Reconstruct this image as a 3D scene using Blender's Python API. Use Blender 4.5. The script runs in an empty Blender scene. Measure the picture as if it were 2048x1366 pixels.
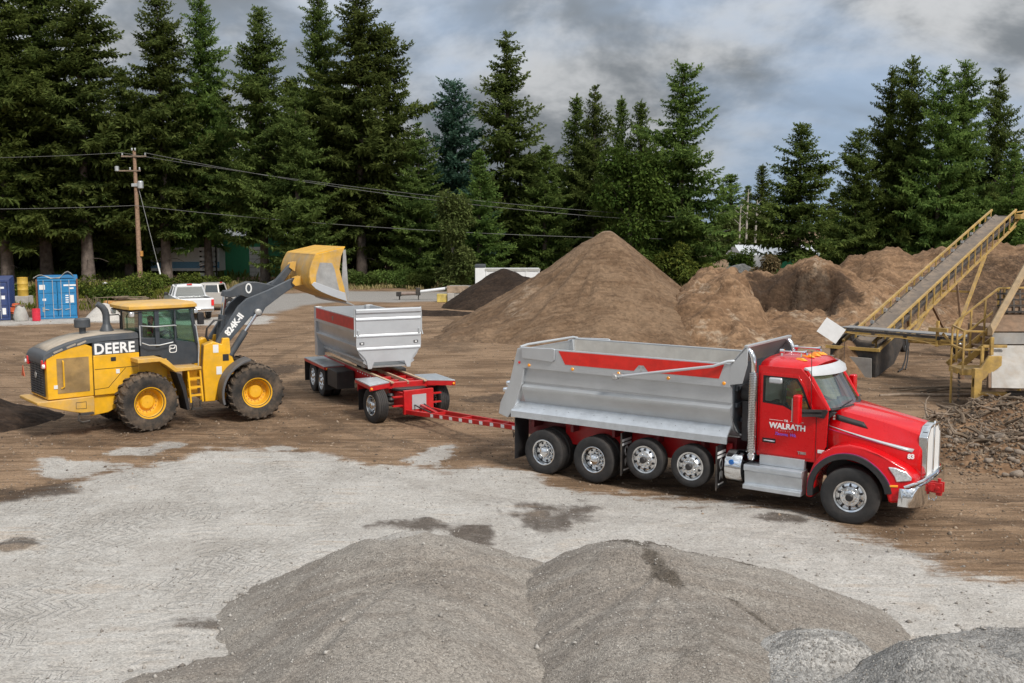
import bpy, bmesh, math, random
import numpy as np
from mathutils import Matrix, Vector
R = math.radians
PI = math.pi
sc = bpy.context.scene
col = sc.collection

# ---------------------------------------------------------------- camera
cam_d = bpy.data.cameras.new('camera')
cam_d.sensor_width = 36.0
cam_d.lens = 36.25
cam_d.clip_start = 0.1
cam_d.clip_end = 3000
cam = bpy.data.objects.new('camera', cam_d)
col.objects.link(cam)
cam.location = (0, 0, 5.84)
cam.rotation_euler = (PI / 2 - 0.112, 0, 0)
sc.camera = cam

# ---------------------------------------------------------------- sky
SUN_DIR = Vector((0.48, -0.70, 0.84)).normalized()
SUN_EL = math.asin(SUN_DIR.z)
SUN_AZ = math.atan2(SUN_DIR.x, SUN_DIR.y)
world = bpy.data.worlds.new('World')
sc.world = world
world.use_nodes = True
wt = world.node_tree
wt.nodes.clear()


def nd(nt, typ, inp=None, **props):
    n = nt.nodes.new(typ)
    for k, v in props.items():
        setattr(n, k, v)
    if inp:
        for k, v in inp.items():
            if isinstance(v, bpy.types.NodeSocket):
                nt.links.new(v, n.inputs[k])
            else:
                n.inputs[k].default_value = v
    return n


def mth(nt, op, a, b=None, c=None, clamp=False):
    n = nt.nodes.new('ShaderNodeMath')
    n.operation = op
    n.use_clamp = clamp
    for i, v in enumerate((a, b, c)):
        if v is None:
            continue
        if isinstance(v, bpy.types.NodeSocket):
            nt.links.new(v, n.inputs[i])
        else:
            n.inputs[i].default_value = v
    return n.outputs[0]


def mixc(nt, f, a, b, blend='MIX'):
    n = nt.nodes.new('ShaderNodeMix')
    n.data_type = 'RGBA'
    n.blend_type = blend
    n.clamp_factor = True
    for i, v in ((0, f), (6, a), (7, b)):
        if isinstance(v, bpy.types.NodeSocket):
            nt.links.new(v, n.inputs[i])
        elif i == 0:
            n.inputs[0].default_value = v
        else:
            n.inputs[i].default_value = (v[0], v[1], v[2], 1)
    return n.outputs[2]


def ramp(nt, f, p0, p1, smooth=True):
    n = nt.nodes.new('ShaderNodeMapRange')
    n.interpolation_type = 'SMOOTHSTEP' if smooth else 'LINEAR'
    n.inputs['From Min'].default_value = p0
    n.inputs['From Max'].default_value = p1
    nt.links.new(f, n.inputs['Value'])
    return n.outputs['Result']


tc = nd(wt, 'ShaderNodeTexCoord')
skyv = nd(wt, 'ShaderNodeVectorMath', {0: tc.outputs['Generated'], 1: (0, 0, 0.30)}, operation='ADD')
sky = nd(wt, 'ShaderNodeTexSky', inp={'Vector': skyv.outputs[0]}, sky_type='NISHITA', sun_disc=False, sun_elevation=SUN_EL, sun_rotation=SUN_AZ,
         air_density=1.0, dust_density=1.2, ozone_density=1.4)
sp = nd(wt, 'ShaderNodeSeparateXYZ', {0: tc.outputs['Generated']})
den = mth(wt, 'ADD', mth(wt, 'MAXIMUM', sp.outputs[2], 0.0), 0.42)
cu = mth(wt, 'DIVIDE', sp.outputs[0], den)
cv = mth(wt, 'DIVIDE', sp.outputs[1], den)
cvec = nd(wt, 'ShaderNodeCombineXYZ', {0: cu, 1: mth(wt, 'MULTIPLY', cv, 1.0), 2: 0.0})
n1 = nd(wt, 'ShaderNodeTexNoise', {'Vector': cvec.outputs[0], 'Scale': 2.7, 'Detail': 6.0, 'Roughness': 0.60, 'Distortion': 0.2})
mp2 = nd(wt, 'ShaderNodeMapping', {'Vector': cvec.outputs[0], 'Location': (7.3, 2.1, 0), 'Scale': (1, 1.3, 1)})
n2 = nd(wt, 'ShaderNodeTexNoise', {'Vector': mp2.outputs[0], 'Scale': 1.3, 'Detail': 5.0, 'Roughness': 0.55, 'Distortion': 0.2})
cloudt = ramp(wt, n1.outputs['Fac'], 0.40, 0.60)
elev = mth(wt, 'ADD', 1.0, mth(wt, 'MULTIPLY', mth(wt, 'MAXIMUM', sp.outputs[2], 0.0), 2.3))
cl = mixc(wt, cloudt, (0.78, 0.86, 0.94), (2.05, 2.10, 2.15))
blue_side = ramp(wt, sp.outputs[0], 0.02, 0.30)
low_sky = ramp(wt, sp.outputs[2], 0.22, 0.05)
gap = ramp(wt, mth(wt, 'ADD', mth(wt, 'MULTIPLY', mth(wt, 'MULTIPLY', blue_side, low_sky), 0.20), n2.outputs['Fac']), 0.50, 0.74)
skyb = mixc(wt, 0.42, mixc(wt, 1.0, sky.outputs[0], (0.85, 0.87, 0.82), 'MULTIPLY'), (2.1, 2.3, 2.5))
skc = mixc(wt, mth(wt, 'MULTIPLY', gap, 0.80), cl, skyb)
vs = nd(wt, 'ShaderNodeVectorMath', {0: skc, 'Scale': elev}, operation='SCALE')
bg = nd(wt, 'ShaderNodeBackground', {'Color': vs.outputs[0], 'Strength': 0.1})
wo = nd(wt, 'ShaderNodeOutputWorld', {'Surface': bg.outputs[0]})

# ---------------------------------------------------------------- sun
sl = bpy.data.lights.new('sun', 'SUN')
sl.energy = 1.5
sl.angle = R(12)
sl.color = (1.0, 0.955, 0.89)
sun = bpy.data.objects.new('sun', sl)
col.objects.link(sun)
sun.rotation_euler = (-SUN_DIR).to_track_quat('-Z', 'Y').to_euler()
sun.location = (20, -20, 60)

# ---------------------------------------------------------------- exposure
sc.view_settings.view_transform = 'Standard'
sc.view_settings.look = 'None'
sc.view_settings.exposure = 1.05
sc.view_settings.gamma = 1.0
sc.view_settings.use_curve_mapping = False

# ---------------------------------------------------------------- noise for meshes


def _hash(ix, iy, seed):
    h = (ix.astype(np.int64) * 374761393 + iy.astype(np.int64) * 668265263 + seed * 1442695041) & 0xffffffff
    h = ((h ^ (h >> 13)) * 1274126177) & 0xffffffff
    return ((h ^ (h >> 16)) & 0xffff) / 65535.0


def vnoise(x, y, seed=0):
    ix, iy = np.floor(x), np.floor(y)
    fx, fy = x - ix, y - iy
    fx = fx * fx * (3 - 2 * fx)
    fy = fy * fy * (3 - 2 * fy)
    a, b = _hash(ix, iy, seed), _hash(ix + 1, iy, seed)
    c, d = _hash(ix, iy + 1, seed), _hash(ix + 1, iy + 1, seed)
    return (a + (b - a) * fx) * (1 - fy) + (c + (d - c) * fx) * fy - 0.5


def fbm(x, y, seed=0, octs=4, g=0.5):
    s, amp = 0, 1.0
    for o in range(octs):
        s = s + amp * vnoise(x * 2 ** o + o * 17.3, y * 2 ** o - o * 9.1, seed + o)
        amp *= g
    return s


def sstep(a, b, x):
    t = np.clip((x - a) / (b - a), 0, 1)
    return t * t * (3 - 2 * t)


# ---------------------------------------------------------------- mesh builder
class MB:
    def __init__(s, M=None):
        s.v, s.f, s.M = [], [], M or Matrix.Identity(4)

    def add(s, vs, fs):
        o = len(s.v)
        M = s.M
        s.v.extend([tuple(M @ Vector(p)) for p in vs])
        s.f.extend([tuple(i + o for i in f) for f in fs])
        return s

    def box(s, x0, x1, y0, y1, z0, z1, M=None):
        vs = [(x, y, z) for z in (z0, z1) for y in (y0, y1) for x in (x0, x1)]
        if M is not None:
            vs = [M @ Vector(p) for p in vs]
        return s.add(vs, [(0, 2, 3, 1), (4, 5, 7, 6), (0, 1, 5, 4), (2, 6, 7, 3), (0, 4, 6, 2), (1, 3, 7, 5)])

    def bar(s, p0, p1, w, h=None, up=(0, 0, 1)):
        h = h or w
        p0, p1 = Vector(p0), Vector(p1)
        d = (p1 - p0).normalized()
        u = Vector(up)
        if abs(d.dot(u)) > 0.98:
            u = Vector((1, 0, 0))
        a = d.cross(u).normalized() * (w / 2)
        b = a.cross(d).normalized() * (h / 2)
        vs = [p + i * a + j * b for p in (p0, p1) for i, j in ((-1, -1), (1, -1), (1, 1), (-1, 1))]
        return s.add(vs, [(3, 2, 1, 0), (4, 5, 6, 7), (0, 1, 5, 4), (1, 2, 6, 5), (2, 3, 7, 6), (3, 0, 4, 7)])

    def tube(s, pts, r, n=8, cap=True):
        pts = [Vector(p) for p in pts]
        k = len(pts)
        rs = r if isinstance(r, (list, tuple)) else [r] * k
        vs, fs = [], []
        a = None
        for i, p in enumerate(pts):
            d = (pts[min(i + 1, k - 1)] - pts[max(i - 1, 0)]).normalized()
            if a is None:
                u = Vector((0, 0, 1)) if abs(d.z) < 0.9 else Vector((1, 0, 0))
                a = d.cross(u).normalized()
            a = (a - d * a.dot(d)).normalized()
            b = d.cross(a)
            for j in range(n):
                t = 2 * PI * j / n
                vs.append(p + (a * math.cos(t) + b * math.sin(t)) * rs[i])
        for i in range(k - 1):
            for j in range(n):
                q = (j + 1) % n
                fs.append((i * n + j, i * n + q, (i + 1) * n + q, (i + 1) * n + j))
        if cap:
            fs.append(tuple(range(n - 1, -1, -1)))
            fs.append(tuple((k - 1) * n + j for j in range(n)))
        return s.add(vs, fs)

    def prism(s, poly, ax, a, b, fn=None):
        area = sum(poly[i][0] * poly[(i + 1) % len(poly)][1] - poly[(i + 1) % len(poly)][0] * poly[i][1] for i in range(len(poly)))
        if area < 0:
            poly = poly[::-1]
        n = len(poly)
        mk = {'y': lambda p, t: (p[0], t, p[1]), 'x': lambda p, t: (t, p[0], p[1]), 'z': lambda p, t: (p[0], p[1], t)}[ax]
        if ax == 'y':
            a, b = max(a, b), min(a, b)
        else:
            a, b = min(a, b), max(a, b)
        vs = [mk(p, a) for p in poly] + [mk(p, b) for p in poly]
        if fn:
            vs = [fn(*p) for p in vs]
        fs = [tuple(range(n - 1, -1, -1)), tuple(range(n, 2 * n))]
        fs += [(i, (i + 1) % n, n + (i + 1) % n, n + i) for i in range(n)]
        return s.add(vs, fs)

    def ring(s, outer, inner, ax, a, b):
        """plate with a hole: outer and inner polygons of equal count"""
        n = len(outer)
        mk = {'y': lambda p, t: (p[0], t, p[1]), 'x': lambda p, t: (t, p[0], p[1]), 'z': lambda p, t: (p[0], p[1], t)}[ax]
        vs = [mk(p, a) for p in outer] + [mk(p, a) for p in inner] + [mk(p, b) for p in outer] + [mk(p, b) for p in inner]
        fs = []
        for i in range(n):
            j = (i + 1) % n
            fs += [(i, j, n + j, n + i), (2 * n + j, 2 * n + i, 3 * n + i, 3 * n + j), (j, i, 2 * n + i, 2 * n + j), (n + i, n + j, 3 * n + j, 3 * n + i)]
        return s.add(vs, fs)

    def lathe(s, prof, n=24, ax='y', c=(0, 0, 0), closed=False, caps=True):
        """prof: (radius, height along axis)"""
        k = len(prof)
        vs, fs = [], []
        for r, h in prof:
            for j in range(n):
                t = 2 * PI * j / n
                p = {'y': (r * math.cos(t), h, r * math.sin(t)), 'z': (r * math.cos(t), r * math.sin(t), h), 'x': (h, r * math.cos(t), r * math.sin(t))}[ax]
                vs.append((p[0] + c[0], p[1] + c[1], p[2] + c[2]))
        m = k if closed else k - 1
        for i in range(m):
            i2 = (i + 1) % k
            for j in range(n):
                q = (j + 1) % n
                fs.append((i * n + j, i2 * n + j, i2 * n + q, i * n + q))
        if not closed and caps:
            fs.append(tuple(range(n)))
            fs.append(tuple((k - 1) * n + j for j in range(n - 1, -1, -1)))
        return s.add(vs, fs)

    def loft(s, rings, caps=True, closed=True):
        n, k = len(rings[0]), len(rings)
        vs = [p for r in rings for p in r]
        fs = []
        for i in range(k - 1):
            for j in range(n if closed else n - 1):
                q = (j + 1) % n
                fs.append((i * n + j, i * n + q, (i + 1) * n + q, (i + 1) * n + j))
        if caps:
            fs.append(tuple(range(n - 1, -1, -1)))
            fs.append(tuple((k - 1) * n + j for j in range(n)))
        return s.add(vs, fs)

    def mesh(s, name, m, ang=35):
        me = bpy.data.meshes.new(name)
        me.from_pydata(s.v, [], s.f)
        bm = bmesh.new()
        bm.from_mesh(me)
        bmesh.ops.recalc_face_normals(bm, faces=bm.faces)
        bm.to_mesh(me)
        bm.free()
        me.polygons.foreach_set('use_smooth', [True] * len(me.polygons))
        me.set_sharp_from_angle(angle=R(ang))
        if m:
            me.materials.append(m)
        return me

    def build(s, name, m, parent=None, bevel=0, ang=35, segs=2, stuff=False):
        o = link(name, s.mesh(name, m, ang), parent)
        if stuff:
            o['kind'] = 'stuff'
        if bevel:
            b = o.modifiers.new('bevel', 'BEVEL')
            b.width = bevel
            b.segments = segs
            b.limit_method = 'ANGLE'
            b.angle_limit = R(30)
        return o


def link(name, data, parent=None):
    o = bpy.data.objects.new(name, data)
    col.objects.link(o)
    if parent is not None:
        o.parent = parent
    return o


def tag(o, label=None, cat=None, group=None, kind=None):
    if label:
        o['label'] = label
    if cat:
        o['category'] = cat
    if group:
        o['group'] = group
    if kind:
        o['kind'] = kind
    return o


def empty(name, loc, rz, label, cat, group=None):
    o = link(name, None)
    o.location = loc
    o.rotation_euler = (0, 0, rz)
    o.empty_display_size = 0.3
    return tag(o, label, cat, group)


def copy_tree(o, parent=None):
    c = o.copy()
    col.objects.link(c)
    c.parent = parent
    for ch in [x for x in o.children]:
        copy_tree(ch, c)
    return c


def text_mesh(txt, size, extrude=0.004, bold=0.0, shear=0.0, spacing=1.0, align='LEFT', sx=1.0):
    cu = bpy.data.curves.new('lettering', 'FONT')
    cu.body = txt
    cu.size = size
    cu.extrude = extrude
    cu.offset = bold
    cu.shear = shear
    cu.space_character = spacing
    cu.align_x = align
    cu.resolution_u = 3
    o = bpy.data.objects.new('lettering', cu)
    col.objects.link(o)
    bpy.context.view_layer.update()
    dg = bpy.context.evaluated_depsgraph_get()
    me = bpy.data.meshes.new_from_object(o.evaluated_get(dg))
    bpy.data.objects.remove(o)
    bpy.data.curves.remove(cu)
    if sx != 1.0:
        me.transform(Matrix.Diagonal((sx, 1, 1, 1)))
    return me


def lettering(txt, size, m, parent, loc, xdir, updir, name='lettering', **kw):
    """flat lettering: xdir = reading direction, updir = up, in parent space"""
    me = text_mesh(txt, size, **kw)
    x, u = Vector(xdir).normalized(), Vector(updir).normalized()
    n = x.cross(u).normalized()
    u = n.cross(x)
    T = Matrix((x, u, n)).transposed().to_4x4()
    T.translation = Vector(loc)
    me.transform(T)
    me.materials.clear()
    me.materials.append(m)
    return link(name, me, parent)


# ---------------------------------------------------------------- materials
MATS = {}


def mat(name, c, rough=0.5, metal=0.0, var=0.12, vs=4.0, bump=0.0, bs=40.0, dust=0.0, dustc=(0.30, 0.23, 0.16), coat=0.0, spec=0.5, dark=0.0):
    if name in MATS:
        return MATS[name]
    m = bpy.data.materials.new(name)
    m.use_nodes = True
    nt = m.node_tree
    b = nt.nodes['Principled BSDF']
    tcn = nd(nt, 'ShaderNodeTexCoord')
    no = nd(nt, 'ShaderNodeTexNoise', {'Vector': tcn.outputs['Object'], 'Scale': vs, 'Detail': 6.0, 'Roughness': 0.65})
    lo = tuple(x * (1 - var) for x in c)
    hi = tuple(min(1, x * (1 + var)) for x in c)
    cc = mixc(nt, ramp(nt, no.outputs['Fac'], 0.3, 0.7), lo, hi)
    rr = None
    if dust > 0:
        n3 = nd(nt, 'ShaderNodeTexNoise', {'Vector': tcn.outputs['Object'], 'Scale': 2.3, 'Detail': 8.0, 'Roughness': 0.7})
        g = nd(nt, 'ShaderNodeNewGeometry')
        up = nd(nt, 'ShaderNodeSeparateXYZ', {0: g.outputs['Normal']}).outputs[2]
        f = mth(nt, 'MULTIPLY', mth(nt, 'ADD', ramp(nt, n3.outputs['Fac'], 0.38, 0.75), mth(nt, 'MULTIPLY', mth(nt, 'MAXIMUM', up, 0.0), 0.55)), dust, clamp=True)
        cc = mixc(nt, f, cc, dustc)
        rr = mth(nt, 'ADD', rough, mth(nt, 'MULTIPLY', f, 0.85 - rough))
        if metal > 0:
            nt.links.new(mth(nt, 'MULTIPLY', mth(nt, 'SUBTRACT', 1.0, f), metal), b.inputs['Metallic'])
    nt.links.new(cc, b.inputs['Base Color'])
    if rr is not None:
        nt.links.new(rr, b.inputs['Roughness'])
    else:
        b.inputs['Roughness'].default_value = rough
        r2 = mth(nt, 'ADD', rough - 0.06, mth(nt, 'MULTIPLY', no.outputs['Fac'], 0.12), clamp=True)
        nt.links.new(r2, b.inputs['Roughness'])
    if not (dust > 0 and metal > 0):
        b.inputs['Metallic'].default_value = metal
    b.inputs['Specular IOR Level'].default_value = spec
    b.inputs['Coat Weight'].default_value = coat
    b.inputs['Coat Roughness'].default_value = 0.06
    if bump > 0:
        nb = nd(nt, 'ShaderNodeTexNoise', {'Vector': tcn.outputs['Object'], 'Scale': bs, 'Detail': 5.0, 'Roughness': 0.6})
        bn = nd(nt, 'ShaderNodeBump', {'Height': nb.outputs['Fac'], 'Strength': 1.0, 'Distance': bump})
        nt.links.new(bn.outputs[0], b.inputs['Normal'])
    MATS[name] = m
    return m


def glass(name, tint, refl=0.12, opaque=0.25):
    m = bpy.data.materials.new(name)
    m.use_nodes = True
    nt = m.node_tree
    nt.nodes.clear()
    out = nd(nt, 'ShaderNodeOutputMaterial')
    tr = nd(nt, 'ShaderNodeBsdfTransparent', {'Color': (*tint, 1)})
    gl = nd(nt, 'ShaderNodeBsdfGlossy', {'Color': (0.9, 0.95, 0.95, 1), 'Roughness': 0.03})
    df = nd(nt, 'ShaderNodeBsdfDiffuse', {'Color': (0.32, 0.34, 0.32, 1)})
    lw = nd(nt, 'ShaderNodeLayerWeight', {'Blend': 0.35})
    f = mth(nt, 'ADD', refl, mth(nt, 'MULTIPLY', lw.outputs['Fresnel'], 0.45), clamp=True)
    tcn = nd(nt, 'ShaderNodeTexCoord')
    no = nd(nt, 'ShaderNodeTexNoise', {'Vector': tcn.outputs['Object'], 'Scale': 3.0, 'Detail': 7.0})
    m0 = nd(nt, 'ShaderNodeMixShader', {0: mth(nt, 'MULTIPLY', ramp(nt, no.outputs['Fac'], 0.35, 0.8), opaque), 1: tr.outputs[0], 2: df.outputs[0]})
    mx = nd(nt, 'ShaderNodeMixShader', {0: f, 1: m0.outputs[0], 2: gl.outputs[0]})
    nt.links.new(mx.outputs[0], out.inputs[0])
    return m


def M_(name):
    return MATS[name]


DUST = (0.27, 0.20, 0.14)
mat('red_paint', (0.60, 0.001, 0.004), 0.28, 0, 0.04, coat=0.6, spec=0.35)
mat('red_frame', (0.50, 0.010, 0.013), 0.33, 0, 0.12, dust=0.10, dustc=DUST)
mat('red_strip', (0.66, 0.018, 0.010), 0.4, 0, 0.12, dust=0.06, dustc=DUST)
mat('maroon_frame', (0.16, 0.006, 0.012), 0.4, 0, 0.2, dust=0.22, dustc=DUST)
mat('silver_paint', (0.55, 0.57, 0.59), 0.33, 0.6, 0.05, vs=1.5, dust=0.12, dustc=(0.36, 0.33, 0.29))
mat('bright_silver', (0.56, 0.58, 0.60), 0.36, 0.4, 0.05, vs=1.5, dust=0.10, dustc=(0.4, 0.37, 0.33))
mat('bare_steel', (0.44, 0.44, 0.43), 0.42, 0.6, 0.2, vs=3, dust=0.3, dustc=(0.35, 0.3, 0.25))
mat('chrome', (0.80, 0.81, 0.82), 0.08, 1.0, 0.03)
mat('polished_alloy', (0.76, 0.77, 0.78), 0.17, 1.0, 0.08, vs=9)
mat('aluminium_plate', (0.58, 0.61, 0.64), 0.34, 0.65, 0.08, vs=5, bump=0.003, bs=60)
mat('tyre_rubber', (0.020, 0.020, 0.021), 0.75, 0, 0.2, vs=8, bump=0.006, bs=50, dust=0.28, dustc=(0.13, 0.105, 0.085))
mat('loader_rubber', (0.026, 0.024, 0.022), 0.85, 0, 0.3, vs=5, bump=0.01, bs=30, dust=0.75, dustc=(0.20, 0.14, 0.092))
mat('black_plastic', (0.018, 0.018, 0.020), 0.5, 0, 0.2, dust=0.08, dustc=DUST)
mat('black_gloss', (0.010, 0.010, 0.012), 0.25, 0, 0.1)
mat('loader_yellow', (0.80, 0.42, 0.008), 0.38, 0, 0.14, vs=2, dust=0.20, dustc=(0.42, 0.30, 0.17), coat=0.15)
mat('dusty_yellow', (0.66, 0.37, 0.05), 0.55, 0, 0.15, vs=2, dust=0.55, dustc=(0.46, 0.34, 0.21))
mat('loader_grey', (0.050, 0.060, 0.072), 0.42, 0, 0.12, dust=0.16, dustc=(0.28, 0.23, 0.18))
mat('loader_door', (0.040, 0.048, 0.058), 0.35, 0, 0.1, dust=0.06, dustc=(0.28, 0.23, 0.18))
mat('hood_dust', (0.33, 0.29, 0.24), 0.75, 0, 0.25, vs=3, dust=0.5, dustc=(0.42, 0.34, 0.25))
mat('white_paint', (0.78, 0.78, 0.77), 0.4, 0, 0.04, dust=0.05, dustc=DUST)
mat('white_letter', (0.82, 0.82, 0.81), 0.5, 0, 0.03)
mat('pinstripe', (0.40, 0.03, 0.16), 0.4, 0, 0.05)
mat('purple_letter', (0.30, 0.10, 0.62), 0.5, 0, 0.05)
mat('pink_letter', (0.75, 0.22, 0.28), 0.5, 0, 0.05)
mat('dark_letter', (0.02, 0.02, 0.02), 0.5, 0, 0.05)
mat('amber_lens', (0.95, 0.36, 0.02), 0.25, 0, 0.05, coat=0.5)
mat('red_lens', (0.75, 0.03, 0.03), 0.25, 0, 0.05, coat=0.5)
mat('clear_lens', (0.72, 0.74, 0.76), 0.12, 0.55, 0.25, vs=22, coat=0.6)
mat('orange_vest', (0.95, 0.30, 0.02), 0.8, 0, 0.2, vs=10)
mat('lime_vest', (0.62, 0.75, 0.05), 0.8, 0, 0.1)
mat('skin', (0.50, 0.30, 0.21), 0.6, 0, 0.08)
mat('dark_cloth', (0.03, 0.035, 0.05), 0.9, 0, 0.2)
mat('seat_fabric', (0.05, 0.05, 0.052), 0.85, 0, 0.2)
mat('plant_yellow', (0.47, 0.30, 0.075), 0.65, 0, 0.3, vs=3, dust=0.6, dustc=(0.30, 0.21, 0.13))
mat('plant_rust', (0.20, 0.12, 0.07), 0.75, 0.1, 0.3, vs=5, dust=0.4, dustc=DUST)
mat('belt_rubber', (0.085, 0.075, 0.068), 0.8, 0, 0.3, vs=2, dust=0.55, dustc=(0.30, 0.225, 0.16))
mat('dark_steel', (0.045, 0.042, 0.040), 0.6, 0.3, 0.3, dust=0.3, dustc=DUST)
mat('worn_plate', (0.36, 0.35, 0.33), 0.55, 0.2, 0.2, vs=1.6, dust=0.5, dustc=(0.34, 0.27, 0.20))
mat('container_blue', (0.018, 0.20, 0.43), 0.42, 0, 0.12, vs=2, dust=0.08, dustc=DUST)
mat('container_navy', (0.028, 0.055, 0.17), 0.45, 0, 0.15, vs=2, dust=0.12, dustc=DUST)
mat('galvanised', (0.55, 0.57, 0.58), 0.4, 0.5, 0.1)
mat('pole_wood', (0.30, 0.19, 0.125), 0.85, 0, 0.3, vs=6, bump=0.01, bs=20)
mat('weathered_wood', (0.24, 0.18, 0.13), 0.85, 0, 0.35, vs=5, bump=0.01, bs=25)
mat('root_wood', (0.135, 0.098, 0.066), 0.9, 0, 0.45, vs=4, bump=0.02, bs=18)
mat('visor_white', (0.55, 0.56, 0.57), 0.35, 0.1, 0.04)
mat('bark', (0.15, 0.12, 0.10), 0.95, 0, 0.4, vs=2, bump=0.05, bs=7)
mat('pale_bark', (0.36, 0.33, 0.29), 0.95, 0, 0.3, vs=2, bump=0.03, bs=7)
mat('concrete', (0.44, 0.42, 0.39), 0.9, 0, 0.15, vs=2, bump=0.01, bs=25, dust=0.2, dustc=DUST)
mat('yellow_block', (0.58, 0.44, 0.10), 0.8, 0, 0.25, vs=2, dust=0.3, dustc=(0.42, 0.38, 0.33))
mat('tarp_grey', (0.40, 0.39, 0.36), 0.8, 0, 0.1, bump=0.01, bs=8)
mat('barrel_red', (0.66, 0.03, 0.06), 0.45, 0, 0.1)
mat('barrel_yellow', (0.62, 0.40, 0.06), 0.55, 0, 0.15, dust=0.15, dustc=DUST)
mat('machine_orange', (0.55, 0.10, 0.03), 0.6, 0, 0.3, dust=0.2, dustc=DUST)
mat('green_metal', (0.045, 0.29, 0.145), 0.5, 0, 0.08)
mat('white_metal', (0.70, 0.71, 0.72), 0.5, 0, 0.06)
mat('truck_white', (0.74, 0.75, 0.76), 0.25, 0, 0.03, coat=0.5, dust=0.05, dustc=DUST)
mat('truck_tan', (0.60, 0.565, 0.52), 0.3, 0.2, 0.03, coat=0.4, dust=0.06, dustc=DUST)
mat('wire', (0.16, 0.16, 0.15), 0.6, 0.2, 0.1)
mat('wire_pale', (0.42, 0.42, 0.40), 0.5, 0.3, 0.1)
mat('sticker_white', (0.74, 0.74, 0.72), 0.5, 0, 0.04)
mat('interior_tan', (0.34, 0.31, 0.26), 0.8, 0, 0.1)
mat('stone_pale', (0.25, 0.20, 0.155), 0.9, 0, 0.3, vs=6, bump=0.01, bs=20)
mat('orange_beam', (0.58, 0.28, 0.07), 0.7, 0, 0.25, dust=0.25, dustc=DUST)
mat('blue_tarp', (0.16, 0.36, 0.55), 0.5, 0, 0.1)
GLASS_TRUCK = glass('cab_glass', (0.86, 0.94, 0.90), 0.02, 0.03)
GLASS_SHIELD = glass('windshield_glass', (0.66, 0.90, 0.83), 0.26, 0.08)
GLASS_LOADER = glass('loader_glass', (0.66, 0.84, 0.74), 0.05, 0.06)
GLASS_DARK = glass('pickup_glass', (0.10, 0.14, 0.15), 0.14, 0.05)
# ================================================================ ground
PALE = [(-30, 6), (-22, 14), (-12.78, 19.37), (-10.77, 21.16), (-9.97, 22.49), (-8.83, 24.65), (-7.69, 26.21), (-6.07, 26.51), (-4.86, 26.33), (-3.27, 25.07),
        (-1.76, 24.70), (-0.29, 24.65), (0.42, 23.54), (1.71, 22.06), (3.28, 21.56), (4.50, 20.78), (5.24, 20.41), (6.42, 19.05),
        (7.46, 17.85), (8.59, 16.74), (9.82, 15.31), (14, 10), (22, -4), (0, -12), (-30, -8)]
BAND = [(-60, 48), (-36.89, 57.16), (-30.25, 60.65), (-24.84, 61.91), (-18.25, 60.04), (-14.89, 60.65), (-14.68, 63.89), (-15.07, 66.75), (-17.87, 67.50),
        (-20.16, 66.38), (-32.90, 66.01), (-41.19, 63.89), (-62, 56)]
ROAD = [(-20.06, 68.27), (-21.15, 78.57), (-19.92, 88.41), (-14.54, 92.49), (-2.83, 91.09), (12, 90), (12, 84), (-2.13, 81.23), (-8.61, 79.09), (-13.01, 80.15),
        (-15.49, 75.13), (-15.93, 69.06)]
PATCH = [(-10.57, 24.48, 1.03, 1.03), (-9.94, 26.28, 0.65, 0.59), (-9.18, 27.01, 0.40, 0.38), (-5.98, 26.70, 0.46, 0.43), (-2.01, 26.07, 0.62, 0.99)]
DARKP = [(-10.61, 22.21, 0.72, 0.73), (0.52, 20.37, 0.81, 0.91), (-0.66, 19.08, 0.38, 0.80), (-2.00, 19.64, 0.68, 0.27), (-4.74, 14.61, 0.5, 0.27),
         (-9.05, 18.43, 0.41, 0.27), (-11.29, 27.85, 3.56, 1.46), (-4.07, 27.14, 1.61, 0.63), (4.88, 21.57, 0.64, 0.40), (-9.93, 29.95, 3.83, 1.07),
         (5.35, 20.05, 0.40, 0.28), (-3.54, 50.56, 2.21, 3.00), (12.86, 38.92, 3.80, 2.05), (-0.40, 34.32, 1.01, 1.00), (-9.28, 40.93, 0.80, 1.98),
         (-14.2, 29.8, 1.4, 1.2), (16.5, 33, 3, 3)]


def poly_sd(x, y, P):
    d = np.full(x.shape, 1e9)
    ins = np.zeros(x.shape, bool)
    n = len(P)
    for i in range(n):
        ax, ay = P[i]
        bx, by = P[(i + 1) % n]
        ex, ey = bx - ax, by - ay
        t = np.clip(((x - ax) * ex + (y - ay) * ey) / (ex * ex + ey * ey), 0, 1)
        d = np.minimum(d, np.hypot(x - ax - t * ex, y - ay - t * ey))
        c = ((ay > y) != (by > y)) & (x < (bx - ax) * (y - ay) / ((by - ay) if by != ay else 1e-9) + ax)
        ins ^= c
    return np.where(ins, d, -d)


def zones(x, y):
    w = fbm(x * 0.55, y * 0.55, 3, 5) * 1.5
    pale = sstep(-0.7, 0.9, poly_sd(x, y, PALE) + w * 0.9)
    w2 = fbm(x * 1.3, y * 1.3, 9, 5, 0.62)
    for cx, cy, rx, ry in PATCH:
        pale = np.maximum(pale, sstep(0.55, -0.5, np.hypot((x - cx) / rx, (y - cy) / ry) - 1 + w2 * 0.9) * 0.9)
    pale = np.maximum(pale, sstep(-0.6, 0.8, poly_sd(x, y, BAND) + w * 0.8) * 0.8)
    dark = np.zeros_like(x)
    for cx, cy, rx, ry in DARKP:
        big = rx > 1.2
        dark = np.maximum(dark, sstep(0.75, -0.6, np.hypot((x - cx) / rx, (y - cy) / ry) - 1 + w2 * 1.5) * (0.5 if big else 0.9))
    road = sstep(-0.6, 0.6, poly_sd(x, y, ROAD) + w * 0.5)
    return pale, dark, road


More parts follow.
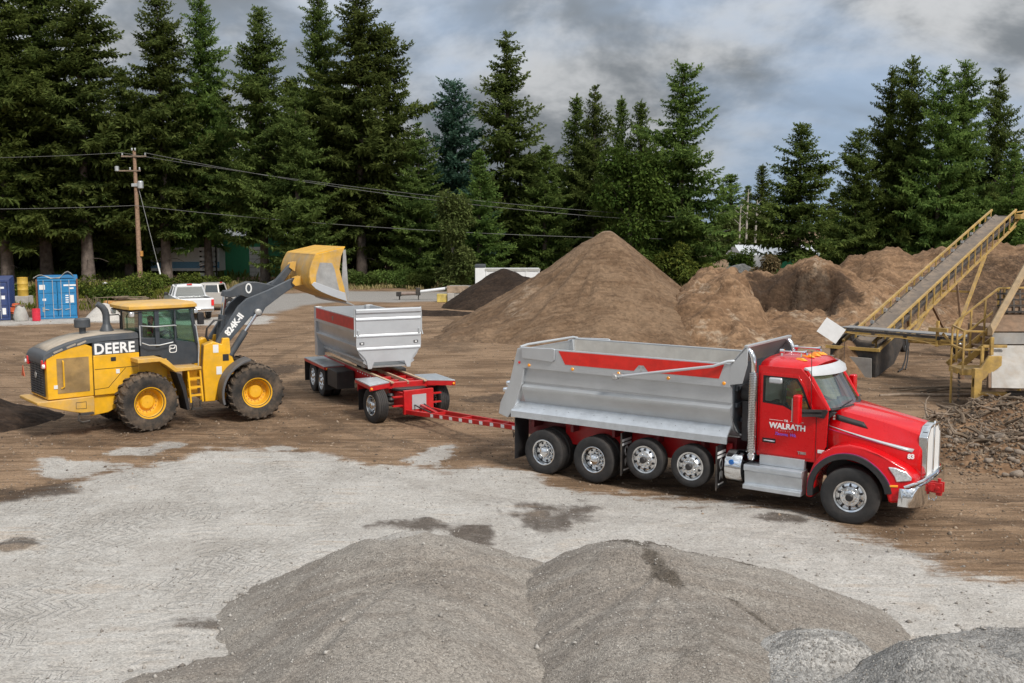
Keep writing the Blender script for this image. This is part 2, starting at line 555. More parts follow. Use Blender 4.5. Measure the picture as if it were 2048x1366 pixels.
def ground_z(x, y):
    pale, dark, road = zones(x, y)
    near = np.clip(1.2 - np.hypot(x, y) / 80, 0.1, 1)
    z = fbm(x * 0.25, y * 0.25, 21, 3) * 0.10 * near
    z = z + fbm(x * 2.2, y * 2.2, 31, 4) * (0.035 + 0.03 * dark) * near * (1 - road * 0.8)
    # ruts along the haul road
    u = (x * 0.57 + y * 0.82)
    z = z + (1 - pale) * vnoise(u * 2.6, (x * 0.82 - y * 0.57) * 0.12, 5) * 0.05 * near
    z = z + dark * 0.02
    # level pads where the vehicles stand
    return z - 0.012


def grid_mesh(name, xs, ys, zs, faces, m, zone=None):
    n = xs.size
    me = bpy.data.meshes.new(name)
    me.vertices.add(n)
    co = np.stack([xs.ravel(), ys.ravel(), zs.ravel()], 1).astype(np.float32)
    me.vertices.foreach_set('co', co.ravel())
    F = np.asarray(faces, np.int32)
    me.loops.add(F.size)
    me.loops.foreach_set('vertex_index', F.ravel())
    me.polygons.add(len(F))
    me.polygons.foreach_set('loop_start', np.arange(0, F.size, 4, dtype=np.int32))
    me.polygons.foreach_set('loop_total', np.full(len(F), 4, np.int32))
    me.polygons.foreach_set('use_smooth', np.ones(len(F), bool))
    me.update(calc_edges=True)
    if zone is not None:
        at = me.attributes.new('zone', 'FLOAT_COLOR', 'POINT')
        z4 = np.concatenate([zone, np.ones((n, 1))], 1).astype(np.float32)
        at.data.foreach_set('color', z4.ravel())
    me.materials.append(m)
    return me


def earth_mat(name, brown=(0.155, 0.098, 0.058), brown2=(0.300, 0.200, 0.124), dark=(0.060, 0.042, 0.030), pale=(0.485, 0.460, 0.425), pale2=(0.365, 0.335, 0.30),
              road=(0.30, 0.285, 0.265), tracks=False, grain=55.0, gbump=0.02, speck=0.25):
    m = bpy.data.materials.new(name)
    m.use_nodes = True
    nt = m.node_tree
    b = nt.nodes['Principled BSDF']
    b.inputs['Roughness'].default_value = 0.92
    b.inputs['Specular IOR Level'].default_value = 0.2
    t = nd(nt, 'ShaderNodeTexCoord')
    ob = t.outputs['Object']
    at = nd(nt, 'ShaderNodeAttribute', attribute_name='zone')
    sep = nd(nt, 'ShaderNodeSeparateColor', {0: at.outputs['Color']})
    nl = nd(nt, 'ShaderNodeTexNoise', {'Vector': ob, 'Scale': 0.45, 'Detail': 5.0, 'Roughness': 0.62}).outputs['Fac']
    nm = nd(nt, 'ShaderNodeTexNoise', {'Vector': ob, 'Scale': 3.2, 'Detail': 5.0, 'Roughness': 0.7}).outputs['Fac']
    nf = nd(nt, 'ShaderNodeTexNoise', {'Vector': ob, 'Scale': grain, 'Detail': 2.0, 'Roughness': 0.7}).outputs['Fac']
    mpg = nd(nt, 'ShaderNodeMapping', {'Vector': ob, 'Rotation': (0, 0, -0.62), 'Scale': (0.10, 1.6, 1)})
    st = nd(nt, 'ShaderNodeTexNoise', {'Vector': mpg.outputs[0], 'Scale': 2.2, 'Detail': 4.0, 'Roughness': 0.65}).outputs['Fac']
    bmixf = mth(nt, 'ADD', mth(nt, 'MULTIPLY', nl, 0.5), mth(nt, 'MULTIPLY', st, 0.5))
    c = mixc(nt, ramp(nt, bmixf, 0.42, 0.58), brown, brown2)
    gate = mth(nt, 'MULTIPLY', mth(nt, 'MULTIPLY', sep.outputs[0], mth(nt, 'SUBTRACT', 1.0, sep.outputs[0])), 4.0)
    jit = mth(nt, 'ADD', mth(nt, 'MULTIPLY', mth(nt, 'SUBTRACT', nm, 0.5), 1.3), mth(nt, 'MULTIPLY', mth(nt, 'SUBTRACT', st, 0.5), 1.6))
    pf = mth(nt, 'ADD', sep.outputs[0], mth(nt, 'MULTIPLY', jit, mth(nt, 'ADD', mth(nt, 'MULTIPLY', gate, 0.8), 0.12)))
    pc = mixc(nt, ramp(nt, mth(nt, 'ADD', mth(nt, 'MULTIPLY', nl, 0.6), mth(nt, 'MULTIPLY', nm, 0.4)), 0.35, 0.65), pale2, pale)
    c = mixc(nt, ramp(nt, pf, 0.22, 0.80), c, pc)
    c = mixc(nt, mth(nt, 'MULTIPLY', sep.outputs[2], 0.9), c, road)
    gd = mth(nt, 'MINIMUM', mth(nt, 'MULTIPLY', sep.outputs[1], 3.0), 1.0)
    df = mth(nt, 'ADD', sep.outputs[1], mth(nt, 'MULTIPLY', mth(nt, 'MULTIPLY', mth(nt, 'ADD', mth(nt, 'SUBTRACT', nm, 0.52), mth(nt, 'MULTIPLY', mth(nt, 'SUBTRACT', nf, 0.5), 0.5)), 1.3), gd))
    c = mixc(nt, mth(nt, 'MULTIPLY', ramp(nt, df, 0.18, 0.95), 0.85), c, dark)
    if tracks:
        wet = mth(nt, 'MULTIPLY', ramp(nt, st, 0.54, 0.70), mth(nt, 'MULTIPLY', ramp(nt, nl, 0.45, 0.62), mth(nt, 'SUBTRACT', 1.0, mth(nt, 'MINIMUM', sep.outputs[0], 1.0))))
        c = mixc(nt, mth(nt, 'MULTIPLY', wet, 0.7), c, (0.075, 0.050, 0.033))
        tan = mth(nt, 'MULTIPLY', ramp(nt, nl, 0.52, 0.66), mth(nt, 'MULTIPLY', ramp(nt, st, 0.45, 0.6), sep.outputs[0]))
        c = mixc(nt, mth(nt, 'MULTIPLY', tan, 0.45), c, (0.36, 0.27, 0.19))
    vo = nd(nt, 'ShaderNodeTexVoronoi', {'Vector': ob, 'Scale': grain * 0.8}, feature='F1')
    vsep = nd(nt, 'ShaderNodeSeparateColor', {0: vo.outputs['Color']})
    sp1 = mth(nt, 'MULTIPLY', mth(nt, 'SUBTRACT', vsep.outputs[0], 0.5), speck * 2)
    c2 = nd(nt, 'ShaderNodeHueSaturation', {'Color': c, 'Value': mth(nt, 'ADD', 1.0, sp1)})
    nt.links.new(c2.outputs[0], b.inputs['Base Color'])
    h = mth(nt, 'ADD', mth(nt, 'MULTIPLY', nf, 0.6), mth(nt, 'MULTIPLY', mth(nt, 'SUBTRACT', 1.0, vo.outputs['Distance']), 0.5))
    h = mth(nt, 'MULTIPLY', h, gbump)
    h = mth(nt, 'ADD', h, mth(nt, 'MULTIPLY', nm, 0.05))
    if tracks:
        # tyre lugs pressed into the fine gravel: rows of chevrons
        wv = nd(nt, 'ShaderNodeTexNoise', {'Vector': ob, 'Scale': 0.16, 'Detail': 2.0})
        lefty = ramp(nt, nd(nt, 'ShaderNodeSeparateXYZ', {0: ob}).outputs[0], -1.5, -6.0)
        wob = nd(nt, 'ShaderNodeVectorMath', {0: wv.outputs['Color'], 'Scale': 2.6}, operation='SCALE').outputs[0]
        for k, (ang, wid, per, off) in enumerate(((0.30, 0.62, 0.20, 0.0), (0.62, 0.55, 0.17, 3.3))):
            mp = nd(nt, 'ShaderNodeMapping', {'Vector': nd(nt, 'ShaderNodeVectorMath', {0: ob, 1: wob}, operation='ADD').outputs[0], 'Rotation': (0, 0, -ang), 'Location': (off, off, 0)})
            s3 = nd(nt, 'ShaderNodeSeparateXYZ', {0: mp.outputs[0]})
            fr = mth(nt, 'ABSOLUTE', mth(nt, 'SUBTRACT', mth(nt, 'FRACT', mth(nt, 'DIVIDE', s3.outputs[1], wid)), 0.5))
            ph = mth(nt, 'ADD', mth(nt, 'DIVIDE', s3.outputs[0], per), mth(nt, 'MULTIPLY', fr, 2.6))
            ph = mth(nt, 'ADD', ph, mth(nt, 'MULTIPLY', nm, 1.3))
            sn = mth(nt, 'SINE', mth(nt, 'MULTIPLY', ph, 2 * PI))
            msk = nd(nt, 'ShaderNodeTexNoise', {'Vector': mp.outputs[0], 'Scale': 0.55, 'Detail': 3.0}).outputs['Fac']
            lug = mth(nt, 'MULTIPLY', ramp(nt, sn, 0.25, 0.85), ramp(nt, msk, 0.50, 0.68))
            h = mth(nt, 'SUBTRACT', h, mth(nt, 'MULTIPLY', mth(nt, 'MULTIPLY', lug, sep.outputs[0]), mth(nt, 'MULTIPLY', lefty, 0.046)))
        # wheel tracks left by the machines: rings of pressed soil with lug marks
        sxy = nd(nt, 'ShaderNodeSeparateXYZ', {0: ob})
        trk = None
        for cx_, cy_, rr_, wd_, pt in ((16.4, 46.1, 25.05, 0.34, 0.0), (16.4, 46.1, 26.95, 0.34, 0.0), (16.4, 46.1, 29.6, 0.30, 0.0), (-7.5, 45.5, 16.4, 0.42, 0.9), (-7.5, 45.5, 14.2, 0.42, 0.9), (-30, 12, 27.4, 0.40, 0.9), (-30, 12, 25.2, 0.40, 0.9), (40, 60, 34, 0.36, 0.0), (40, 60, 36, 0.36, 0.0), (-2, 70, 30.5, 0.36, 0.0), (-2, 70, 32.5, 0.36, 0.0)):
            ux = mth(nt, 'SUBTRACT', sxy.outputs[0], cx_)
            uy = mth(nt, 'SUBTRACT', sxy.outputs[1], cy_)
            dq = mth(nt, 'SUBTRACT', mth(nt, 'SQRT', mth(nt, 'ADD', mth(nt, 'MULTIPLY', ux, ux), mth(nt, 'MULTIPLY', uy, uy))), rr_)
            dq = mth(nt, 'ADD', dq, mth(nt, 'MULTIPLY', mth(nt, 'SUBTRACT', nl, 0.5), 0.8))
            g_ = ramp(nt, mth(nt, 'ABSOLUTE', dq), wd_, wd_ * 0.55)
            if pt:
                lugs = mth(nt, 'SINE', mth(nt, 'ADD', mth(nt, 'MULTIPLY', mth(nt, 'ARCTAN2', uy, ux), rr_ * 22.0), mth(nt, 'MULTIPLY', mth(nt, 'ABSOLUTE', dq), 9.0)))
                g_ = mth(nt, 'MULTIPLY', g_, mth(nt, 'ADD', 0.55, mth(nt, 'MULTIPLY', lugs, 0.45)))
            trk = g_ if trk is None else mth(nt, 'MAXIMUM', trk, g_)
        trk = mth(nt, 'MULTIPLY', trk, mth(nt, 'MULTIPLY', ramp(nt, nm, 0.36, 0.55), mth(nt, 'SUBTRACT', 1.0, mth(nt, 'MULTIPLY', sep.outputs[0], 0.45))))
        h = mth(nt, 'SUBTRACT', h, mth(nt, 'MULTIPLY', trk, 0.05))
        cc_ = mixc(nt, mth(nt, 'MULTIPLY', trk, mth(nt, 'SUBTRACT', 0.40, mth(nt, 'MULTIPLY', sep.outputs[0], 0.22))), c, (0.115, 0.078, 0.052))
        nt.links.new(cc_, c2.inputs['Color'])
        mpr = nd(nt, 'ShaderNodeMapping', {'Vector': ob, 'Rotation': (0, 0, -0.6), 'Scale': (0.22, 3.0, 1)})
        rt = nd(nt, 'ShaderNodeTexNoise', {'Vector': mpr.outputs[0], 'Scale': 2.6, 'Detail': 5.0, 'Roughness': 0.6}).outputs['Fac']
        h = mth(nt, 'ADD', h, mth(nt, 'MULTIPLY', mth(nt, 'MULTIPLY', rt, mth(nt, 'SUBTRACT', 1.0, mth(nt, 'MULTIPLY', sep.outputs[0], 0.6))), 0.10))
    bn = nd(nt, 'ShaderNodeBump', {'Height': h, 'Strength': 0.9, 'Distance': 1.0})
    nt.links.new(bn.outputs[0], b.inputs['Normal'])
    return m


M_GROUND = earth_mat('dirt_and_gravel', tracks=True)

# one sheet in rings round the camera's foot: fine in front, coarse behind, out to the horizon
rad = [0.0, 3.0]
r = 6.0
while r < 140:
    rad.append(r)
    r *= 1.0085
while r < 2500:
    rad.append(r)
    r *= 1.25
th = list(np.linspace(-0.60, 0.60, 460)) + list(np.linspace(0.62, 2 * PI - 0.62, 60))
RR, TH = np.meshgrid(np.array(rad), np.array(th), indexing='ij')
GX, GY = RR * np.sin(TH), RR * np.cos(TH)
pz, dz, rz_ = zones(GX, GY)
GZ = ground_z(GX, GY)
nr, na = RR.shape
ii, jj = np.meshgrid(np.arange(nr - 1), np.arange(na), indexing='ij')
j2 = (jj + 1) % na
FC = np.stack([ii * na + jj, (ii + 1) * na + jj, (ii + 1) * na + j2, ii * na + j2], -1).reshape(-1, 4)
FC = FC[:, ::-1]
ground = link('ground', grid_mesh('ground', GX, GY, GZ, FC, M_GROUND, np.stack([pz.ravel(), dz.ravel(), rz_.ravel()], 1)))
tag(ground, 'brown dirt yard with pale crushed gravel in front', kind='structure')


def pile(name, label, x0, x1, y0, y1, step, fn, m, cat='pile', group=None, zone=None):
    xs = np.arange(x0, x1 + step, step)
    ys = np.arange(y0, y1 + step, step)
    X, Y = np.meshgrid(xs, ys)
    Z = fn(X, Y)
    nx = len(xs)
    i, j = np.meshgrid(np.arange(len(ys) - 1), np.arange(nx - 1), indexing='ij')
    F = np.stack([i * nx + j, i * nx + j + 1, (i + 1) * nx + j + 1, (i + 1) * nx + j], -1).reshape(-1, 4)
    zf = Z.ravel()[F].max(1)
    F = F[zf > -0.10]
    used = np.unique(F)
    mp = np.full(X.size, -1)
    mp[used] = np.arange(len(used))
    ox, oy = (x0 + x1) / 2, (y0 + y1) / 2
    zn = zone(X, Y, Z).reshape(-1, 3)[used] if zone else np.zeros((len(used), 3))
    me = grid_mesh(name, X.ravel()[used] - ox, Y.ravel()[used] - oy, Z.ravel()[used], mp[F], m, zn)
    o = link(name, me)
    o.location = (ox, oy, 0)
    tag(o, label, cat, group)
    return o


def cone(X, Y, cx, cy, h, rx, ry=None, r0=0.12, ang=0.0):
    ry = ry or rx
    dx, dy = X - cx, Y - cy
    c, s = math.cos(ang), math.sin(ang)
    d = np.sqrt(((dx * c + dy * s) / rx) ** 2 + ((-dx * s + dy * c) / ry) ** 2)
    return h * (1 + r0 - np.sqrt(d * d + r0 * r0) * (1 + r0 * 0.5))


def smax(a, b, k=0.16):
    m = np.maximum(a, b)
    return m + k * np.log(np.exp((a - m) / k) + np.exp((b - m) / k)) - k * 0.25


# ---------------------------------------------------------------- foreground gravel
M_GRAV = earth_mat('crushed_gravel', brown=(0.235, 0.205, 0.175), brown2=(0.30, 0.27, 0.235), dark=(0.085, 0.070, 0.055), pale=(0.43, 0.40, 0.365),
                   pale2=(0.36, 0.335, 0.30), grain=60.0, gbump=0.03, speck=0.34)
M_GRAV_G = earth_mat('grey_gravel', brown=(0.235, 0.225, 0.21), brown2=(0.315, 0.30, 0.28), dark=(0.10, 0.092, 0.08), pale=(0.44, 0.42, 0.39),
                     pale2=(0.37, 0.35, 0.325), grain=46.0, gbump=0.035, speck=0.42)


def fA(X, Y):
    z = cone(X, Y, -1.45, 15.2, 1.30, 2.8, 2.4, 0.34)
    z = smax(z, cone(X, Y, -1.35, 12.6, 1.20, 2.2, 3.8, 0.5))
    z = np.maximum(z, cone(X, Y, -3.6, 12.2, 0.22, 1.2, 1.3, 0.5))
    return z + fbm(X * 0.8, Y * 0.8, 41, 3) * 0.10 + vnoise(np.arctan2(Y - 14, X + 1.4) * 9, np.hypot(X + 1.4, Y - 14) * 0.5, 44) * 0.09 + fbm(X * 6, Y * 6, 43, 3) * 0.03


def zA(X, Y, Z):
    p = sstep(0.8, 0.2, np.hypot((X + 1.7) / 0.75, (Y - 15.5) / 0.55) + fbm(X * 2, Y * 2, 4) * 0.5) * 0.9
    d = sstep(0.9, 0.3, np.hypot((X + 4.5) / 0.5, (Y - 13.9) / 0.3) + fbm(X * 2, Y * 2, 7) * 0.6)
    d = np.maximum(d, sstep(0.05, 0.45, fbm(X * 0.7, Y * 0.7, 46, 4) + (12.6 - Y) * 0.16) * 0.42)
    return np.stack([p, d, p * 0], -1)


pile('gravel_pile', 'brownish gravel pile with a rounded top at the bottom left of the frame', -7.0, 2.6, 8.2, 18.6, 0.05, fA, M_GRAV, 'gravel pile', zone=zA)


def fB(X, Y):
    z = cone(X, Y, 1.75, 14.7, 1.34, 2.45, 2.5, 0.30)
    z = smax(z, cone(X, Y, 3.0, 14.6, 0.98, 2.7, 2.1, 0.4, -0.08))
    z = smax(z, cone(X, Y, 2.15, 12.5, 1.10, 2.3, 3.4, 0.45))
    return z + fbm(X * 0.8, Y * 0.8, 51, 3) * 0.10 + vnoise(np.arctan2(Y - 14, X - 2.1) * 9, np.hypot(X - 2.1, Y - 14) * 0.5, 54) * 0.09 + fbm(X * 6, Y * 6, 53, 3) * 0.03


def zB(X, Y, Z):
    w = fbm(X * 2.2, Y * 2.2, 57, 4)
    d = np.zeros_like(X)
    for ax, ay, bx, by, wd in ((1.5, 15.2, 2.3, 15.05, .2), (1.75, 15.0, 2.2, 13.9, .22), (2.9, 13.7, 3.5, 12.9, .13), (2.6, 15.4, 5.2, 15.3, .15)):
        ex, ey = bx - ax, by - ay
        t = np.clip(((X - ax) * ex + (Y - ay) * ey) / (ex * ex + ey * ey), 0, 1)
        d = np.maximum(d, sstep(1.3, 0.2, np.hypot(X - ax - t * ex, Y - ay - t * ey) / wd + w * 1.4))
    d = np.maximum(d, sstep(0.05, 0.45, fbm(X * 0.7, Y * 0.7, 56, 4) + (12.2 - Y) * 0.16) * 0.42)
    return np.stack([sstep(15.0, 16.4, Y) * 0.35, d, d * 0], -1)


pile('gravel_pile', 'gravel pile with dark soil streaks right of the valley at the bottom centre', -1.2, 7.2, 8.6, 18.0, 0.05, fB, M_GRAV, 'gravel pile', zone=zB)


def fC(X, Y):
    z = cone(X, Y, 3.75, 12.05, 0.98, 1.5, 1.5, 0.3)
    z = smax(z, cone(X, Y, 3.1, 11.2, 0.80, 1.9, 2.0, 0.4))
    return z + fbm(X * 1.4, Y * 1.4, 61, 4) * 0.16 + fbm(X * 6, Y * 6, 63, 3) * 0.035


def zC(X, Y, Z):
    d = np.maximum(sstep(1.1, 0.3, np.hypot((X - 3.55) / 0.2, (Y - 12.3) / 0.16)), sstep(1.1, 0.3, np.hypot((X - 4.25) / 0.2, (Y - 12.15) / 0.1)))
    return np.stack([d * 0 + 0.55, d, d * 0], -1)


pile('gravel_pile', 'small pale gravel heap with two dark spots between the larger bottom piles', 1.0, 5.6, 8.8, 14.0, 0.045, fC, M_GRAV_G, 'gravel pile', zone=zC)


def fD(X, Y):
    z = cone(X, Y, 4.75, 10.9, 1.38, 2.2, 2.0, 0.12)
    z = smax(z, cone(X, Y, 8.0, 11.4, 0.85, 3.8, 3.0, 0.5))
    return z + fbm(X * 1.0, Y * 1.0, 71, 4) * 0.18 + fbm(X * 7, Y * 7, 73, 3) * 0.035


def zD(X, Y, Z):
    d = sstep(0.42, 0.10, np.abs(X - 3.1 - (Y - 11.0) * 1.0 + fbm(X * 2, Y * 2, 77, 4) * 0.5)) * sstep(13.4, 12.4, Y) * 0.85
    return np.stack([d * 0 + 0.18, d, d * 0], -1)


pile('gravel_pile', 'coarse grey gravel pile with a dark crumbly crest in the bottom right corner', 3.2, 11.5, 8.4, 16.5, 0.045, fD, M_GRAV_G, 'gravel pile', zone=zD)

# loose stones on the piles and on the gravel ground
rng = np.random.RandomState(5)


def stones(name, pts, sizes, m, parent=None, label=None):
    base = np.array([(1, 0, 0), (-1, 0, 0), (0, 1, 0), (0, -1, 0), (0, 0, 1), (0, 0, -1)], float)
    tri = np.array([(0, 2, 4), (2, 1, 4), (1, 3, 4), (3, 0, 4), (2, 0, 5), (1, 2, 5), (3, 1, 5), (0, 3, 5)])
    n = len(pts)
    sc3 = sizes[:, None, None] * (0.6 + 0.8 * rng.rand(n, 1, 3)) * np.array([1, 1, 0.75])
    a = rng.rand(n) * 2 * PI
    v = base[None] * sc3 + (rng.rand(n, 6, 3) - 0.5) * sizes[:, None, None] * 0.5
    ca, sa = np.cos(a)[:, None], np.sin(a)[:, None]
    vx = v[..., 0] * ca - v[..., 1] * sa
    vy = v[..., 0] * sa + v[..., 1] * ca
    v = np.stack([vx, vy, v[..., 2]], -1) + pts[:, None, :]
    me = bpy.data.meshes.new(name)
    V = v.reshape(-1, 3).astype(np.float32)
    F = (tri[None] + (np.arange(n) * 6)[:, None, None]).reshape(-1, 3).astype(np.int32)
    me.vertices.add(len(V))
    me.vertices.foreach_set('co', V.ravel())
    me.loops.add(F.size)
    me.loops.foreach_set('vertex_index', F.ravel())
    me.polygons.add(len(F))
    me.polygons.foreach_set('loop_start', np.arange(0, F.size, 3, dtype=np.int32))
    me.polygons.foreach_set('loop_total', np.full(len(F), 3, np.int32))
    me.update(calc_edges=True)
    me.materials.append(m)
    o = link(name, me, parent)
    tag(o, label, kind='stuff')
    return o


def stone_mat(name, c0, c1):
    m = bpy.data.materials.new(name)
    m.use_nodes = True
    nt = m.node_tree
    b = nt.nodes['Principled BSDF']
    b.inputs['Roughness'].default_value = 0.9
    g = nd(nt, 'ShaderNodeNewGeometry')
    nt.links.new(mixc(nt, g.outputs['Random Per Island'], c0, c1), b.inputs['Base Color'])
    return m


M_STONE = stone_mat('gravel_stone', (0.17, 0.15, 0.13), (0.46, 0.43, 0.39))
M_STONE_B = stone_mat('dirt_clod', (0.07, 0.052, 0.038), (0.36, 0.27, 0.19))
P = []
for fn, bx, n in ((fA, (-6.8, 2.4, 8.6, 18), 15000), (fB, (-1, 7, 8.8, 17.6), 15000), (fC, (1.2, 5.4, 9, 13.6), 7000), (fD, (3.4, 11, 8.8, 16), 16000)):
    x = bx[0] + (bx[1] - bx[0]) * rng.rand(n)
    y = bx[2] + (bx[3] - bx[2]) * rng.rand(n)
    z = fn(x, y)
    top = np.maximum.reduce([fA(x, y), fB(x, y), fC(x, y), fD(x, y)])
    k = (z > 0.03) & (z > top - 0.02) & (np.abs(x) < y * 0.53)
    P.append(np.stack([x, y, z + 0.002], 1)[k])
P = np.concatenate(P)
nt_ = 1500
x, y = -6 + 14 * rng.rand(nt_), 11 + 7.5 * rng.rand(nt_)
zt_ = np.maximum.reduce([fA(x, y), fB(x, y), fC(x, y), fD(x, y)])
k = (np.abs(zt_) < 0.10) | (rng.rand(nt_) < 0.10)
stones('toe_stones', np.stack([x, y, np.maximum(zt_, ground_z(x, y)) + 0.01], 1)[k], 0.018 + 0.03 * rng.rand(k.sum()) ** 2, M_STONE, None, 'larger stones that rolled to the foot of the gravel piles')
stones('loose_gravel', P, 0.006 + 0.014 * rng.rand(len(P)) ** 2.5, M_STONE, None, 'loose crushed stones lying over the foreground gravel piles')
x, y = -14 + 28 * rng.rand(40000), 10 + 18 * rng.rand(40000)
pl, dk, rd = zones(x, y)
k = (np.abs(x) < y * 0.53) & (rng.rand(40000) < pl * 0.45 + 0.05)
P = np.stack([x, y, ground_z(x, y) + 0.003], 1)[k]
stones('loose_gravel', P, 0.007 + 0.016 * rng.rand(len(P)) ** 3, M_STONE, None, 'scattered gravel chips on the pale ground in front')
n = 26000
y = 18 + 45 * rng.rand(n) ** 1.3
x = (rng.rand(n) * 2 - 1) * y * 0.52
pl, dk, rd = zones(x, y)
k = rng.rand(n) > pl
P = np.stack([x, y, ground_z(x, y) + 0.004], 1)[k]
stones('dirt_clods', P, 0.010 + 0.035 * rng.rand(len(P)) ** 4, M_STONE_B, None, 'small clods and pebbles strewn over the brown yard')

# ---------------------------------------------------------------- soil stockpiles
M_SOIL = earth_mat('brown_soil', brown=(0.128, 0.079, 0.046), brown2=(0.190, 0.124, 0.076), dark=(0.045, 0.032, 0.024), pale=(0.30, 0.225, 0.16), pale2=(0.26, 0.19, 0.13),
                   grain=9.0, gbump=0.05, speck=0.22)
M_COMPOST = earth_mat('dark_compost', brown=(0.024, 0.015, 0.010), brown2=(0.042, 0.027, 0.018), dark=(0.03, 0.022, 0.018), pale=(0.05, 0.034, 0.024), pale2=(0.045, 0.03, 0.02),
                      grain=10.0, gbump=0.06, speck=0.3)
M_LOAM = earth_mat('light_loam', brown=(0.150, 0.088, 0.049), brown2=(0.245, 0.152, 0.088), dark=(0.036, 0.022, 0.014), pale=(0.34, 0.26, 0.185), pale2=(0.29, 0.22, 0.155),
                   grain=8.0, gbump=0.06, speck=0.25)


def f_big(X, Y):
    dx, dy = X - 5.3, Y - 57.6
    a = np.arctan2(dy, dx)
    rad_ = 8.2 + np.where(dx > 0, -1.2, 0.35) * np.abs(np.cos(a)) + fbm(np.cos(a) * 2 + 5, np.sin(a) * 2 + 5, 81, 3) * 0.9
    d = np.hypot(dx, dy) / rad_
    z = 5.62 * (1.06 - np.sqrt(d * d + 0.06 ** 2)) - 0.35 * np.sin(np.clip(d, 0, 1) * PI)
    run = vnoise(a * 14, d * 2.0, 83) * 0.20 * np.clip(d * 3, 0, 1) + vnoise(a * 40, d * 4, 84) * 0.07 * np.clip(d * 3, 0, 1)
    toe = cone(X, Y, -0.6, 54.0, 1.0, 3.2, 2.6, 0.3)
    return np.maximum(z + run, toe) + fbm(X * 1.3, Y * 1.3, 85, 4) * 0.16


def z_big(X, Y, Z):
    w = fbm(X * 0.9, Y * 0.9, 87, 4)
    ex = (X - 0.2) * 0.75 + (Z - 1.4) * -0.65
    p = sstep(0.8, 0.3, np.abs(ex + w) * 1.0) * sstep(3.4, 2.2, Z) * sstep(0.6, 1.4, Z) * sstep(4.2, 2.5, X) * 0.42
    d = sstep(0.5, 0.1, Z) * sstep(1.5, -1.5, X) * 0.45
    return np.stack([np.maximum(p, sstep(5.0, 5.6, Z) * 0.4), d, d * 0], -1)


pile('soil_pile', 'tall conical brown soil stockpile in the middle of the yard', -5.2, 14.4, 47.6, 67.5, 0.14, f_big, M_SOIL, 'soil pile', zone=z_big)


def f_dark(X, Y):
    z = cone(X, Y, -0.6, 75.2, 2.75, 4.3, 4.3, 0.16)
    z = np.maximum(z, cone(X, Y, 0.6, 74.5, 2.2, 4.4, 4.3, 0.2))
    z = np.maximum(z, cone(X, Y, -6.3, 67.6, 0.32, 4.2, 1.2, 0.4, 0.05))
    return z + fbm(X * 0.9, Y * 0.9, 91, 4) * 0.22


pile('compost_pile', 'dark brown compost heap behind the tall soil stockpile', -11.5, 5.5, 65.5, 80.5, 0.16, f_dark, M_COMPOST, 'soil pile')


def f_left(X, Y):
    z = cone(X, Y, -16.9, 30.6, 0.95, 2.9, 2.2, 0.25)
    return z + fbm(X * 1.3, Y * 1.3, 95, 4) * 0.16


pile('compost_pile', 'low dark soil heap cut by the left edge behind the loader', -20.5, -12.6, 27.5, 34, 0.09, f_left, M_COMPOST, 'soil pile')


def f_mid(X, Y):
    z = cone(X, Y, 11.5, 56.0, 3.75, 4.3, 6.4, 0.22, -0.35)
    z = np.maximum(z, cone(X, Y, 17.4, 58.8, 3.9, 6.2, 5.2, 0.28))
    z = np.maximum(z, cone(X, Y, 14.2, 59.7, 3.45, 5.0, 4.2, 0.45))
    z = np.maximum(z, cone(X, Y, 19.5, 60.0, 3.0, 7.0, 6.0, 0.3))
    z = z + fbm(X * 0.7, Y * 0.7, 101, 6, 0.6) * 0.8
    # the face a loader has dug into the mound
    front = np.hypot((X - 14.9) / 1.1, Y - 53.2) - 3.9 + fbm(X * 0.9, Y * 0.9, 103, 4) * 1.5
    inpit = sstep(12.4, 13.6, X + fbm(Y * 0.5, X * 0.2, 104) * 1.2) * sstep(18.6, 17.0, X + fbm(Y * 0.4, X * 0.2, 105) * 1.2)
    floor = 0.60 + 0.5 * sstep(51.0, 56.5, Y) - sstep(53.5, 49.5, Y) * 0.9 + fbm(X * 0.9, Y * 0.9, 107, 5, 0.6) * 0.6
    cut = np.minimum(z, floor + np.clip(front, 0, 9) * 2.3 + fbm(X * 1.5, Y * 1.5, 106, 4) * 0.7)
    z = z * (1 - inpit) + cut * inpit
    low = cone(X, Y, 15.0, 53.4, 1.35, 4.8, 3.4, 0.4) + fbm(X * 0.8, Y * 0.8, 108, 6, 0.6) * 0.5
    return np.maximum(z, low)


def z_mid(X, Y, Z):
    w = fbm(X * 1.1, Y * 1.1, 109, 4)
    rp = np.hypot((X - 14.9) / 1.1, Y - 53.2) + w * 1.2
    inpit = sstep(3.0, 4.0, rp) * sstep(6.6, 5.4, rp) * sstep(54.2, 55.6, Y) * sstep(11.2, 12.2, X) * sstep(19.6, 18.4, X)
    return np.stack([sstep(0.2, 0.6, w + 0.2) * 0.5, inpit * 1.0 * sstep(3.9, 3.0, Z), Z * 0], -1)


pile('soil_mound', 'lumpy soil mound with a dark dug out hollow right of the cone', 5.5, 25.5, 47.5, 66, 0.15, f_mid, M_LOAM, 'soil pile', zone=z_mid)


def f_right(X, Y):
    z = cone(X, Y, 24.2, 66.5, 4.75, 6.6, 6.0, 0.3)
    for k, (cx, h) in enumerate(((27.5, 4.7), (30.5, 4.9), (34.0, 4.8), (38.0, 4.9))):
        z = np.maximum(z, cone(X, Y, cx, 66.5 + 0.5 * (k % 2), h, 6.8, 9.0, 0.35))
    return z + fbm(X * 0.6, Y * 0.6, 111, 6, 0.62) * 0.8


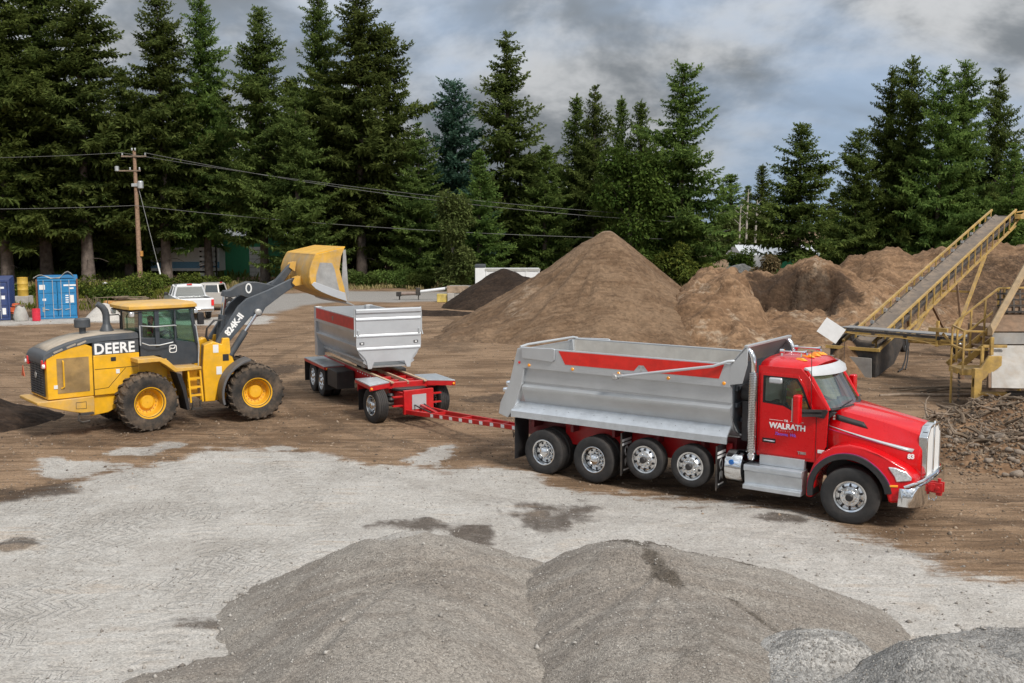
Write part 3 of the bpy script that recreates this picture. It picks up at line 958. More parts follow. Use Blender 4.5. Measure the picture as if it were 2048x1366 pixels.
def z_right(X, Y, Z):
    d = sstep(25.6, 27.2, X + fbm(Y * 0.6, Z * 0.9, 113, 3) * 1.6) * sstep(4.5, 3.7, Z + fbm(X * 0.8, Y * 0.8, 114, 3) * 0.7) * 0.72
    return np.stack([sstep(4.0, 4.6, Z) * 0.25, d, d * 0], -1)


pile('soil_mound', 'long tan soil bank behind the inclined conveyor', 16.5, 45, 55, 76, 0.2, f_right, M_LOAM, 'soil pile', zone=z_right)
# ================================================================ wheels


def arc(cx, cz, r, a0, a1, n):
    return [(cx + r * math.cos(R(a0 + (a1 - a0) * i / n)), cz + r * math.sin(R(a0 + (a1 - a0) * i / n))) for i in range(n + 1)]


def tyre_mesh(rad, width, rim, name='tyre', grooves=4, n=48, m='tyre_rubber'):
    """axis y, centred; sidewalls bulge, tread has grooves round it and shoulder cuts"""
    b = MB()
    w = width / 2
    pr = [(rim - 0.02, -w * 0.80), (rim + 0.015, -w * 0.86), (rim + (rad - rim) * 0.25, -w * 0.97), (rim + (rad - rim) * 0.5, -w), (rim + (rad - rim) * 0.78, -w * 0.96), (rad - 0.02, -w * 0.90)]
    k = grooves
    for i in range(k + 1):
        y0 = -w * 0.84 + (2 * w * 0.84) * (i / (k + 1))
        y1 = -w * 0.84 + (2 * w * 0.84) * ((i + 1) / (k + 1))
        g = 0.006
        pr += [(rad, y0 + g), (rad, y1 - g)]
        if i < k:
            pr += [(rad - 0.014, y1 - g + 0.001), (rad - 0.014, y1 + g - 0.001)]
    pr += [(r_, -y_) for r_, y_ in pr[5::-1]]
    b.lathe(pr, n, 'y', closed=True)
    return b.mesh(name, M_(m), 40)


def rim_convex(rad, width, side=-1):
    """disc wheel with hand holes and studs, face to -y (near side); polished"""
    b = MB()
    w = width / 2
    b.lathe([(rad, -w * 0.86), (rad + 0.012, -w * 0.90), (rad - 0.02, -w * 0.84), (rad - 0.035, -w * 0.62), (rad * 0.70, -w * 0.74), (rad * 0.60, -w * 0.98), (rad * 0.42, -w * 1.02),
             (rad * 0.40, -w * 1.10), (rad * 0.30, -w * 1.16), (0.01, -w * 1.16)], 40, caps=False)
    b.lathe([(rad - 0.01, w * 0.86), (rad - 0.05, w * 0.5), (rad - 0.05, -w * 0.6), (rad - 0.03, -w * 0.8)], 40, caps=False)
    return b


def rim_dish(rad, width, depth=0.17):
    b = MB()
    w = width / 2
    b.lathe([(rad + 0.012, -w * 0.90), (rad, -w * 0.93), (rad - 0.022, -w * 0.86), (rad - 0.03, -w * 0.5), (rad - 0.05, -w + depth), (rad * 0.62, -w + depth + 0.012), (rad * 0.56, -w + depth - 0.03),
             (rad * 0.50, -w + depth - 0.035), (rad * 0.45, -w + depth - 0.10), (rad * 0.40, -w + depth - 0.125), (0.01, -w + depth - 0.14)], 40, caps=False)
    b.lathe([(rad - 0.01, w * 0.86), (rad - 0.05, w * 0.5), (rad - 0.05, -w * 0.2)], 40, caps=False)
    return b


def wheel_parts(rad, width, rimr, kind, n_holes=10):
    """returns meshes (rim, tyre, holes, nuts, hub)"""
    if kind == 'convex':
        rb = rim_convex(rimr, width)
        yh = -width / 2 * 0.74
        fr = 0.76
        ny, nr_ = -width / 2 * 1.02, 0.49
    else:
        rb = rim_dish(rimr, width)
        yh = -width / 2 + 0.165
        fr = 0.74
        ny, nr_ = -width / 2 + 0.125, 0.53
    hb = MB()
    for i in range(n_holes):
        a = 2 * PI * (i + 0.5) / n_holes
        hb.lathe([(0.024, yh - 0.006 - (0.016 if kind == 'convex' else 0.0)), (0.024, yh + 0.02), (0.01, yh + 0.02)], 10, 'y', (rimr * fr * math.cos(a), 0, rimr * fr * math.sin(a)))
    nb = MB()
    for i in range(10):
        a = 2 * PI * i / 10
        nb.lathe([(0.019, ny - 0.035), (0.022, ny + 0.03)], 6, 'y', (rimr * nr_ * math.cos(a), 0, rimr * nr_ * math.sin(a)))
    hub = MB()
    if kind == 'convex':
        hub.lathe([(0.075, -width / 2 * 1.14), (0.075, -width / 2 * 1.14 - 0.05), (0.055, -width / 2 * 1.14 - 0.07), (0.01, -width / 2 * 1.14 - 0.07)], 20)
    else:
        hub.lathe([(rimr * 0.38, -width / 2 + 0.06), (rimr * 0.36, -width / 2 + 0.02), (rimr * 0.25, -width / 2 - 0.005), (0.01, -width / 2 - 0.02)], 20)
    return (rb.mesh('wheel', M_('polished_alloy'), 30), tyre_mesh(rad, width, rimr), hb.mesh('hand_hole', M_('black_gloss')), nb.mesh('lug_nuts', M_('chrome')),
            hub.mesh('hub', M_('black_plastic') if kind == 'convex' else M_('chrome')))


def place_wheel(parts, parent, x, y, z, side, yaw=0.0):
    """side -1: face to -y (near)"""
    w = link('wheel', parts[0], parent)
    w.location = (x, y, z)
    w.rotation_euler = (0, 0, yaw + (0 if side < 0 else PI))
    link('tyre', parts[1], w)
    tag(link('hand_holes', parts[2], w), kind='stuff')
    tag(link('lug_nuts', parts[3], w), kind='stuff')
    link('hub', parts[4], w)
    return w


# ================================================================ people


def person(name, label, seat, rz, hands, shirt, hair_m, vest=None, lean=0.0):
    """seated figure facing +x; seat = pelvis position"""
    root = empty(name, seat, rz, label, 'person')
    J = {'pel': (0, 0, 0.08), 'wst': (0.02, 0, 0.25), 'che': (0.02 + lean, 0, 0.45), 'nek': (0.03 + lean, 0, 0.60), 'hd0': (0.05 + lean, 0, 0.68), 'hd1': (0.06 + lean, 0, 0.80)}
    E_ = [('pel', 'wst'), ('wst', 'che'), ('che', 'nek'), ('nek', 'hd0'), ('hd0', 'hd1')]
    Rr = {'pel': 0.15, 'wst': 0.145, 'che': 0.155, 'nek': 0.062, 'hd0': 0.078, 'hd1': 0.088}
    for s, t in ((-1, 'r'), (1, 'l')):
        h = hands[0] if s < 0 else hands[1]
        J['sh' + t] = (0.02 + lean, s * 0.19, 0.52)
        J['el' + t] = (0.16 + lean, s * 0.27, 0.30)
        J['wr' + t] = h
        J['hn' + t] = (h[0] + 0.07, h[1] * 0.92, h[2] + 0.02)
        J['hp' + t] = (0.05, s * 0.10, 0.06)
        J['kn' + t] = (0.46, s * 0.14, 0.10)
        J['an' + t] = (0.56, s * 0.14, -0.33)
        J['to' + t] = (0.72, s * 0.15, -0.38)
        E_ += [('che', 'sh' + t), ('sh' + t, 'el' + t), ('el' + t, 'wr' + t), ('wr' + t, 'hn' + t), ('pel', 'hp' + t), ('hp' + t, 'kn' + t), ('kn' + t, 'an' + t), ('an' + t, 'to' + t)]
        for k_, v_ in (('sh', .075), ('el', .052), ('wr', .036), ('hn', .042), ('hp', .095), ('kn', .065), ('an', .045), ('to', .04)):
            Rr[k_ + t] = v_
    ks = list(J)
    me = bpy.data.meshes.new('body')
    me.from_pydata([J[k] for k in ks], [(ks.index(a), ks.index(b)) for a, b in E_], [])
    o = link('body', me, root)
    sk = o.modifiers.new('skin', 'SKIN')
    if not me.skin_vertices:
        me.skin_vertices.new()
    for i, k in enumerate(ks):
        me.skin_vertices[0].data[i].radius = (Rr[k], Rr[k] * (1.15 if k in ('che', 'wst', 'pel') else 1))
    me.skin_vertices[0].data[0].use_root = True
    ss = o.modifiers.new('sub', 'SUBSURF')
    ss.levels = ss.render_levels = 2
    me.materials.append(M_(shirt))
    hx = 0.065 + lean
    f = MB()
    prof = [(0.02, 0.655), (0.062, 0.68), (0.078, 0.74), (0.083, 0.80), (0.074, 0.86), (0.04, 0.895), (0.005, 0.90)]
    f.lathe([(r_ + 0.004, h) for r_, h in prof], 18, 'z', (hx, 0, 0))
    f.add([(hx + 0.075, -0.014, 0.76), (hx + 0.075, 0.014, 0.76), (hx + 0.112, 0, 0.755), (hx + 0.08, 0, 0.81)], [(0, 1, 2), (0, 2, 3), (1, 3, 2)])
    for s in (-1, 1):
        f.lathe([(0.005, -0.02), (0.024, -0.012), (0.024, 0.012), (0.005, 0.02)], 8, 'y', (hx - 0.005, s * 0.088, 0.775))
    fc = f.build('head', M_('skin'), root)
    e = MB()
    for s in (-1, 1):
        e.lathe([(0.002, -0.01), (0.011, -0.005), (0.011, 0.005), (0.002, 0.01)], 8, 'x', (hx + 0.080, s * 0.032, 0.79))
    e.box(hx + 0.074, hx + 0.086, -0.025, 0.025, 0.716, 0.724)
    e.build('face_features', M_('dark_cloth'), fc, stuff=True)
    c = MB()
    c.lathe([(0.094, 0.815), (0.092, 0.86), (0.07, 0.905), (0.03, 0.925), (0.005, 0.928)], 18, 'z', (hx - 0.004, 0, 0))
    c.box(hx + 0.05, hx + 0.17, -0.06, 0.06, 0.822, 0.832)
    c.build('cap', hair_m, root, bevel=0.004)
    if vest:
        v = MB()
        v.loft([[(0.02 + lean * t + 0.172 * math.cos(a), (0.205 - 0.02 * (t > 0.95)) * math.sin(a), z) for a in [2 * PI * i / 20 for i in range(20)]] for z, t in ((0.16, 0.2), (0.30, 0.6), (0.45, 1.0), (0.54, 1.0))], caps=False)
        vv = v.build('safety_vest', M_(vest), root)
        q = MB()
        for z in (0.24, 0.42):
            q.loft([[(0.02 + lean * 0.7 + 0.178 * math.cos(a), 0.211 * math.sin(a), zz) for a in [2 * PI * i / 20 for i in range(20)]] for zz in (z, z + 0.05)], caps=False)
        q.build('reflective_band', M_('lime_vest'), vv)
    return root


# ================================================================ dump truck
TR = empty('dump_truck', (1.449, 24.845, 0.0), -0.612, 'red dump truck with silver box and chrome exhaust stacks pulling a trailer', 'dump truck')
WP_DRIVE = wheel_parts(0.53, 0.285, 0.295, 'dish')
WP_LIFT = wheel_parts(0.46, 0.285, 0.295, 'convex')
WP_FRONT = wheel_parts(0.565, 0.41, 0.300, 'convex')
for x in (0.0, 1.36):
    for s in (-1, 1):
        place_wheel(WP_DRIVE, TR, x, s * 1.108, 0.53, s)
        w = place_wheel(WP_DRIVE, TR, x, s * 0.775, 0.53, s)
for x in (2.66, 3.76):
    for s in (-1, 1):
        place_wheel(WP_LIFT, TR, x, s * 1.108, 0.71, s)
for s in (-1, 1):
    place_wheel(WP_FRONT, TR, 7.14, s * 1.045, 0.565, s, 0.17)
# frame and axles
for s in (-1, 1):
    b = MB()
    b.box(0.3, 4.5, s * 0.70 - 0.03, s * 0.70 + 0.03, 0.70, 1.20)
    b.build('frame_skirt', M_('red_frame'), TR, bevel=0.01)
b = MB()
for s in (-1, 1):
    b.box(-1.05, 8.05, s * 0.43 - 0.05, s * 0.43 + 0.05, 0.74, 1.04)
for x in (-1.0, 0.68, 2.2, 3.2, 4.3, 6.0, 7.9):
    b.box(x - 0.06, x + 0.06, -0.38, 0.38, 0.78, 1.0)
b.build('frame', M_('maroon_frame'), TR, bevel=0.01)
for x, z in ((0, 0.53), (1.36, 0.53), (2.66, 0.71), (3.76, 0.71), (7.14, 0.55)):
    a = MB()
    a.tube([(x, -1.0, z), (x, 1.0, z)], 0.075, 10)
    if x < 2:
        a.lathe([(0.05, -0.24), (0.22, -0.12), (0.24, 0.1), (0.1, 0.3)], 16, 'x', (x, 0, z))
    a.build('axle', M_('dark_steel'), TR)
b = MB()
b.box(-0.85, 4.55, -0.62, 0.62, 1.06, 1.32)
for x in (-0.5, 0.6, 1.7, 2.8, 3.9):
    b.box(x, x + 0.08, -1.0, 1.0, 1.05, 1.28)
b.build('subframe', M_('maroon_frame'), TR, bevel=0.01)

# dump body: each side is one pressed sheet with a tall top rail, a groove, a ledge and a rolled lower panel
X0, X1 = -0.62, 4.64


def side_profile(s):
    out = [(-1.245, 2.985), (-1.25, 2.52), (-1.25, 2.50), (-1.155, 2.485), (-1.155, 2.16), (-1.128, 2.15), (-1.128, 2.105), (-1.235, 2.045), (-1.238, 1.985),
           (-1.205, 1.93), (-1.17, 1.85), (-1.13, 1.77), (-1.085, 1.68), (-1.03, 1.60), (-0.90, 1.48), (-0.66, 1.36), (-0.60, 1.33)]
    inn = [(-0.60, 1.37), (-0.66, 1.40), (-0.88, 1.52), (-1.0, 1.64), (-1.07, 1.80), (-1.10, 2.0), (-1.11, 2.9), (-1.11, 2.985)]
    return [(s * -y if s > 0 else y, z) for y, z in out + inn]


for s in (-1, 1):
    b = MB()
    b.prism(side_profile(s), 'x', X0, X1)
    sd = b.build('box_side', M_('silver_paint'), TR, ang=50)
    q = MB()
    q.loft([[(x, s * (y_ - 0.006), z) for y_, z in ((1.106, 2.96), (1.096, 2.0), (1.066, 1.80), (0.998, 1.645), (0.88, 1.53))] for x in (X0 + 0.02, X1 - 0.06)], caps=False, closed=False)
    q.build('box_lining', mat('scoured_steel', (0.56, 0.535, 0.49), 0.55, 0.15, 0.12, vs=2, dust=0.4, dustc=(0.46, 0.41, 0.35)), sd)
    # red panel on the rail
    rp = [(0.42, 2.965), (4.49, 2.965), (4.385, 2.665), (2.74, 2.665), (2.62, 2.80), (2.50, 2.80), (2.38, 2.665), (0.60, 2.665)]
    q = MB()
    q.prism(rp, 'y', s * 1.2465, s * 1.256)
    q.build('red_panel', M_('red_strip'), sd)
    q = MB()
    for px, pz_ in ((-0.04, 0.02), (0.04, 0.02), (0, -0.05)):
        q.lathe([(0.03, s * 1.248), (0.03, s * 1.256)], 8, 'y', (2.56 + px, 0, 2.735 + pz_))
    q.build('rail_emblem', M_('bare_steel'), sd, stuff=True)
    for x in (-0.40, 0.80, 2.0, 3.22, 4.50):
        l = MB()
        l.lathe([(0.038, s * 1.247), (0.038, s * 1.262), (0.030, s * 1.272), (0.005, s * 1.276)][::s], 14, 'y', (x, 0, 2.575))
        l.build('marker_lamp', M_('amber_lens'), sd)
    # housing of the tarp at the tail
    h = MB()
    h.prism([(-0.58, 2.73), (0.27, 2.70), (0.33, 2.76), (0.34, 3.005), (0.27, 3.02), (-0.60, 2.99)], 'y', s * 1.252, s * 1.30)
    h.build('tarp_housing', M_('silver_paint'), TR, bevel=0.012)
    # tail post leaning to the rear
    p = MB()
    p.prism([(-0.75, 2.95), (-0.60, 2.985), (-0.55, 2.45), (-0.64, 2.06), (-0.80, 1.62), (-0.92, 1.40), (-1.03, 1.25), (-1.30, 1.33), (-1.24, 1.62), (-0.98, 2.10)], 'y', s * 1.02, s * 1.243)
    p.build('tail_post', M_('silver_paint'), TR, bevel=0.015)
    l = MB()
    l.lathe([(0.03, s * 1.243), (0.03, s * 1.262), (0.008, s * 1.268)][::s], 12, 'y', (-0.68, 0, 2.62))
    l.build('marker_lamp', M_('red_lens'), TR)
    for z in (2.07, 1.90):
        l = MB()
        xx = -1.0 - (2.1 - z) * 0.55
        l.lathe([(0.07, xx + 0.06), (0.075, xx - 0.03), (0.06, xx - 0.10), (0.01, xx - 0.115)], 16, 'x', (0, s * 1.12, z))
        l.build('tail_lamp', M_('chrome'), TR)
    # skirt over the wheels
    k = MB()
    k.loft([[(x, s * -1 * y_, z) if s > 0 else (x, y_, z) for y_, z in ((-1.06, 1.66), (-1.285, 1.445), (-1.29, 1.30), (-1.26, 1.30), (-1.25, 1.42), (-1.04, 1.62))] for x in (-0.90, 0.9, 2.7, 4.60)])
    sk_ = k.build('skirt', M_('aluminium_plate'), TR, ang=25)
    k = MB()
    for x in np.linspace(-0.7, 4.4, 16):
        k.lathe([(0.007, 1.548), (0.007, 1.556), (0.003, 1.558)], 6, 'z', (x, s * 1.19, 0))
    k.build('rivets', M_('dark_steel'), sk_, stuff=True)
# front bulkhead, raised head panel and floor, tailgate
b = MB()
b.prism([(-1.12, 2.95), (-1.10, 1.85), (-0.65, 1.42), (0.65, 1.42), (1.10, 1.85), (1.12, 2.95)], 'x', 4.60, 4.66)
for z in (1.75, 2.1, 2.45):
    b.box(4.665, 4.72, -1.05 + (0.3 if z < 1.8 else 0), 1.05 - (0.3 if z < 1.8 else 0), z - 0.05, z + 0.05)
b.build('bulkhead', M_('loader_grey'), TR, bevel=0.008)
b = MB()
b.add([(4.60, -1.25, 2.95), (4.60, 1.25, 2.95), (4.95, 1.25, 3.38), (4.95, -1.25, 3.38), (4.64, -1.25, 2.93), (4.64, 1.25, 2.93), (5.0, 1.25, 3.36), (5.0, -1.25, 3.36)],
      [(0, 1, 2, 3), (7, 6, 5, 4), (0, 3, 7, 4), (1, 5, 6, 2), (3, 2, 6, 7), (0, 4, 5, 1)])
b.prism([(4.62, 2.55), (4.90, 2.60), (5.0, 3.0), (5.0, 3.36), (4.93, 3.36), (4.62, 2.98)], 'y', -1.25, -1.22)
b.prism([(4.62, 2.55), (4.90, 2.60), (5.0, 3.0), (5.0, 3.36), (4.93, 3.36), (4.62, 2.98)], 'y', 1.22, 1.25)
b.box(4.93, 5.01, -1.26, 1.26, 3.35, 3.40)
b.build('cab_shield', M_('silver_paint'), TR, bevel=0.008)
b = MB()
b.box(X0, X1, -0.66, 0.66, 1.335, 1.375)
b.build('box_floor', M_('bare_steel'), TR)
b = MB()
b.add([(-0.72, -1.02, 2.93), (-0.72, 1.02, 2.93), (-1.16, 1.02, 1.36), (-1.16, -1.02, 1.36), (-0.66, -1.02, 2.93), (-0.66, 1.02, 2.93), (-1.10, 1.02, 1.36), (-1.10, -1.02, 1.36)],
      [(0, 1, 2, 3), (7, 6, 5, 4), (0, 3, 7, 4), (1, 5, 6, 2), (3, 2, 6, 7), (0, 4, 5, 1)])
b.build('tailgate', M_('silver_paint'), TR)
b = MB()
b.tube([(-0.66, -1.24, 2.99), (-0.62, -1.0, 3.03), (-0.58, 1.0, 3.03), (-0.60, 1.24, 2.99)], 0.028, 8)
b.build('tarp_bow', M_('bright_silver'), TR)
for s in (-1, 1):
    b = MB()
    b.tube([(4.72, s * 1.22, 3.06), (4.60, s * 1.31, 3.05), (4.30, s * 1.36, 2.93), (3.2, s * 1.37, 2.735), (2.05, s * 1.37, 2.525)], 0.030, 10)
    ar = b.build('tarp_arm', M_('bright_silver'), TR)
    b = MB()
    b.lathe([(0.01, s * 1.26), (0.065, s * 1.27), (0.07, s * 1.42), (0.05, s * 1.44), (0.01, s * 1.44)][::s], 16, 'y', (1.98, 0, 2.51))
    b.box(1.92, 2.16, s * 1.35 - 0.04, s * 1.35 + 0.04, 2.50, 2.58)
    b.build('arm_motor', M_('bare_steel'), ar, bevel=0.006)
# mud flaps
for x, z0, z1, print_ in ((-0.80, 0.28, 1.28, False), (2.08, 0.30, 1.24, True), (4.36, 0.30, 1.22, True)):
    for s in (-1, 1):
        b = MB()
        b.box(x - 0.008, x + 0.008, s * 1.26, s * 0.68, z0, z1) if s > 0 else b.box(x - 0.008, x + 0.008, -1.26, -0.68, z0, z1)
        f = b.build('mud_flap', M_('black_plastic'), TR)
        if print_:
            q = MB()
            for k in range(2):
                q.box(x + 0.009, x + 0.012, s * 1.20, s * 0.78, 1.03 - k * 0.09, 1.085 - k * 0.09) if s > 0 else q.box(x + 0.009, x + 0.012, -1.20, -0.78, 1.03 - k * 0.09, 1.085 - k * 0.09)
            q.ring([(s * 1.0 + 0.09 * math.cos(t), 0.80 + 0.12 * math.sin(t)) for t in np.linspace(0, 2 * PI, 12, endpoint=False)],
                   [(s * 1.0 + 0.05 * math.cos(t), 0.80 + 0.075 * math.sin(t)) for t in np.linspace(0, 2 * PI, 12, endpoint=False)], 'x', x + 0.009, x + 0.012)
            q.prism([(s * 1.07, 0.46), (s * 1.08, 0.62), (s * 1.0, 0.66), (s * 0.9, 0.62), (s * 0.93, 0.46), (s * 1.0, 0.56)], 'x', x + 0.009, x + 0.012)
            q.box(x + 0.009, x + 0.012, min(s * 1.14, s * 0.86), max(s * 1.14, s * 0.86), 0.36, 0.395)
            q.build('flap_print', M_('white_letter'), f, stuff=True)
            k = MB()
            k.tube([(x + 0.02, s * 1.275, z0 - 0.02), (x + 0.02, s * 1.275, z1)], 0.016, 6)
            k.build('flap_rod', M_('dark_steel'), f)
# fuel tank and its straps
for s in (-1, 1):
    b = MB()
    b.lathe([(0.05, 4.52), (0.33, 4.53), (0.35, 4.55), (0.35, 4.86), (0.33, 4.90)], 40, 'x', (0, s * 0.90, 0.79))
    t = b.build('fuel_tank', M_('chrome'), TR)
    b = MB()
    b.lathe([(0.22, 4.905), (0.23, 4.92), (0.23, 6.0), (0.05, 6.02)], 32, 'x', (0, s * 0.82, 0.66))
    b.build('tank_body', M_('black_plastic'), t)
    b = MB()
    b.lathe([(0.01, 0), (0.055, 0), (0.055, 0.04), (0.01, 0.045)], 16, 'y', (0, 0, 0))
    for i, v in enumerate(b.v):
        p = Matrix.Rotation(0, 4, 'X') @ Vector(v)
        b.v[i] = (4.70 + p.x, s * (1.222 + p.y), 0.93 + p.z)
    b.build('fuel_cap', mat('cap_blue', (0.02, 0.13, 0.42), 0.35), t)
    # steps
    b = MB()
    zc = s
    b.prism([(s * 0.86, 0.92), (s * 1.235, 0.92), (s * 1.245, 0.885), (s * 1.245, 0.80), (s * 1.20, 0.78), (s * 1.17, 0.52), (s * 1.275, 0.50), (s * 1.275, 0.415), (s * 0.86, 0.415)], 'x', 4.97, 6.20)
    st = b.build('step', M_('aluminium_plate'), TR, bevel=0.008)
    b = MB()
    b.box(5.24, 6.18, min(s * 0.9, s * 1.06), max(s * 0.9, s * 1.06), 0.925, 1.13)
    b.build('step_riser', M_('aluminium_plate'), st, bevel=0.006)
    b = MB()
    for i in range(12):
        for j in range(2):
            b.box(5.05 + i * 0.095, 5.11 + i * 0.095, s * 1.24 - 0.012 - 0.05 * j * s - 0.01, s * 1.24 + 0.0 - 0.05 * j * s, 0.502, 0.507)
    b.build('grip_tread', M_('galvanised'), st, stuff=True)
# ---- cab
CAB = [(5.15, 1.10), (6.40, 1.10), (6.40, 1.42), (6.60, 1.50), (6.62, 2.17), (6.16, 2.90), (6.02, 2.98), (5.15, 2.98)]
WIN_O = [(5.265, 2.225), (5.70, 2.19), (5.90, 2.10), (6.05, 2.04), (6.32, 2.06), (6.10, 2.60), (5.98, 2.775), (5.265, 2.785)]
WIN_I = [(5.305, 2.26), (5.71, 2.225), (5.91, 2.135), (6.06, 2.08), (6.265, 2.09), (6.06, 2.58), (5.955, 2.735), (5.305, 2.745)]
OUT8 = [(5.15, 1.10), (5.8, 1.10), (6.40, 1.10), (6.60, 1.45), (6.62, 2.17), (6.22, 2.80), (6.04, 2.98), (5.15, 2.98)]
DOOR_O = [(5.21, 1.16), (5.75, 1.16), (6.30, 1.16), (6.36, 1.40), (6.37, 2.06), (6.14, 2.62), (6.0, 2.84), (5.21, 2.845)]
for s in (-1, 1):
    b = MB()
    b.ring(OUT8, WIN_O, 'y', s * 0.96, s * 1.005)
    b.build('cab_side', M_('red_paint'), TR, bevel=0.01)
    b = MB()
    b.ring(DOOR_O, WIN_O, 'y', s * 1.003, s * 1.022)
    d = b.build('door', M_('red_paint'), TR, bevel=0.008)
    b = MB()
    b.ring(WIN_O, WIN_I, 'y', s * 0.995, s * 1.025)
    b.build('window_seal', M_('black_gloss'), d)
    b = MB()
    b.prism(WIN_I, 'y', s * 1.002, s * 1.008)
    b.build('window', GLASS_TRUCK, d)
    b = MB()
    b.box(5.28, 5.56, min(s * 1.022, s * 1.03), max(s * 1.022, s * 1.03), 1.395, 1.485)
    b.build('handle_recess', M_('black_gloss'), d, bevel=0.02)
    b = MB()
    b.tube([(5.30, s * 1.03, 1.44), (5.34, s * 1.05, 1.445), (5.50, s * 1.05, 1.44), (5.54, s * 1.03, 1.435)], 0.016, 8)
    b.build('door_handle', M_('chrome'), d)
    b = MB()
    b.box(5.40, 5.68, min(s * 1.02, s * 1.10), max(s * 1.02, s * 1.10), 2.64, 2.76)
    b.build('lookdown_mirror', M_('bright_silver'), d, bevel=0.03)
    b = MB()
    b.box(6.43, 6.57, min(s * 1.006, s * 1.016), max(s * 1.006, s * 1.016), 1.30, 1.37)
    b.build('side_lamp', M_('white_paint'), TR, bevel=0.005)
    # mirror on its bracket
    b = MB()
    mx_ = 6.08 if s < 0 else 6.28
    b.box(mx_, mx_ + 0.14, min(s * 1.36, s * 1.56), max(s * 1.36, s * 1.56), 1.93, 2.52 if s < 0 else 2.60)
    mr = b.build('mirror', M_('red_paint'), TR, bevel=0.035, segs=3)
    b = MB()
    b.box(mx_ - 0.018, mx_ - 0.001, min(s * 1.38, s * 1.54), max(s * 1.38, s * 1.54), 1.98, 2.45)
    b.build('mirror_glass', M_('chrome'), mr)
    b = MB()
    b.prism([(6.15, 2.06), (6.55, 2.02), (6.62, 2.16), (6.60, 2.20), (6.15, 2.15)], 'y', s * 1.0, s * 1.06)
    b.bar((6.5, s * 1.04, 2.08), (mx_ + 0.08, s * 1.38, 2.09), 0.05, 0.045)
    b.bar((6.5, s * 1.04, 2.17), (mx_ + 0.08, s * 1.38, 2.19), 0.05, 0.045)
    b.build('mirror_bracket', M_('black_plastic'), mr)
    b = MB()
    b.tube([(6.28, s * 1.03, 2.1), (6.26, s * 1.04, 3.35)], 0.007, 5)
    b.build('antenna', M_('black_plastic'), TR)
# cab rear wall, floor, roof
b = MB()
b.box(5.15, 5.19, -0.96, 0.96, 1.1, 2.9)
b.box(5.15, 6.6, -0.96, 0.96, 1.08, 1.14)
b.build('cab_wall', M_('red_paint'), TR, bevel=0.01)
rf = []
for x, zz, ww in ((5.14, 2.965, 0.985), (5.16, 3.0, 0.99), (5.45, 3.05, 0.985), (5.85, 3.04, 0.97), (6.08, 2.99, 0.95), (6.17, 2.93, 0.93)):
    ring = []
    for i in range(15):
        t = -1 + 2 * i / 14
        ring.append((x + 0.10 * (1 - t * t) * (x > 5.9), ww * t, zz + 0.115 * (1 - abs(t) ** 2.6) - 0.07 * max(0, abs(t) - 0.85) / 0.15))
    ring += [(x, ww * 0.9, zz - 0.10), (x, -ww * 0.9, zz - 0.10)]
    rf.append(ring)
b = MB()
b.loft(rf)
b.build('roof', M_('red_paint'), TR, ang=50)
# windshield, pillar, visor
b = MB()
ws = []
for z, x, hw in ((2.19, 6.63, 0.93), (2.4, 6.50, 0.92), (2.65, 6.34, 0.90), (2.92, 6.165, 0.87)):
    ws.append([(x + 0.22 * (1 - (t / hw) ** 2), t, z) for t in np.linspace(-hw, hw, 13)])
b.loft(ws, caps=False, closed=False)
sh = b.build('windshield', GLASS_SHIELD, TR)
for s in (-1, 1):
    b = MB()
    b.tube([(6.62, s * 0.965, 2.17), (6.40, s * 0.955, 2.54), (6.15, s * 0.925, 2.93)], 0.045, 8)
    b.build('pillar', M_('red_paint'), TR)
b = MB()
b.tube([(6.625 + 0.22 * (1 - (t / 0.95) ** 2), t, 2.185) for t in np.linspace(-0.93, 0.93, 13)], 0.035, 6)
b.build('cowl_seal', M_('black_plastic'), sh)
for t0, t1 in ((-0.7, -0.15), (0.1, 0.65)):
    b = MB()
    b.tube([(6.66 + 0.22 * (1 - t0 * t0), t0, 2.22), (6.62 + 0.22 * (1 - t1 * t1), t1, 2.30)], 0.012, 5)
    b.build('wiper', M_('black_gloss'), sh)
b = MB()
vr = []
for t in np.linspace(-1, 1, 17):
    bx_ = 6.14 + 0.30 * (1 - abs(t) ** 2.2)
    y_ = t * 0.96
    vr.append([(bx_ - 0.04, y_, 3.0 + 0.03 * (1 - t * t)), (bx_ + 0.10, y_, 2.93 + 0.01 * (1 - t * t)), (bx_ + 0.13, y_, 2.84), (bx_ + 0.10, y_, 2.835), (bx_ + 0.06, y_, 2.91), (bx_ - 0.06, y_, 2.97)])
b.loft(vr)
b.build('sun_visor', M_('visor_white'), TR, ang=50)
for y in (-0.62, -0.28, 0.0, 0.28, 0.62):
    b = MB()
    xx = 5.98 - abs(y) * 0.12
    zt = 3.135 - 0.04 * (abs(y) > 0.5)
    b.loft([[(xx + a_ * 0.14, y + c_ * 0.055, zt) for a_, c_ in ((-1, -.6), (-1, .6), (0.6, 1), (1, 0), (0.6, -1))], [(xx - 0.02 + a_ * 0.06, y + c_ * 0.03, zt + 0.05) for a_, c_ in ((-1, -.6), (-1, .6), (0.6, 1), (1, 0), (0.6, -1))]])
    b.build('roof_lamp', M_('amber_lens'), TR)
for y in (-0.46, 0.40):
    b = MB()
    b.lathe([(0.012, 5.45), (0.018, 5.75), (0.028, 5.88), (0.055, 5.96), (0.06, 5.97), (0.01, 5.95)], 14, 'x', (0, y, 3.24))
    b.lathe([(0.045, 5.40), (0.045, 5.48)], 12, 'x', (0, y, 3.24))
    b.box(5.42, 5.46, y - 0.02, y + 0.02, 3.12, 3.24)
    b.box(5.84, 5.87, y - 0.02, y + 0.02, 3.12, 3.22)
    b.build('air_horn', M_('chrome'), TR)
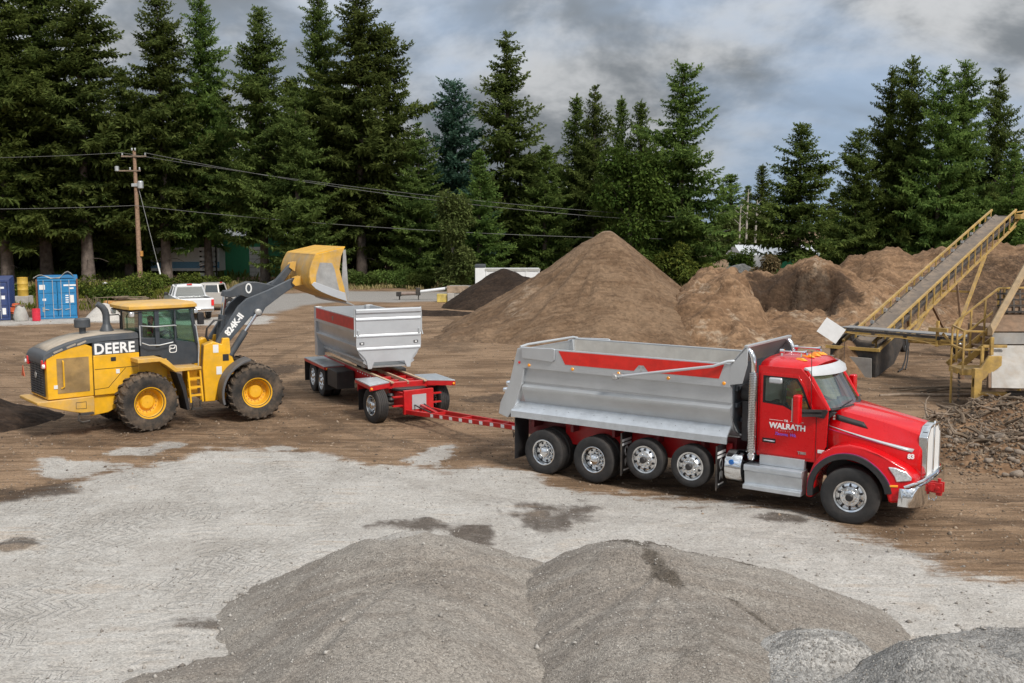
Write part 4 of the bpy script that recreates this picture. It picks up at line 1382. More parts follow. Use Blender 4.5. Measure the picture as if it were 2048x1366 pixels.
for s in (-1, 1):
    for xa, xb, za, zb_ in ((6.385, 6.394, 1.14, 2.08), (6.606, 6.614, 1.30, 2.18)):
        b = MB()
        b.box(xa, xb, min(s * 1.004, s * 1.009) if xa < 6.5 else min(s * 0.90, s * 0.972), max(s * 1.004, s * 1.009) if xa < 6.5 else max(s * 0.90, s * 0.972), za, zb_)
        b.build('panel_gap', M_('black_gloss'), TR)
# cab interior
b = MB()
b.box(5.192, 5.205, -0.94, 0.94, 1.2, 2.85)
b.box(5.21, 6.0, -0.93, 0.93, 2.86, 2.88)
b.box(5.21, 6.5, 0.935, 0.955, 1.2, 2.05)
b.build('cab_bounce_lining', mat('bounce_lining', (0.58, 0.55, 0.50), 0.8, 0, 0.06), TR)  # pale liner panels added to bounce light onto the driver
b = MB()
b.loft([[(6.25, y, 1.95), (6.62, y, 2.02), (6.72, y, 2.12), (6.35, y, 2.20)] for y in (-0.9, 0.9)])
b.build('dashboard', M_('seat_fabric'), TR)
for s in (-1, 1):
    b = MB()
    zs0 = 0.0 if s > 0 else -0.32
    b.box(5.32, 5.80, s * 0.42 - 0.25, s * 0.42 + 0.25, 1.60 + zs0, 1.86 + zs0)
    b.box(5.22, 5.33, s * 0.42 - 0.24, s * 0.42 + 0.24, 1.8 + zs0, 2.5 + zs0)
    b.build('seat', M_('seat_fabric'), TR, bevel=0.04)
b = MB()
b.lathe([(0.20, -0.012), (0.22, 0.0), (0.20, 0.012), (0.185, 0.0)], 24, 'x', closed=True)
for i, v in enumerate(b.v):
    p = Matrix.Rotation(-0.6, 4, 'Y') @ Vector(v)
    b.v[i] = (6.18 + p.x - 0.22, 0.36 + p.y * 0.9, 2.22 + p.z)
b.build('steering_wheel', M_('black_plastic'), TR)
# ---- hood, fenders, grille, bumper
hd = []
for x, zc, zt, hw, zm, hm, zb in ((6.60, 2.235, 2.18, 0.74, 1.80, 0.955, 1.30), (6.95, 2.22, 2.13, 0.70, 1.76, 0.93, 1.22), (7.30, 2.17, 2.06, 0.65, 1.70, 0.89, 1.15), (7.65, 2.11, 1.98, 0.60, 1.62, 0.83, 1.05),
                                  (8.0, 2.04, 1.88, 0.55, 1.52, 0.74, 0.95), (8.26, 1.985, 1.80, 0.52, 1.45, 0.64, 0.88), (8.33, 1.965, 1.78, 0.51, 1.42, 0.60, 0.87)):
    half = [(0.0, zc), (0.10, zc), (0.13, zc - 0.028), (hw * 0.6, zc - (zc - zt) * 0.42), (hw * 0.88, zt + 0.035), (hw, zt), (hw + (hm - hw) * 0.35, zt - (zt - zm) * 0.45), (hm, zm), (hm + 0.01, zm - 0.2), (hm - 0.02, zb)]
    ring = [(x, -y, z) for y, z in half[::-1]] + [(x, y, z) for y, z in half[1:]]
    hd.append(ring)
b = MB()
b.loft(hd, caps=False, closed=False)
hood = b.build('hood', M_('red_paint'), TR, ang=28)
sm = hood.modifiers.new('solid', 'SOLIDIFY')
sm.thickness = 0.02


def hood_y(x, z):
    """outer half width of the hood side at x,z (linear between the two belt lines)"""
    xs = [6.60, 6.95, 7.30, 7.65, 8.0, 8.26, 8.33]
    zt = np.interp(x, xs, [2.18, 2.13, 2.06, 1.98, 1.88, 1.80, 1.78])
    hw = np.interp(x, xs, [0.74, 0.70, 0.65, 0.60, 0.55, 0.52, 0.51])
    zm = np.interp(x, xs, [1.80, 1.76, 1.70, 1.62, 1.52, 1.45, 1.42])
    hm = np.interp(x, xs, [0.955, 0.93, 0.89, 0.83, 0.74, 0.64, 0.60])
    zk = zt - (zt - zm) * 0.45
    hk = hw + (hm - hw) * 0.35
    if z > zk:
        return float(np.interp(z, [zk, zt], [hk, hw]))
    return float(np.interp(z, [zm - 0.2, zm, zk], [hm + 0.01, hm, hk]))


def on_hood(poly, s, off):
    return [(x, s * (hood_y(x, z) + off), z) for x, z in poly]


def strip_on(name, top, bot, s, m, parent, off=0.012):
    b_ = MB()
    a_, c_ = on_hood(top, s, off), on_hood(bot, s, off)
    b_.loft([a_, c_], caps=False, closed=False)
    o_ = b_.build(name, m, parent)
    q_ = o_.modifiers.new('solid', 'SOLIDIFY')
    q_.thickness = 0.006
    q_.offset = 0
    return o_


def lerp_line(p, q, n=9):
    return [(p[0] + (q[0] - p[0]) * i / n, p[1] + (q[1] - p[1]) * i / n) for i in range(n + 1)]


for s in (-1, 1):
    strip_on('hood_vent', lerp_line((6.72, 2.09), (7.24, 1.975)), lerp_line((6.72, 1.985), (7.34, 1.86)), s, M_('black_plastic'), hood)
    strip_on('hood_stripe', lerp_line((6.62, 1.87), (8.20, 1.535)), lerp_line((6.62, 1.865), (8.17, 1.475)), s, M_('bright_silver'), hood, 0.014)
    strip_on('hood_pinstripe', lerp_line((6.62, 1.815), (7.7, 1.597)), lerp_line((6.62, 1.806), (7.7, 1.59)), s, M_('pinstripe'), hood, 0.014)
    q = MB()
    for k, (dx, dz) in enumerate(((0, 0.06), (0, 0.0), (0, -0.06))):
        q.add(*[([(6.655 + i, s * (hood_y(6.66, 2.0) + 0.016), 2.04 + dz + j) for i, j in ((0, 0), (0.05, 0), (0.05, 0.04), (0, 0.04))], [(0, 1, 2, 3)])][0])
    q.build('hood_badge', M_('chrome'), hood, stuff=True)


def taper(x, y, z):
    t = min(max((x - 7.55) / 0.75, 0), 1)
    t = t * t * (3 - 2 * t)
    t2 = min(max((6.9 - x) / 0.6, 0), 1)
    k = 1 - 0.20 * t - 0.03 * t2
    rise = min(max((z - 1.25) / 0.4, 0), 1)
    return (x, y * (k - 0.05 * rise * (abs(y) > 1.1)), z)


FEN = [(6.27, 0.42), (6.29, 0.78), (6.42, 1.14), (6.58, 1.37), (6.80, 1.52), (7.10, 1.585), (7.40, 1.55), (7.66, 1.46), (7.92, 1.34), (8.14, 1.22), (8.31, 1.06), (8.33, 0.90), (8.22, 0.80), (8.20, 0.54), (7.88, 0.52), (7.83, 0.72)] \
    + [(7.13 + 0.70 * math.cos(R(a)), 0.60 + 0.70 * math.sin(R(a))) for a in range(20, 181, 16)] + [(6.42, 0.42)]
for s in (-1, 1):
    b = MB()
    b.prism(FEN, 'y', s * 0.62, s * 1.235, taper)
    fd = b.build('fender', M_('red_paint'), TR, bevel=0.05, segs=4)
    b = MB()
    po = arc(7.13, 0.60, 0.815, 8, 190, 22)
    pi_ = arc(7.13, 0.60, 0.70, 8, 190, 22)
    pp = po + pi_[::-1]
    b.prism(pp, 'y', s * 0.85, s * 1.285, taper)
    b.build('fender_flare', M_('black_plastic'), fd, bevel=0.012)
    b = MB()
    b.prism(arc(7.13, 0.60, 0.824, 20, 178, 22) + arc(7.13, 0.60, 0.815, 20, 178, 22)[::-1], 'y', s * 1.236, s * 1.262, taper)
    b.build('pinstripe', M_('pinstripe'), fd)
    b = MB()
    b.prism([(6.98, 1.475), (7.15, 1.48), (7.17, 1.515), (7.0, 1.515)], 'y', s * 1.1, s * 1.215, taper)
    b.build('turn_lamp', M_('white_paint'), fd, bevel=0.005)
    b = MB()
    b.prism([(7.85, 1.235), (7.98, 1.225), (8.16, 1.17), (8.265, 1.05), (8.255, 0.985), (8.0, 0.94), (7.965, 1.05)], 'y', s * 0.9, s * 1.262, taper)
    hl = b.build('headlamp', M_('clear_lens'), fd, bevel=0.02)
    b = MB()
    for cx_ in (8.03, 8.15):
        b.lathe([(0.05, s * 1.012 if cx_ > 8.1 else s * 1.06), (0.05, s * 0.9), (0.01, s * 0.9)][::s], 12, 'y', (cx_, 0, 1.07))
    b.build('lamp_bowl', M_('chrome'), hl, stuff=True)
    b = MB()
    b.prism([(7.88, 0.845), (8.03, 0.845), (8.03, 0.885), (7.88, 0.885)], 'y', s * 0.9, s * 1.262, taper)
    b.build('side_marker', M_('amber_lens'), fd, bevel=0.005)
# grille
b = MB()
GO = [(-0.56, 0.86), (0.56, 0.86), (0.575, 1.77), (0.33, 1.955), (0.0, 1.99), (-0.33, 1.955), (-0.575, 1.77), (-0.57, 1.3)]
GI = [(-0.505, 0.91), (0.505, 0.91), (0.515, 1.745), (0.31, 1.90), (0.0, 1.93), (-0.31, 1.90), (-0.515, 1.745), (-0.51, 1.3)]
b.ring(GO, GI, 'x', 8.26, 8.42)
b.box(8.32, 8.425, -0.025, 0.025, 0.905, 1.935)
gr = b.build('grille_surround', M_('chrome'), TR, bevel=0.010)
for s in (-1, 1):
    b = MB()
    b.prism([(s * 0.045, 0.93), (s * 0.485, 0.93), (s * 0.495, 1.73), (s * 0.30, 1.875), (s * 0.045, 1.90)], 'x', 8.385, 8.405)
    pn = b.build('grille_panel', M_('white_paint'), gr, bevel=0.004)
b = MB()
b.box(8.30, 8.39, -0.47, 0.47, 0.94, 1.86)
b.build('radiator', M_('black_plastic'), gr)
b = MB()
b.prism([(-0.04, 1.90), (0.04, 1.90), (0.05, 1.97), (0, 2.02), (-0.05, 1.97)], 'x', 8.40, 8.435)
b.build('grille_emblem', M_('chrome'), gr, bevel=0.006)
b = MB()
bp = [(8.14, -1.17), (8.30, -1.14), (8.42, -0.98), (8.46, -0.6), (8.47, 0.0), (8.46, 0.6), (8.42, 0.98), (8.30, 1.14), (8.14, 1.17)]
b.loft([[(x, y, 0.50), (x + 0.012, y, 0.66), (x, y, 0.84 + 0.05 * (abs(y) < 1.1)), (x - 0.06, y, 0.85 + 0.05 * (abs(y) < 1.1)), (x - 0.08, y, 0.5)] for x, y in bp])
bm_ = b.build('bumper', M_('chrome'), TR, ang=50)
b = MB()
b.tube([(8.16, -1.14, 0.87), (8.32, -1.04, 0.94), (8.42, -0.8, 0.97), (8.45, 0, 0.98), (8.42, 0.8, 0.97), (8.32, 1.04, 0.94), (8.16, 1.14, 0.87)], 0.032, 8)
b.build('bumper_bar', M_('chrome'), bm_)
b = MB()
for y in (-0.32, -0.18):
    b.box(8.42, 8.68, y - 0.025, y + 0.025, 0.66, 0.86)
b.box(8.44, 8.54, -0.36, -0.14, 0.69, 0.83)
b.tube([(8.60, -0.38, 0.76), (8.60, -0.12, 0.76)], 0.035, 8)
b.lathe([(0.06, 0.60), (0.06, 0.66), (0.03, 0.90), (0.045, 0.93)], 10, 'z', (8.60, -0.25, 0))
hk = b.build('tow_coupling', M_('red_frame'), TR, bevel=0.008)
b = MB()
b.tube([(8.58, -0.25, 0.62), (8.56, -0.24, 0.54), (8.52, -0.26, 0.48), (8.48, -0.25, 0.52)], 0.014, 6)
b.build('chain', M_('chrome'), hk)
# inner wheel well and engine block behind the front wheel
b = MB()
b.box(6.5, 8.1, -0.60, 0.60, 0.62, 1.5)
b.build('engine_housing', M_('black_plastic'), TR)
# exhaust stacks
mp = bpy.data.materials.new('perforated_guard')
mp.use_nodes = True
nt = mp.node_tree
pb = nt.nodes['Principled BSDF']
tcn = nd(nt, 'ShaderNodeTexCoord')
sx = nd(nt, 'ShaderNodeSeparateXYZ', {0: tcn.outputs['Object']})
ang_ = mth(nt, 'ARCTAN2', mth(nt, 'SUBTRACT', mth(nt, 'ABSOLUTE', sx.outputs[1]), 1.14), mth(nt, 'SUBTRACT', sx.outputs[0], 5.09))
u_ = mth(nt, 'MULTIPLY', ang_, 3.2)
v_ = mth(nt, 'MULTIPLY', sx.outputs[2], 28.0)
d1 = mth(nt, 'SUBTRACT', mth(nt, 'FRACT', mth(nt, 'ADD', u_, mth(nt, 'MULTIPLY', mth(nt, 'FLOOR', v_), 0.5))), 0.5)
d2 = mth(nt, 'SUBTRACT', mth(nt, 'FRACT', v_), 0.5)
dd = mth(nt, 'SQRT', mth(nt, 'ADD', mth(nt, 'MULTIPLY', d1, d1), mth(nt, 'MULTIPLY', d2, d2)))
hole = ramp(nt, dd, 0.34, 0.28)
nt.links.new(mixc(nt, hole, (0.76, 0.76, 0.76), (0.015, 0.015, 0.015)), pb.inputs['Base Color'])
nt.links.new(mth(nt, 'SUBTRACT', 1.0, hole), pb.inputs['Metallic'])
pb.inputs['Roughness'].default_value = 0.2
for s in (-1, 1):
    b = MB()
    b.lathe([(0.06, 1.02), (0.075, 1.06), (0.075, 1.14), (0.06, 1.16), (0.06, 2.84), (0.066, 2.86)], 20, 'z', (5.09, s * 1.14, 0))
    b.tube([(5.09, s * 1.14, 2.80), (5.09, s * 1.14, 3.02), (5.075, s * 1.14, 3.14), (5.03, s * 1.14, 3.24), (4.95, s * 1.14, 3.31)], 0.062, 16)
    ex = b.build('exhaust_stack', M_('chrome'), TR)
    b = MB()
    b.lathe([(0.088, 1.18), (0.092, 1.20), (0.092, 2.82), (0.088, 2.84)], 28, 'z', (5.09, s * 1.14, 0))
    b.build('heat_guard', mp, ex)
    b = MB()
    b.box(5.0, 5.12, min(s * 0.6, s * 1.1), max(s * 0.6, s * 1.1), 0.98, 1.05)
    b.build('stack_bracket', M_('black_plastic'), ex)
b = MB()
b.lathe([(0.02, 4.74), (0.17, 4.75), (0.19, 4.80), (0.19, 5.05), (0.14, 5.10)], 20, 'x', (0, -0.80, 2.35))
b.box(4.78, 5.04, -0.95, -0.55, 1.35, 2.2)
b.build('air_cleaner', M_('black_plastic'), TR, bevel=0.02)
# lettering on the near door
dx, up = (1, 0, 0), (0, 0, 1)
dr = [o for o in TR.children if o.name.startswith('door')][0]
lettering('WALRATH', 0.155, M_('white_letter'), dr, (5.42, -1.026, 1.715), (1, 0, -0.0), up, bold=0.006, sx=1.02)
lettering('T.E.', 0.055, M_('white_letter'), dr, (5.73, -1.026, 1.865), dx, up, bold=0.002)
b = MB()
b.box(5.42, 5.71, -1.0275, -1.0245, 1.878, 1.885)
b.box(5.86, 6.14, -1.0275, -1.0245, 1.878, 1.885)
b.build('lettering_rule', M_('white_letter'), dr, stuff=True)
lettering('TRUCKING', 0.045, M_('pink_letter'), dr, (5.55, -1.026, 1.655), dx, up, spacing=1.9)
lettering('Tacoma, Wa.', 0.085, M_('purple_letter'), dr, (5.53, -1.026, 1.575), dx, up, shear=0.4, bold=0.002)
lettering('T880', 0.075, M_('chrome'), dr, (6.03, -1.026, 1.235), dx, up, bold=0.003, sx=1.1)
hy = hood_y(8.12, 1.38)
lettering('83', 0.125, M_('white_letter'), hood, (8.10, -hood_y(8.10, 1.36) - 0.016, 1.355), (0.16, hood_y(8.10, 1.36) - hood_y(8.26, 1.36), 0), up, bold=0.007)
c_, s_ = math.cos(0.612), math.sin(0.612)
person('person', 'truck driver in an orange safety vest behind the wheel of the red truck', (1.449 + 5.40 * c_ + 0.36 * s_, 24.845 - 5.40 * s_ + 0.36 * c_, 1.90), -0.612, ((0.46, -0.14, 0.42), (0.46, 0.14, 0.42)), 'orange_vest', M_('dark_cloth'), 'orange_vest')
# ================================================================ transfer trailer
TL = empty('dump_trailer', (-5.485, 35.686, 0), -1.128, 'red framed transfer trailer with an empty silver box, hitched behind the truck', 'trailer')
WP_TR = wheel_parts(0.52, 0.285, 0.295, 'dish')
WP_TF = wheel_parts(0.53, 0.36, 0.295, 'dish')
for x in (0.0, -1.12):
    for s in (-1, 1):
        place_wheel(WP_TR, TL, x, s * 1.08, 0.52, s)
        place_wheel(WP_TR, TL, x, s * 0.75, 0.52, s)
    a = MB()
    a.tube([(x, -1.0, 0.52), (x, 1.0, 0.52)], 0.065, 10)
    a.build('axle', M_('dark_steel'), TL)
for s in (-1, 1):
    b = MB()
    b.box(-1.95, 5.35, s * 0.52 - 0.05, s * 0.52 + 0.05, 0.82, 1.16)
    b.build('frame_rail', M_('red_frame'), TL, bevel=0.01)
    b = MB()
    b.box(-1.6, 5.6, s * 0.52 - 0.045, s * 0.52 + 0.045, 1.165, 1.205)
    b.build('guide_rail', mat('guide_wood', (0.50, 0.36, 0.24), 0.6, 0, 0.2), TL)
    # fender plates
    b = MB()
    b.box(-1.95, 0.74, min(s * 1.30, s * 0.58), max(s * 1.30, s * 0.58), 1.09, 1.125)
    f = b.build('fender', M_('aluminium_plate'), TL, bevel=0.006)
    b = MB()
    b.box(-1.94, 0.73, min(s * 1.295, s * 1.27), max(s * 1.295, s * 1.27), 1.0, 1.088)
    b.box(0.70, 0.735, min(s * 1.26, s * 0.60), max(s * 1.26, s * 0.60), 0.98, 1.088)
    b.build('fender_edge', M_('red_frame'), f)
    b = MB()
    b.lathe([(0.035, 0.735), (0.035, 0.755), (0.008, 0.765)], 10, 'x', (0, s * 1.20, 1.03))
    b.build('marker_lamp', M_('amber_lens'), f)
    b = MB()
    b.box(-1.98, -1.965, min(s * 1.28, s * 0.66), max(s * 1.28, s * 0.66), 0.28, 1.05)
    b.build('mud_flap', M_('black_plastic'), TL)
    b = MB()
    b.box(0.78, 1.95, min(s * 1.20, s * 0.60), max(s * 1.20, s * 0.60), 0.50, 1.08)
    bx_ = b.build('tool_box', M_('black_plastic'), TL, bevel=0.02)
    b = MB()
    b.box(0.58, 0.62, min(s * 1.25, s * 0.64), max(s * 1.25, s * 0.64), 0.30, 1.0)
    b.build('mud_flap', M_('black_plastic'), TL)
    for x in np.linspace(2.2, 3.8, 7):
        b = MB()
        b.box(x, x + 0.07, min(s * 0.572, s * 0.577), max(s * 0.572, s * 0.577), 1.08, 1.12)
        b.build('reflector', M_('white_letter'), TL)
for x in (2.6, 3.3, 4.0, 4.7):
    b = MB()
    b.box(x - 0.04, x + 0.04, -0.46, 0.46, 0.90, 1.13)
    b.build('cross_member', M_('red_frame'), TL, bevel=0.008)
for x0_, x1_, ya, yb in ((2.6, 3.3, -0.4, 0.4), (3.3, 4.0, 0.4, -0.4), (4.0, 4.7, -0.4, 0.4)):
    b = MB()
    b.bar((x0_, ya, 1.05), (x1_, yb, 1.05), 0.05, 0.08)
    b.build('diagonal_brace', M_('red_frame'), TL)
b = MB()
b.box(-1.6, 5.5, -0.03, 0.03, 1.10, 1.20)
b.build('guide_rail', M_('guide_wood'), TL)
b = MB()
b.box(5.35, 5.50, -0.9, 0.9, 0.98, 1.18)
b.build('front_beam', M_('red_frame'), TL, bevel=0.012)
for s in (-1, 1):
    b = MB()
    b.prism([(4.35, s * 0.60), (4.42, s * 1.32), (5.95, s * 1.34), (5.52, s * 0.60)], 'z', 1.165, 1.20)
    f = b.build('front_fender', M_('aluminium_plate'), TL, bevel=0.006)
    b = MB()
    b.prism([(5.53, s * 0.60), (5.96, s * 1.345), (5.90, s * 1.345), (5.47, s * 0.60)], 'z', 1.03, 1.163)
    b.prism([(4.42, s * 1.31), (5.88, s * 1.33), (5.88, s * 1.35), (4.42, s * 1.33)], 'z', 1.08, 1.163)
    b.build('fender_edge', M_('red_frame'), f)
    b = MB()
    b.lathe([(0.035, 5.96), (0.035, 5.975), (0.008, 5.985)], 10, 'x', (0, s * 1.29, 1.10))
    b.build('marker_lamp', M_('amber_lens'), f)
    b = MB()
    b.box(4.55, 4.60, min(s * 1.30, s * 1.0), max(s * 1.30, s * 1.0), 0.85, 1.15)
    b.build('fender_bracket', M_('red_frame'), f)
# dolly, yawed towards the truck
DY = Matrix.Translation((5.15, 0, 0)) @ Matrix.Rotation(0.165, 4, 'Z')
w0 = place_wheel(WP_TF, TL, *(DY @ Vector((0.15, -1.05, 0.53))), -1, 0.165)
w1 = place_wheel(WP_TF, TL, *(DY @ Vector((0.15, 1.05, 0.53))), 1, 0.165)
b = MB(DY)
b.tube([(0.15, -0.95, 0.53), (0.15, 0.95, 0.53)], 0.075, 10)
b.build('axle', M_('dark_steel'), TL)
b = MB(DY)
b.lathe([(0.55, 0.93), (0.58, 0.95), (0.58, 1.0), (0.5, 1.02)], 28, 'z', (0.15, 0, 0))
b.build('turntable', M_('black_plastic'), TL)
b = MB(DY)
b.box(-0.5, 0.85, -0.48, -0.38, 0.45, 0.92)
b.box(-0.5, 0.85, 0.38, 0.48, 0.45, 0.92)
b.box(0.80, 0.90, -0.50, 0.50, 0.28, 1.0)
b.box(-0.5, -0.4, -0.48, 0.48, 0.45, 0.92)
dl = b.build('dolly_frame', M_('red_frame'), TL, bevel=0.012)
b = MB(DY)
b.box(0.902, 0.912, -0.24, 0.24, 0.42, 0.86)
b.build('front_plate', M_('bright_silver'), dl)
for s in (-1, 1):
    for z in (0.55, 0.82):
        b = MB(DY)
        b.box(0.72, 0.82, min(s * 0.5, s * 0.82), max(s * 0.5, s * 0.82), z - 0.02, z + 0.02)
        b.build('dolly_arm', M_('red_frame'), dl)
    b = MB(DY)
    b.lathe([(0.11, -0.02), (0.13, 0.03), (0.10, 0.10), (0.13, 0.16), (0.10, 0.22)], 14, 'z', (0.15, s * 0.55, 0.62))
    b.build('air_spring', M_('black_plastic'), dl)
    b = MB(DY)
    b.box(-0.62, -0.605, min(s * 1.24, s * 0.85), max(s * 1.24, s * 0.85), 0.28, 0.92)
    b.build('mud_flap', M_('black_plastic'), TL)
hx, hy_, hz = 11.45, 0.98, 0.74
DYI = DY.inverted()
H3 = DYI @ Vector((hx, hy_, hz))
for s in (-1, 1):
    b = MB(DY)
    b.bar((0.85, s * 0.42, 0.36), (1.95, s * 0.30, 0.42), 0.09, 0.13)
    b.bar((1.92, s * 0.305, 0.42), (H3.x, H3.y + s * 0.13, H3.z), 0.07, 0.12)
    br = b.build('drawbar', M_('red_frame'), TL, bevel=0.008)
    p0, p1 = Vector((1.95, s * 0.30, 0.42)), Vector((H3.x, H3.y + s * 0.13, H3.z))
    for k in range(9):
        t = 0.04 + k * 0.112
        q = p0.lerp(p1, t)
        q2 = p0.lerp(p1, t + 0.034)
        for sg in (s,):
            b = MB(DY)
            b.bar((q.x, q.y + sg * 0.037, q.z), (q2.x, q2.y + sg * 0.037, q2.z), 0.006, 0.09)
            b.build('reflective_tape', M_('white_letter'), br)
for t in (0.0, 0.35, 0.6, 0.8, 0.98):
    b = MB(DY)
    q = Vector((1.95, 0, 0.42)).lerp(H3, t)
    wd = 0.30 + (0.13 - 0.30) * t
    b.bar((q.x, q.y - wd, q.z), (q.x, q.y + wd, q.z), 0.06, 0.08)
    b.build('drawbar_cross', M_('red_frame'), TL)
b = MB(DY)
b.bar((0.95, 0.05, 0.52), (2.0, 0.0, 0.42), 0.09, 0.07)
b.build('drawbar_tongue', M_('red_frame'), TL)
for y in (-0.16, 0.16):
    b = MB(DY)
    b.tube([(0.93, y, 0.55), (1.25, y * 0.9, 0.50), (1.75, y * 0.6, 0.44)], 0.022, 8)
    b.build('air_hose', M_('black_plastic'), TL)
b = MB(DY)
b.lathe([(0.05, -0.03), (0.08, 0), (0.05, 0.03), (0.035, 0)], 14, 'z', (H3.x + 0.10, H3.y, H3.z), closed=True)
b.build('tow_eye', M_('dark_steel'), TL)
b = MB(DY)
cpt = Vector((1.95, 0, 0.42)).lerp(H3, 0.93)
b.tube([(cpt.x, cpt.y - 0.13, cpt.z - 0.05), (cpt.x + 0.05, cpt.y - 0.15, cpt.z - 0.25), (cpt.x + 0.12, cpt.y - 0.12, cpt.z - 0.05)], 0.012, 6)
b.build('safety_chain', M_('dark_steel'), TL)

# box
BX0, BX1 = -1.28, 3.72


def tprof(s):
    out = [(1.055, 2.985), (1.06, 2.50), (0.975, 2.49), (0.975, 2.18), (0.965, 2.17), (0.965, 2.13), (1.05, 2.085), (1.05, 2.04), (1.02, 1.98), (0.99, 1.88), (0.94, 1.78), (0.86, 1.68), (0.80, 1.63), (0.84, 1.60), (0.84, 1.56), (0.72, 1.48), (0.62, 1.42)]
    inn = [(0.60, 1.46), (0.80, 1.70), (0.92, 1.90), (0.95, 2.1), (0.95, 2.93), (0.96, 2.985)]
    return [(s * y, z) for y, z in out + inn]


for s in (-1, 1):
    b = MB()
    b.prism(tprof(s), 'x', BX0 + 0.05, BX1)
    sd = b.build('box_side', M_('silver_paint'), TL, ang=50)
    q = MB()
    q.box(BX0 + 0.25, BX1 - 0.1, min(s * 1.061, s * 1.069), max(s * 1.061, s * 1.069), 2.60, 2.955)
    q.build('red_panel', M_('red_strip'), sd)
    q = MB()
    q.prism([(1.05, 2.70), (1.15, 2.70), (1.18, 2.84), (1.02, 2.84)], 'y', s * 1.0695, s * 1.074)
    q.build('rail_emblem', M_('interior_tan'), sd)
    q = MB()
    q.prism([(BX0 - 0.10, 2.99), (BX0 + 0.10, 3.0), (BX0 + 0.12, 2.1), (BX0 + 0.30, 1.62), (BX0 + 0.35, 1.28), (BX0 - 0.05, 1.28)], 'y', s * 0.80, s * 1.058)
    q.build('tail_post', M_('silver_paint'), TL, bevel=0.012)
    q = MB()
    q.bar((BX0 + 0.3, s * 0.70, 1.50), (BX1 - 0.2, s * 0.70, 1.44), 0.10, 0.12)
    q.build('long_sill', M_('bare_steel'), TL, bevel=0.01)
b = MB()
b.box(BX0 + 0.05, BX1, -0.62, 0.62, 1.40, 1.44)
b.build('box_floor', M_('bare_steel'), TL)
b = MB()
b.box(BX0 - 0.08, BX0 - 0.02, -0.80, 0.80, 1.35, 2.97)
b.build('tailgate', M_('silver_paint'), TL)
# front panel with pressed ribs and two feet
FP = [(-1.07, 3.20), (-1.07, 2.08), (-1.05, 1.98), (-0.80, 1.72), (-0.74, 1.60), (-0.70, 1.37), (-0.58, 1.37), (-0.50, 1.575), (0.50, 1.575), (0.58, 1.37), (0.70, 1.37), (0.74, 1.60), (0.80, 1.72), (1.05, 1.98), (1.07, 2.08), (1.07, 3.20)]
b = MB()
b.prism(FP, 'x', BX1 + 0.002, BX1 + 0.045)
fp = b.build('front_panel', M_('bright_silver'), TL, bevel=0.006)
b = MB()
zs_ = [(3.262, 0.0), (3.255, 0.06), (3.17, 0.06), (3.06, 0.048)]
b.loft([[(BX1 + 0.03, y, 3.10), (BX1 + 0.10, y, 3.14), (BX1 + 0.10, y, 3.235), (BX1 + 0.06, y, 3.265), (BX1 + 0.0, y, 3.265)] for y in (-1.075, 1.075)])
b.build('top_rail', M_('bright_silver'), fp, bevel=0.008)
for z, in ((2.92,), (2.40,), (1.99,)):
    b = MB()
    hw = 1.06 if z > 2.05 else 1.04
    b.loft([[(BX1 + 0.046, y, z + 0.06), (BX1 + 0.072, y, z), (BX1 + 0.070, y, z - 0.02), (BX1 + 0.046, y, z - 0.03)] for y in (-hw, hw)])
    b.build('pressed_rib', M_('silver_paint'), fp)
for s in (-1, 1):
    b = MB()
    b.box(BX1 + 0.046, BX1 + 0.062, s * 0.89 - 0.075, s * 0.89 + 0.075, 2.14, 2.22)
    lm = b.build('panel_lamp', M_('black_gloss'), fp, bevel=0.01)
    b = MB()
    b.box(BX1 + 0.063, BX1 + 0.068, s * 0.89 - 0.04, s * 0.89 + 0.04, 2.16, 2.20)
    b.build('lamp_lens', M_('white_paint'), lm)
    b = MB()
    b.tube([(BX1 - 0.02, s * 1.085, 3.28), (BX1 + 0.0, s * 1.10, 3.0), (BX1 + 0.0, s * 1.10, 2.55), (BX1 + 0.06, s * 1.12, 2.40)], 0.025, 8)
    b.build('tarp_arm', M_('galvanised'), TL)
    b = MB()
    b.box(BX1 + 0.05, BX1 + 0.09, s * 1.0 - 0.03, s * 1.0 + 0.03, 2.45, 2.60)
    b.build('latch', M_('galvanised'), fp)
b = MB()
b.tube([(BX1 - 0.25, -0.35, 3.02), (BX1 - 0.2, -0.2, 3.22), (BX1 - 0.2, 0.9, 3.22)], 0.03, 8)
b.box(BX1 - 0.32, BX1 - 0.16, -0.6, -0.3, 3.0, 3.12)
b.build('tarp_roller', M_('galvanised'), TL)

# ================================================================ wheel loader
LD = empty('wheel_loader', (-11.122, 29.856, 0), 0.695, 'yellow wheel loader with raised bucket above the trailer', 'wheel loader')
FM = Matrix.Translation((3.42, -0.28, 0)) @ Matrix.Rotation(-0.195, 4, 'Z')


def loader_tyre():
    b = MB()
    rad, w, rim = 0.80, 0.335, 0.42
    b.lathe([(rim - 0.02, -w * 0.78), (rim + 0.03, -w * 0.86), (0.56, -w * 0.98), (0.68, -w * 1.0), (0.765, -w * 0.93), (rad, -w * 0.72), (rad + 0.01, 0), (rad, w * 0.72), (0.765, w * 0.93), (0.68, w), (0.56, w * 0.98), (rim + 0.03, w * 0.86), (rim - 0.02, w * 0.78)], 56, closed=True)
    return b.mesh('tyre', M_('loader_rubber'), 45)


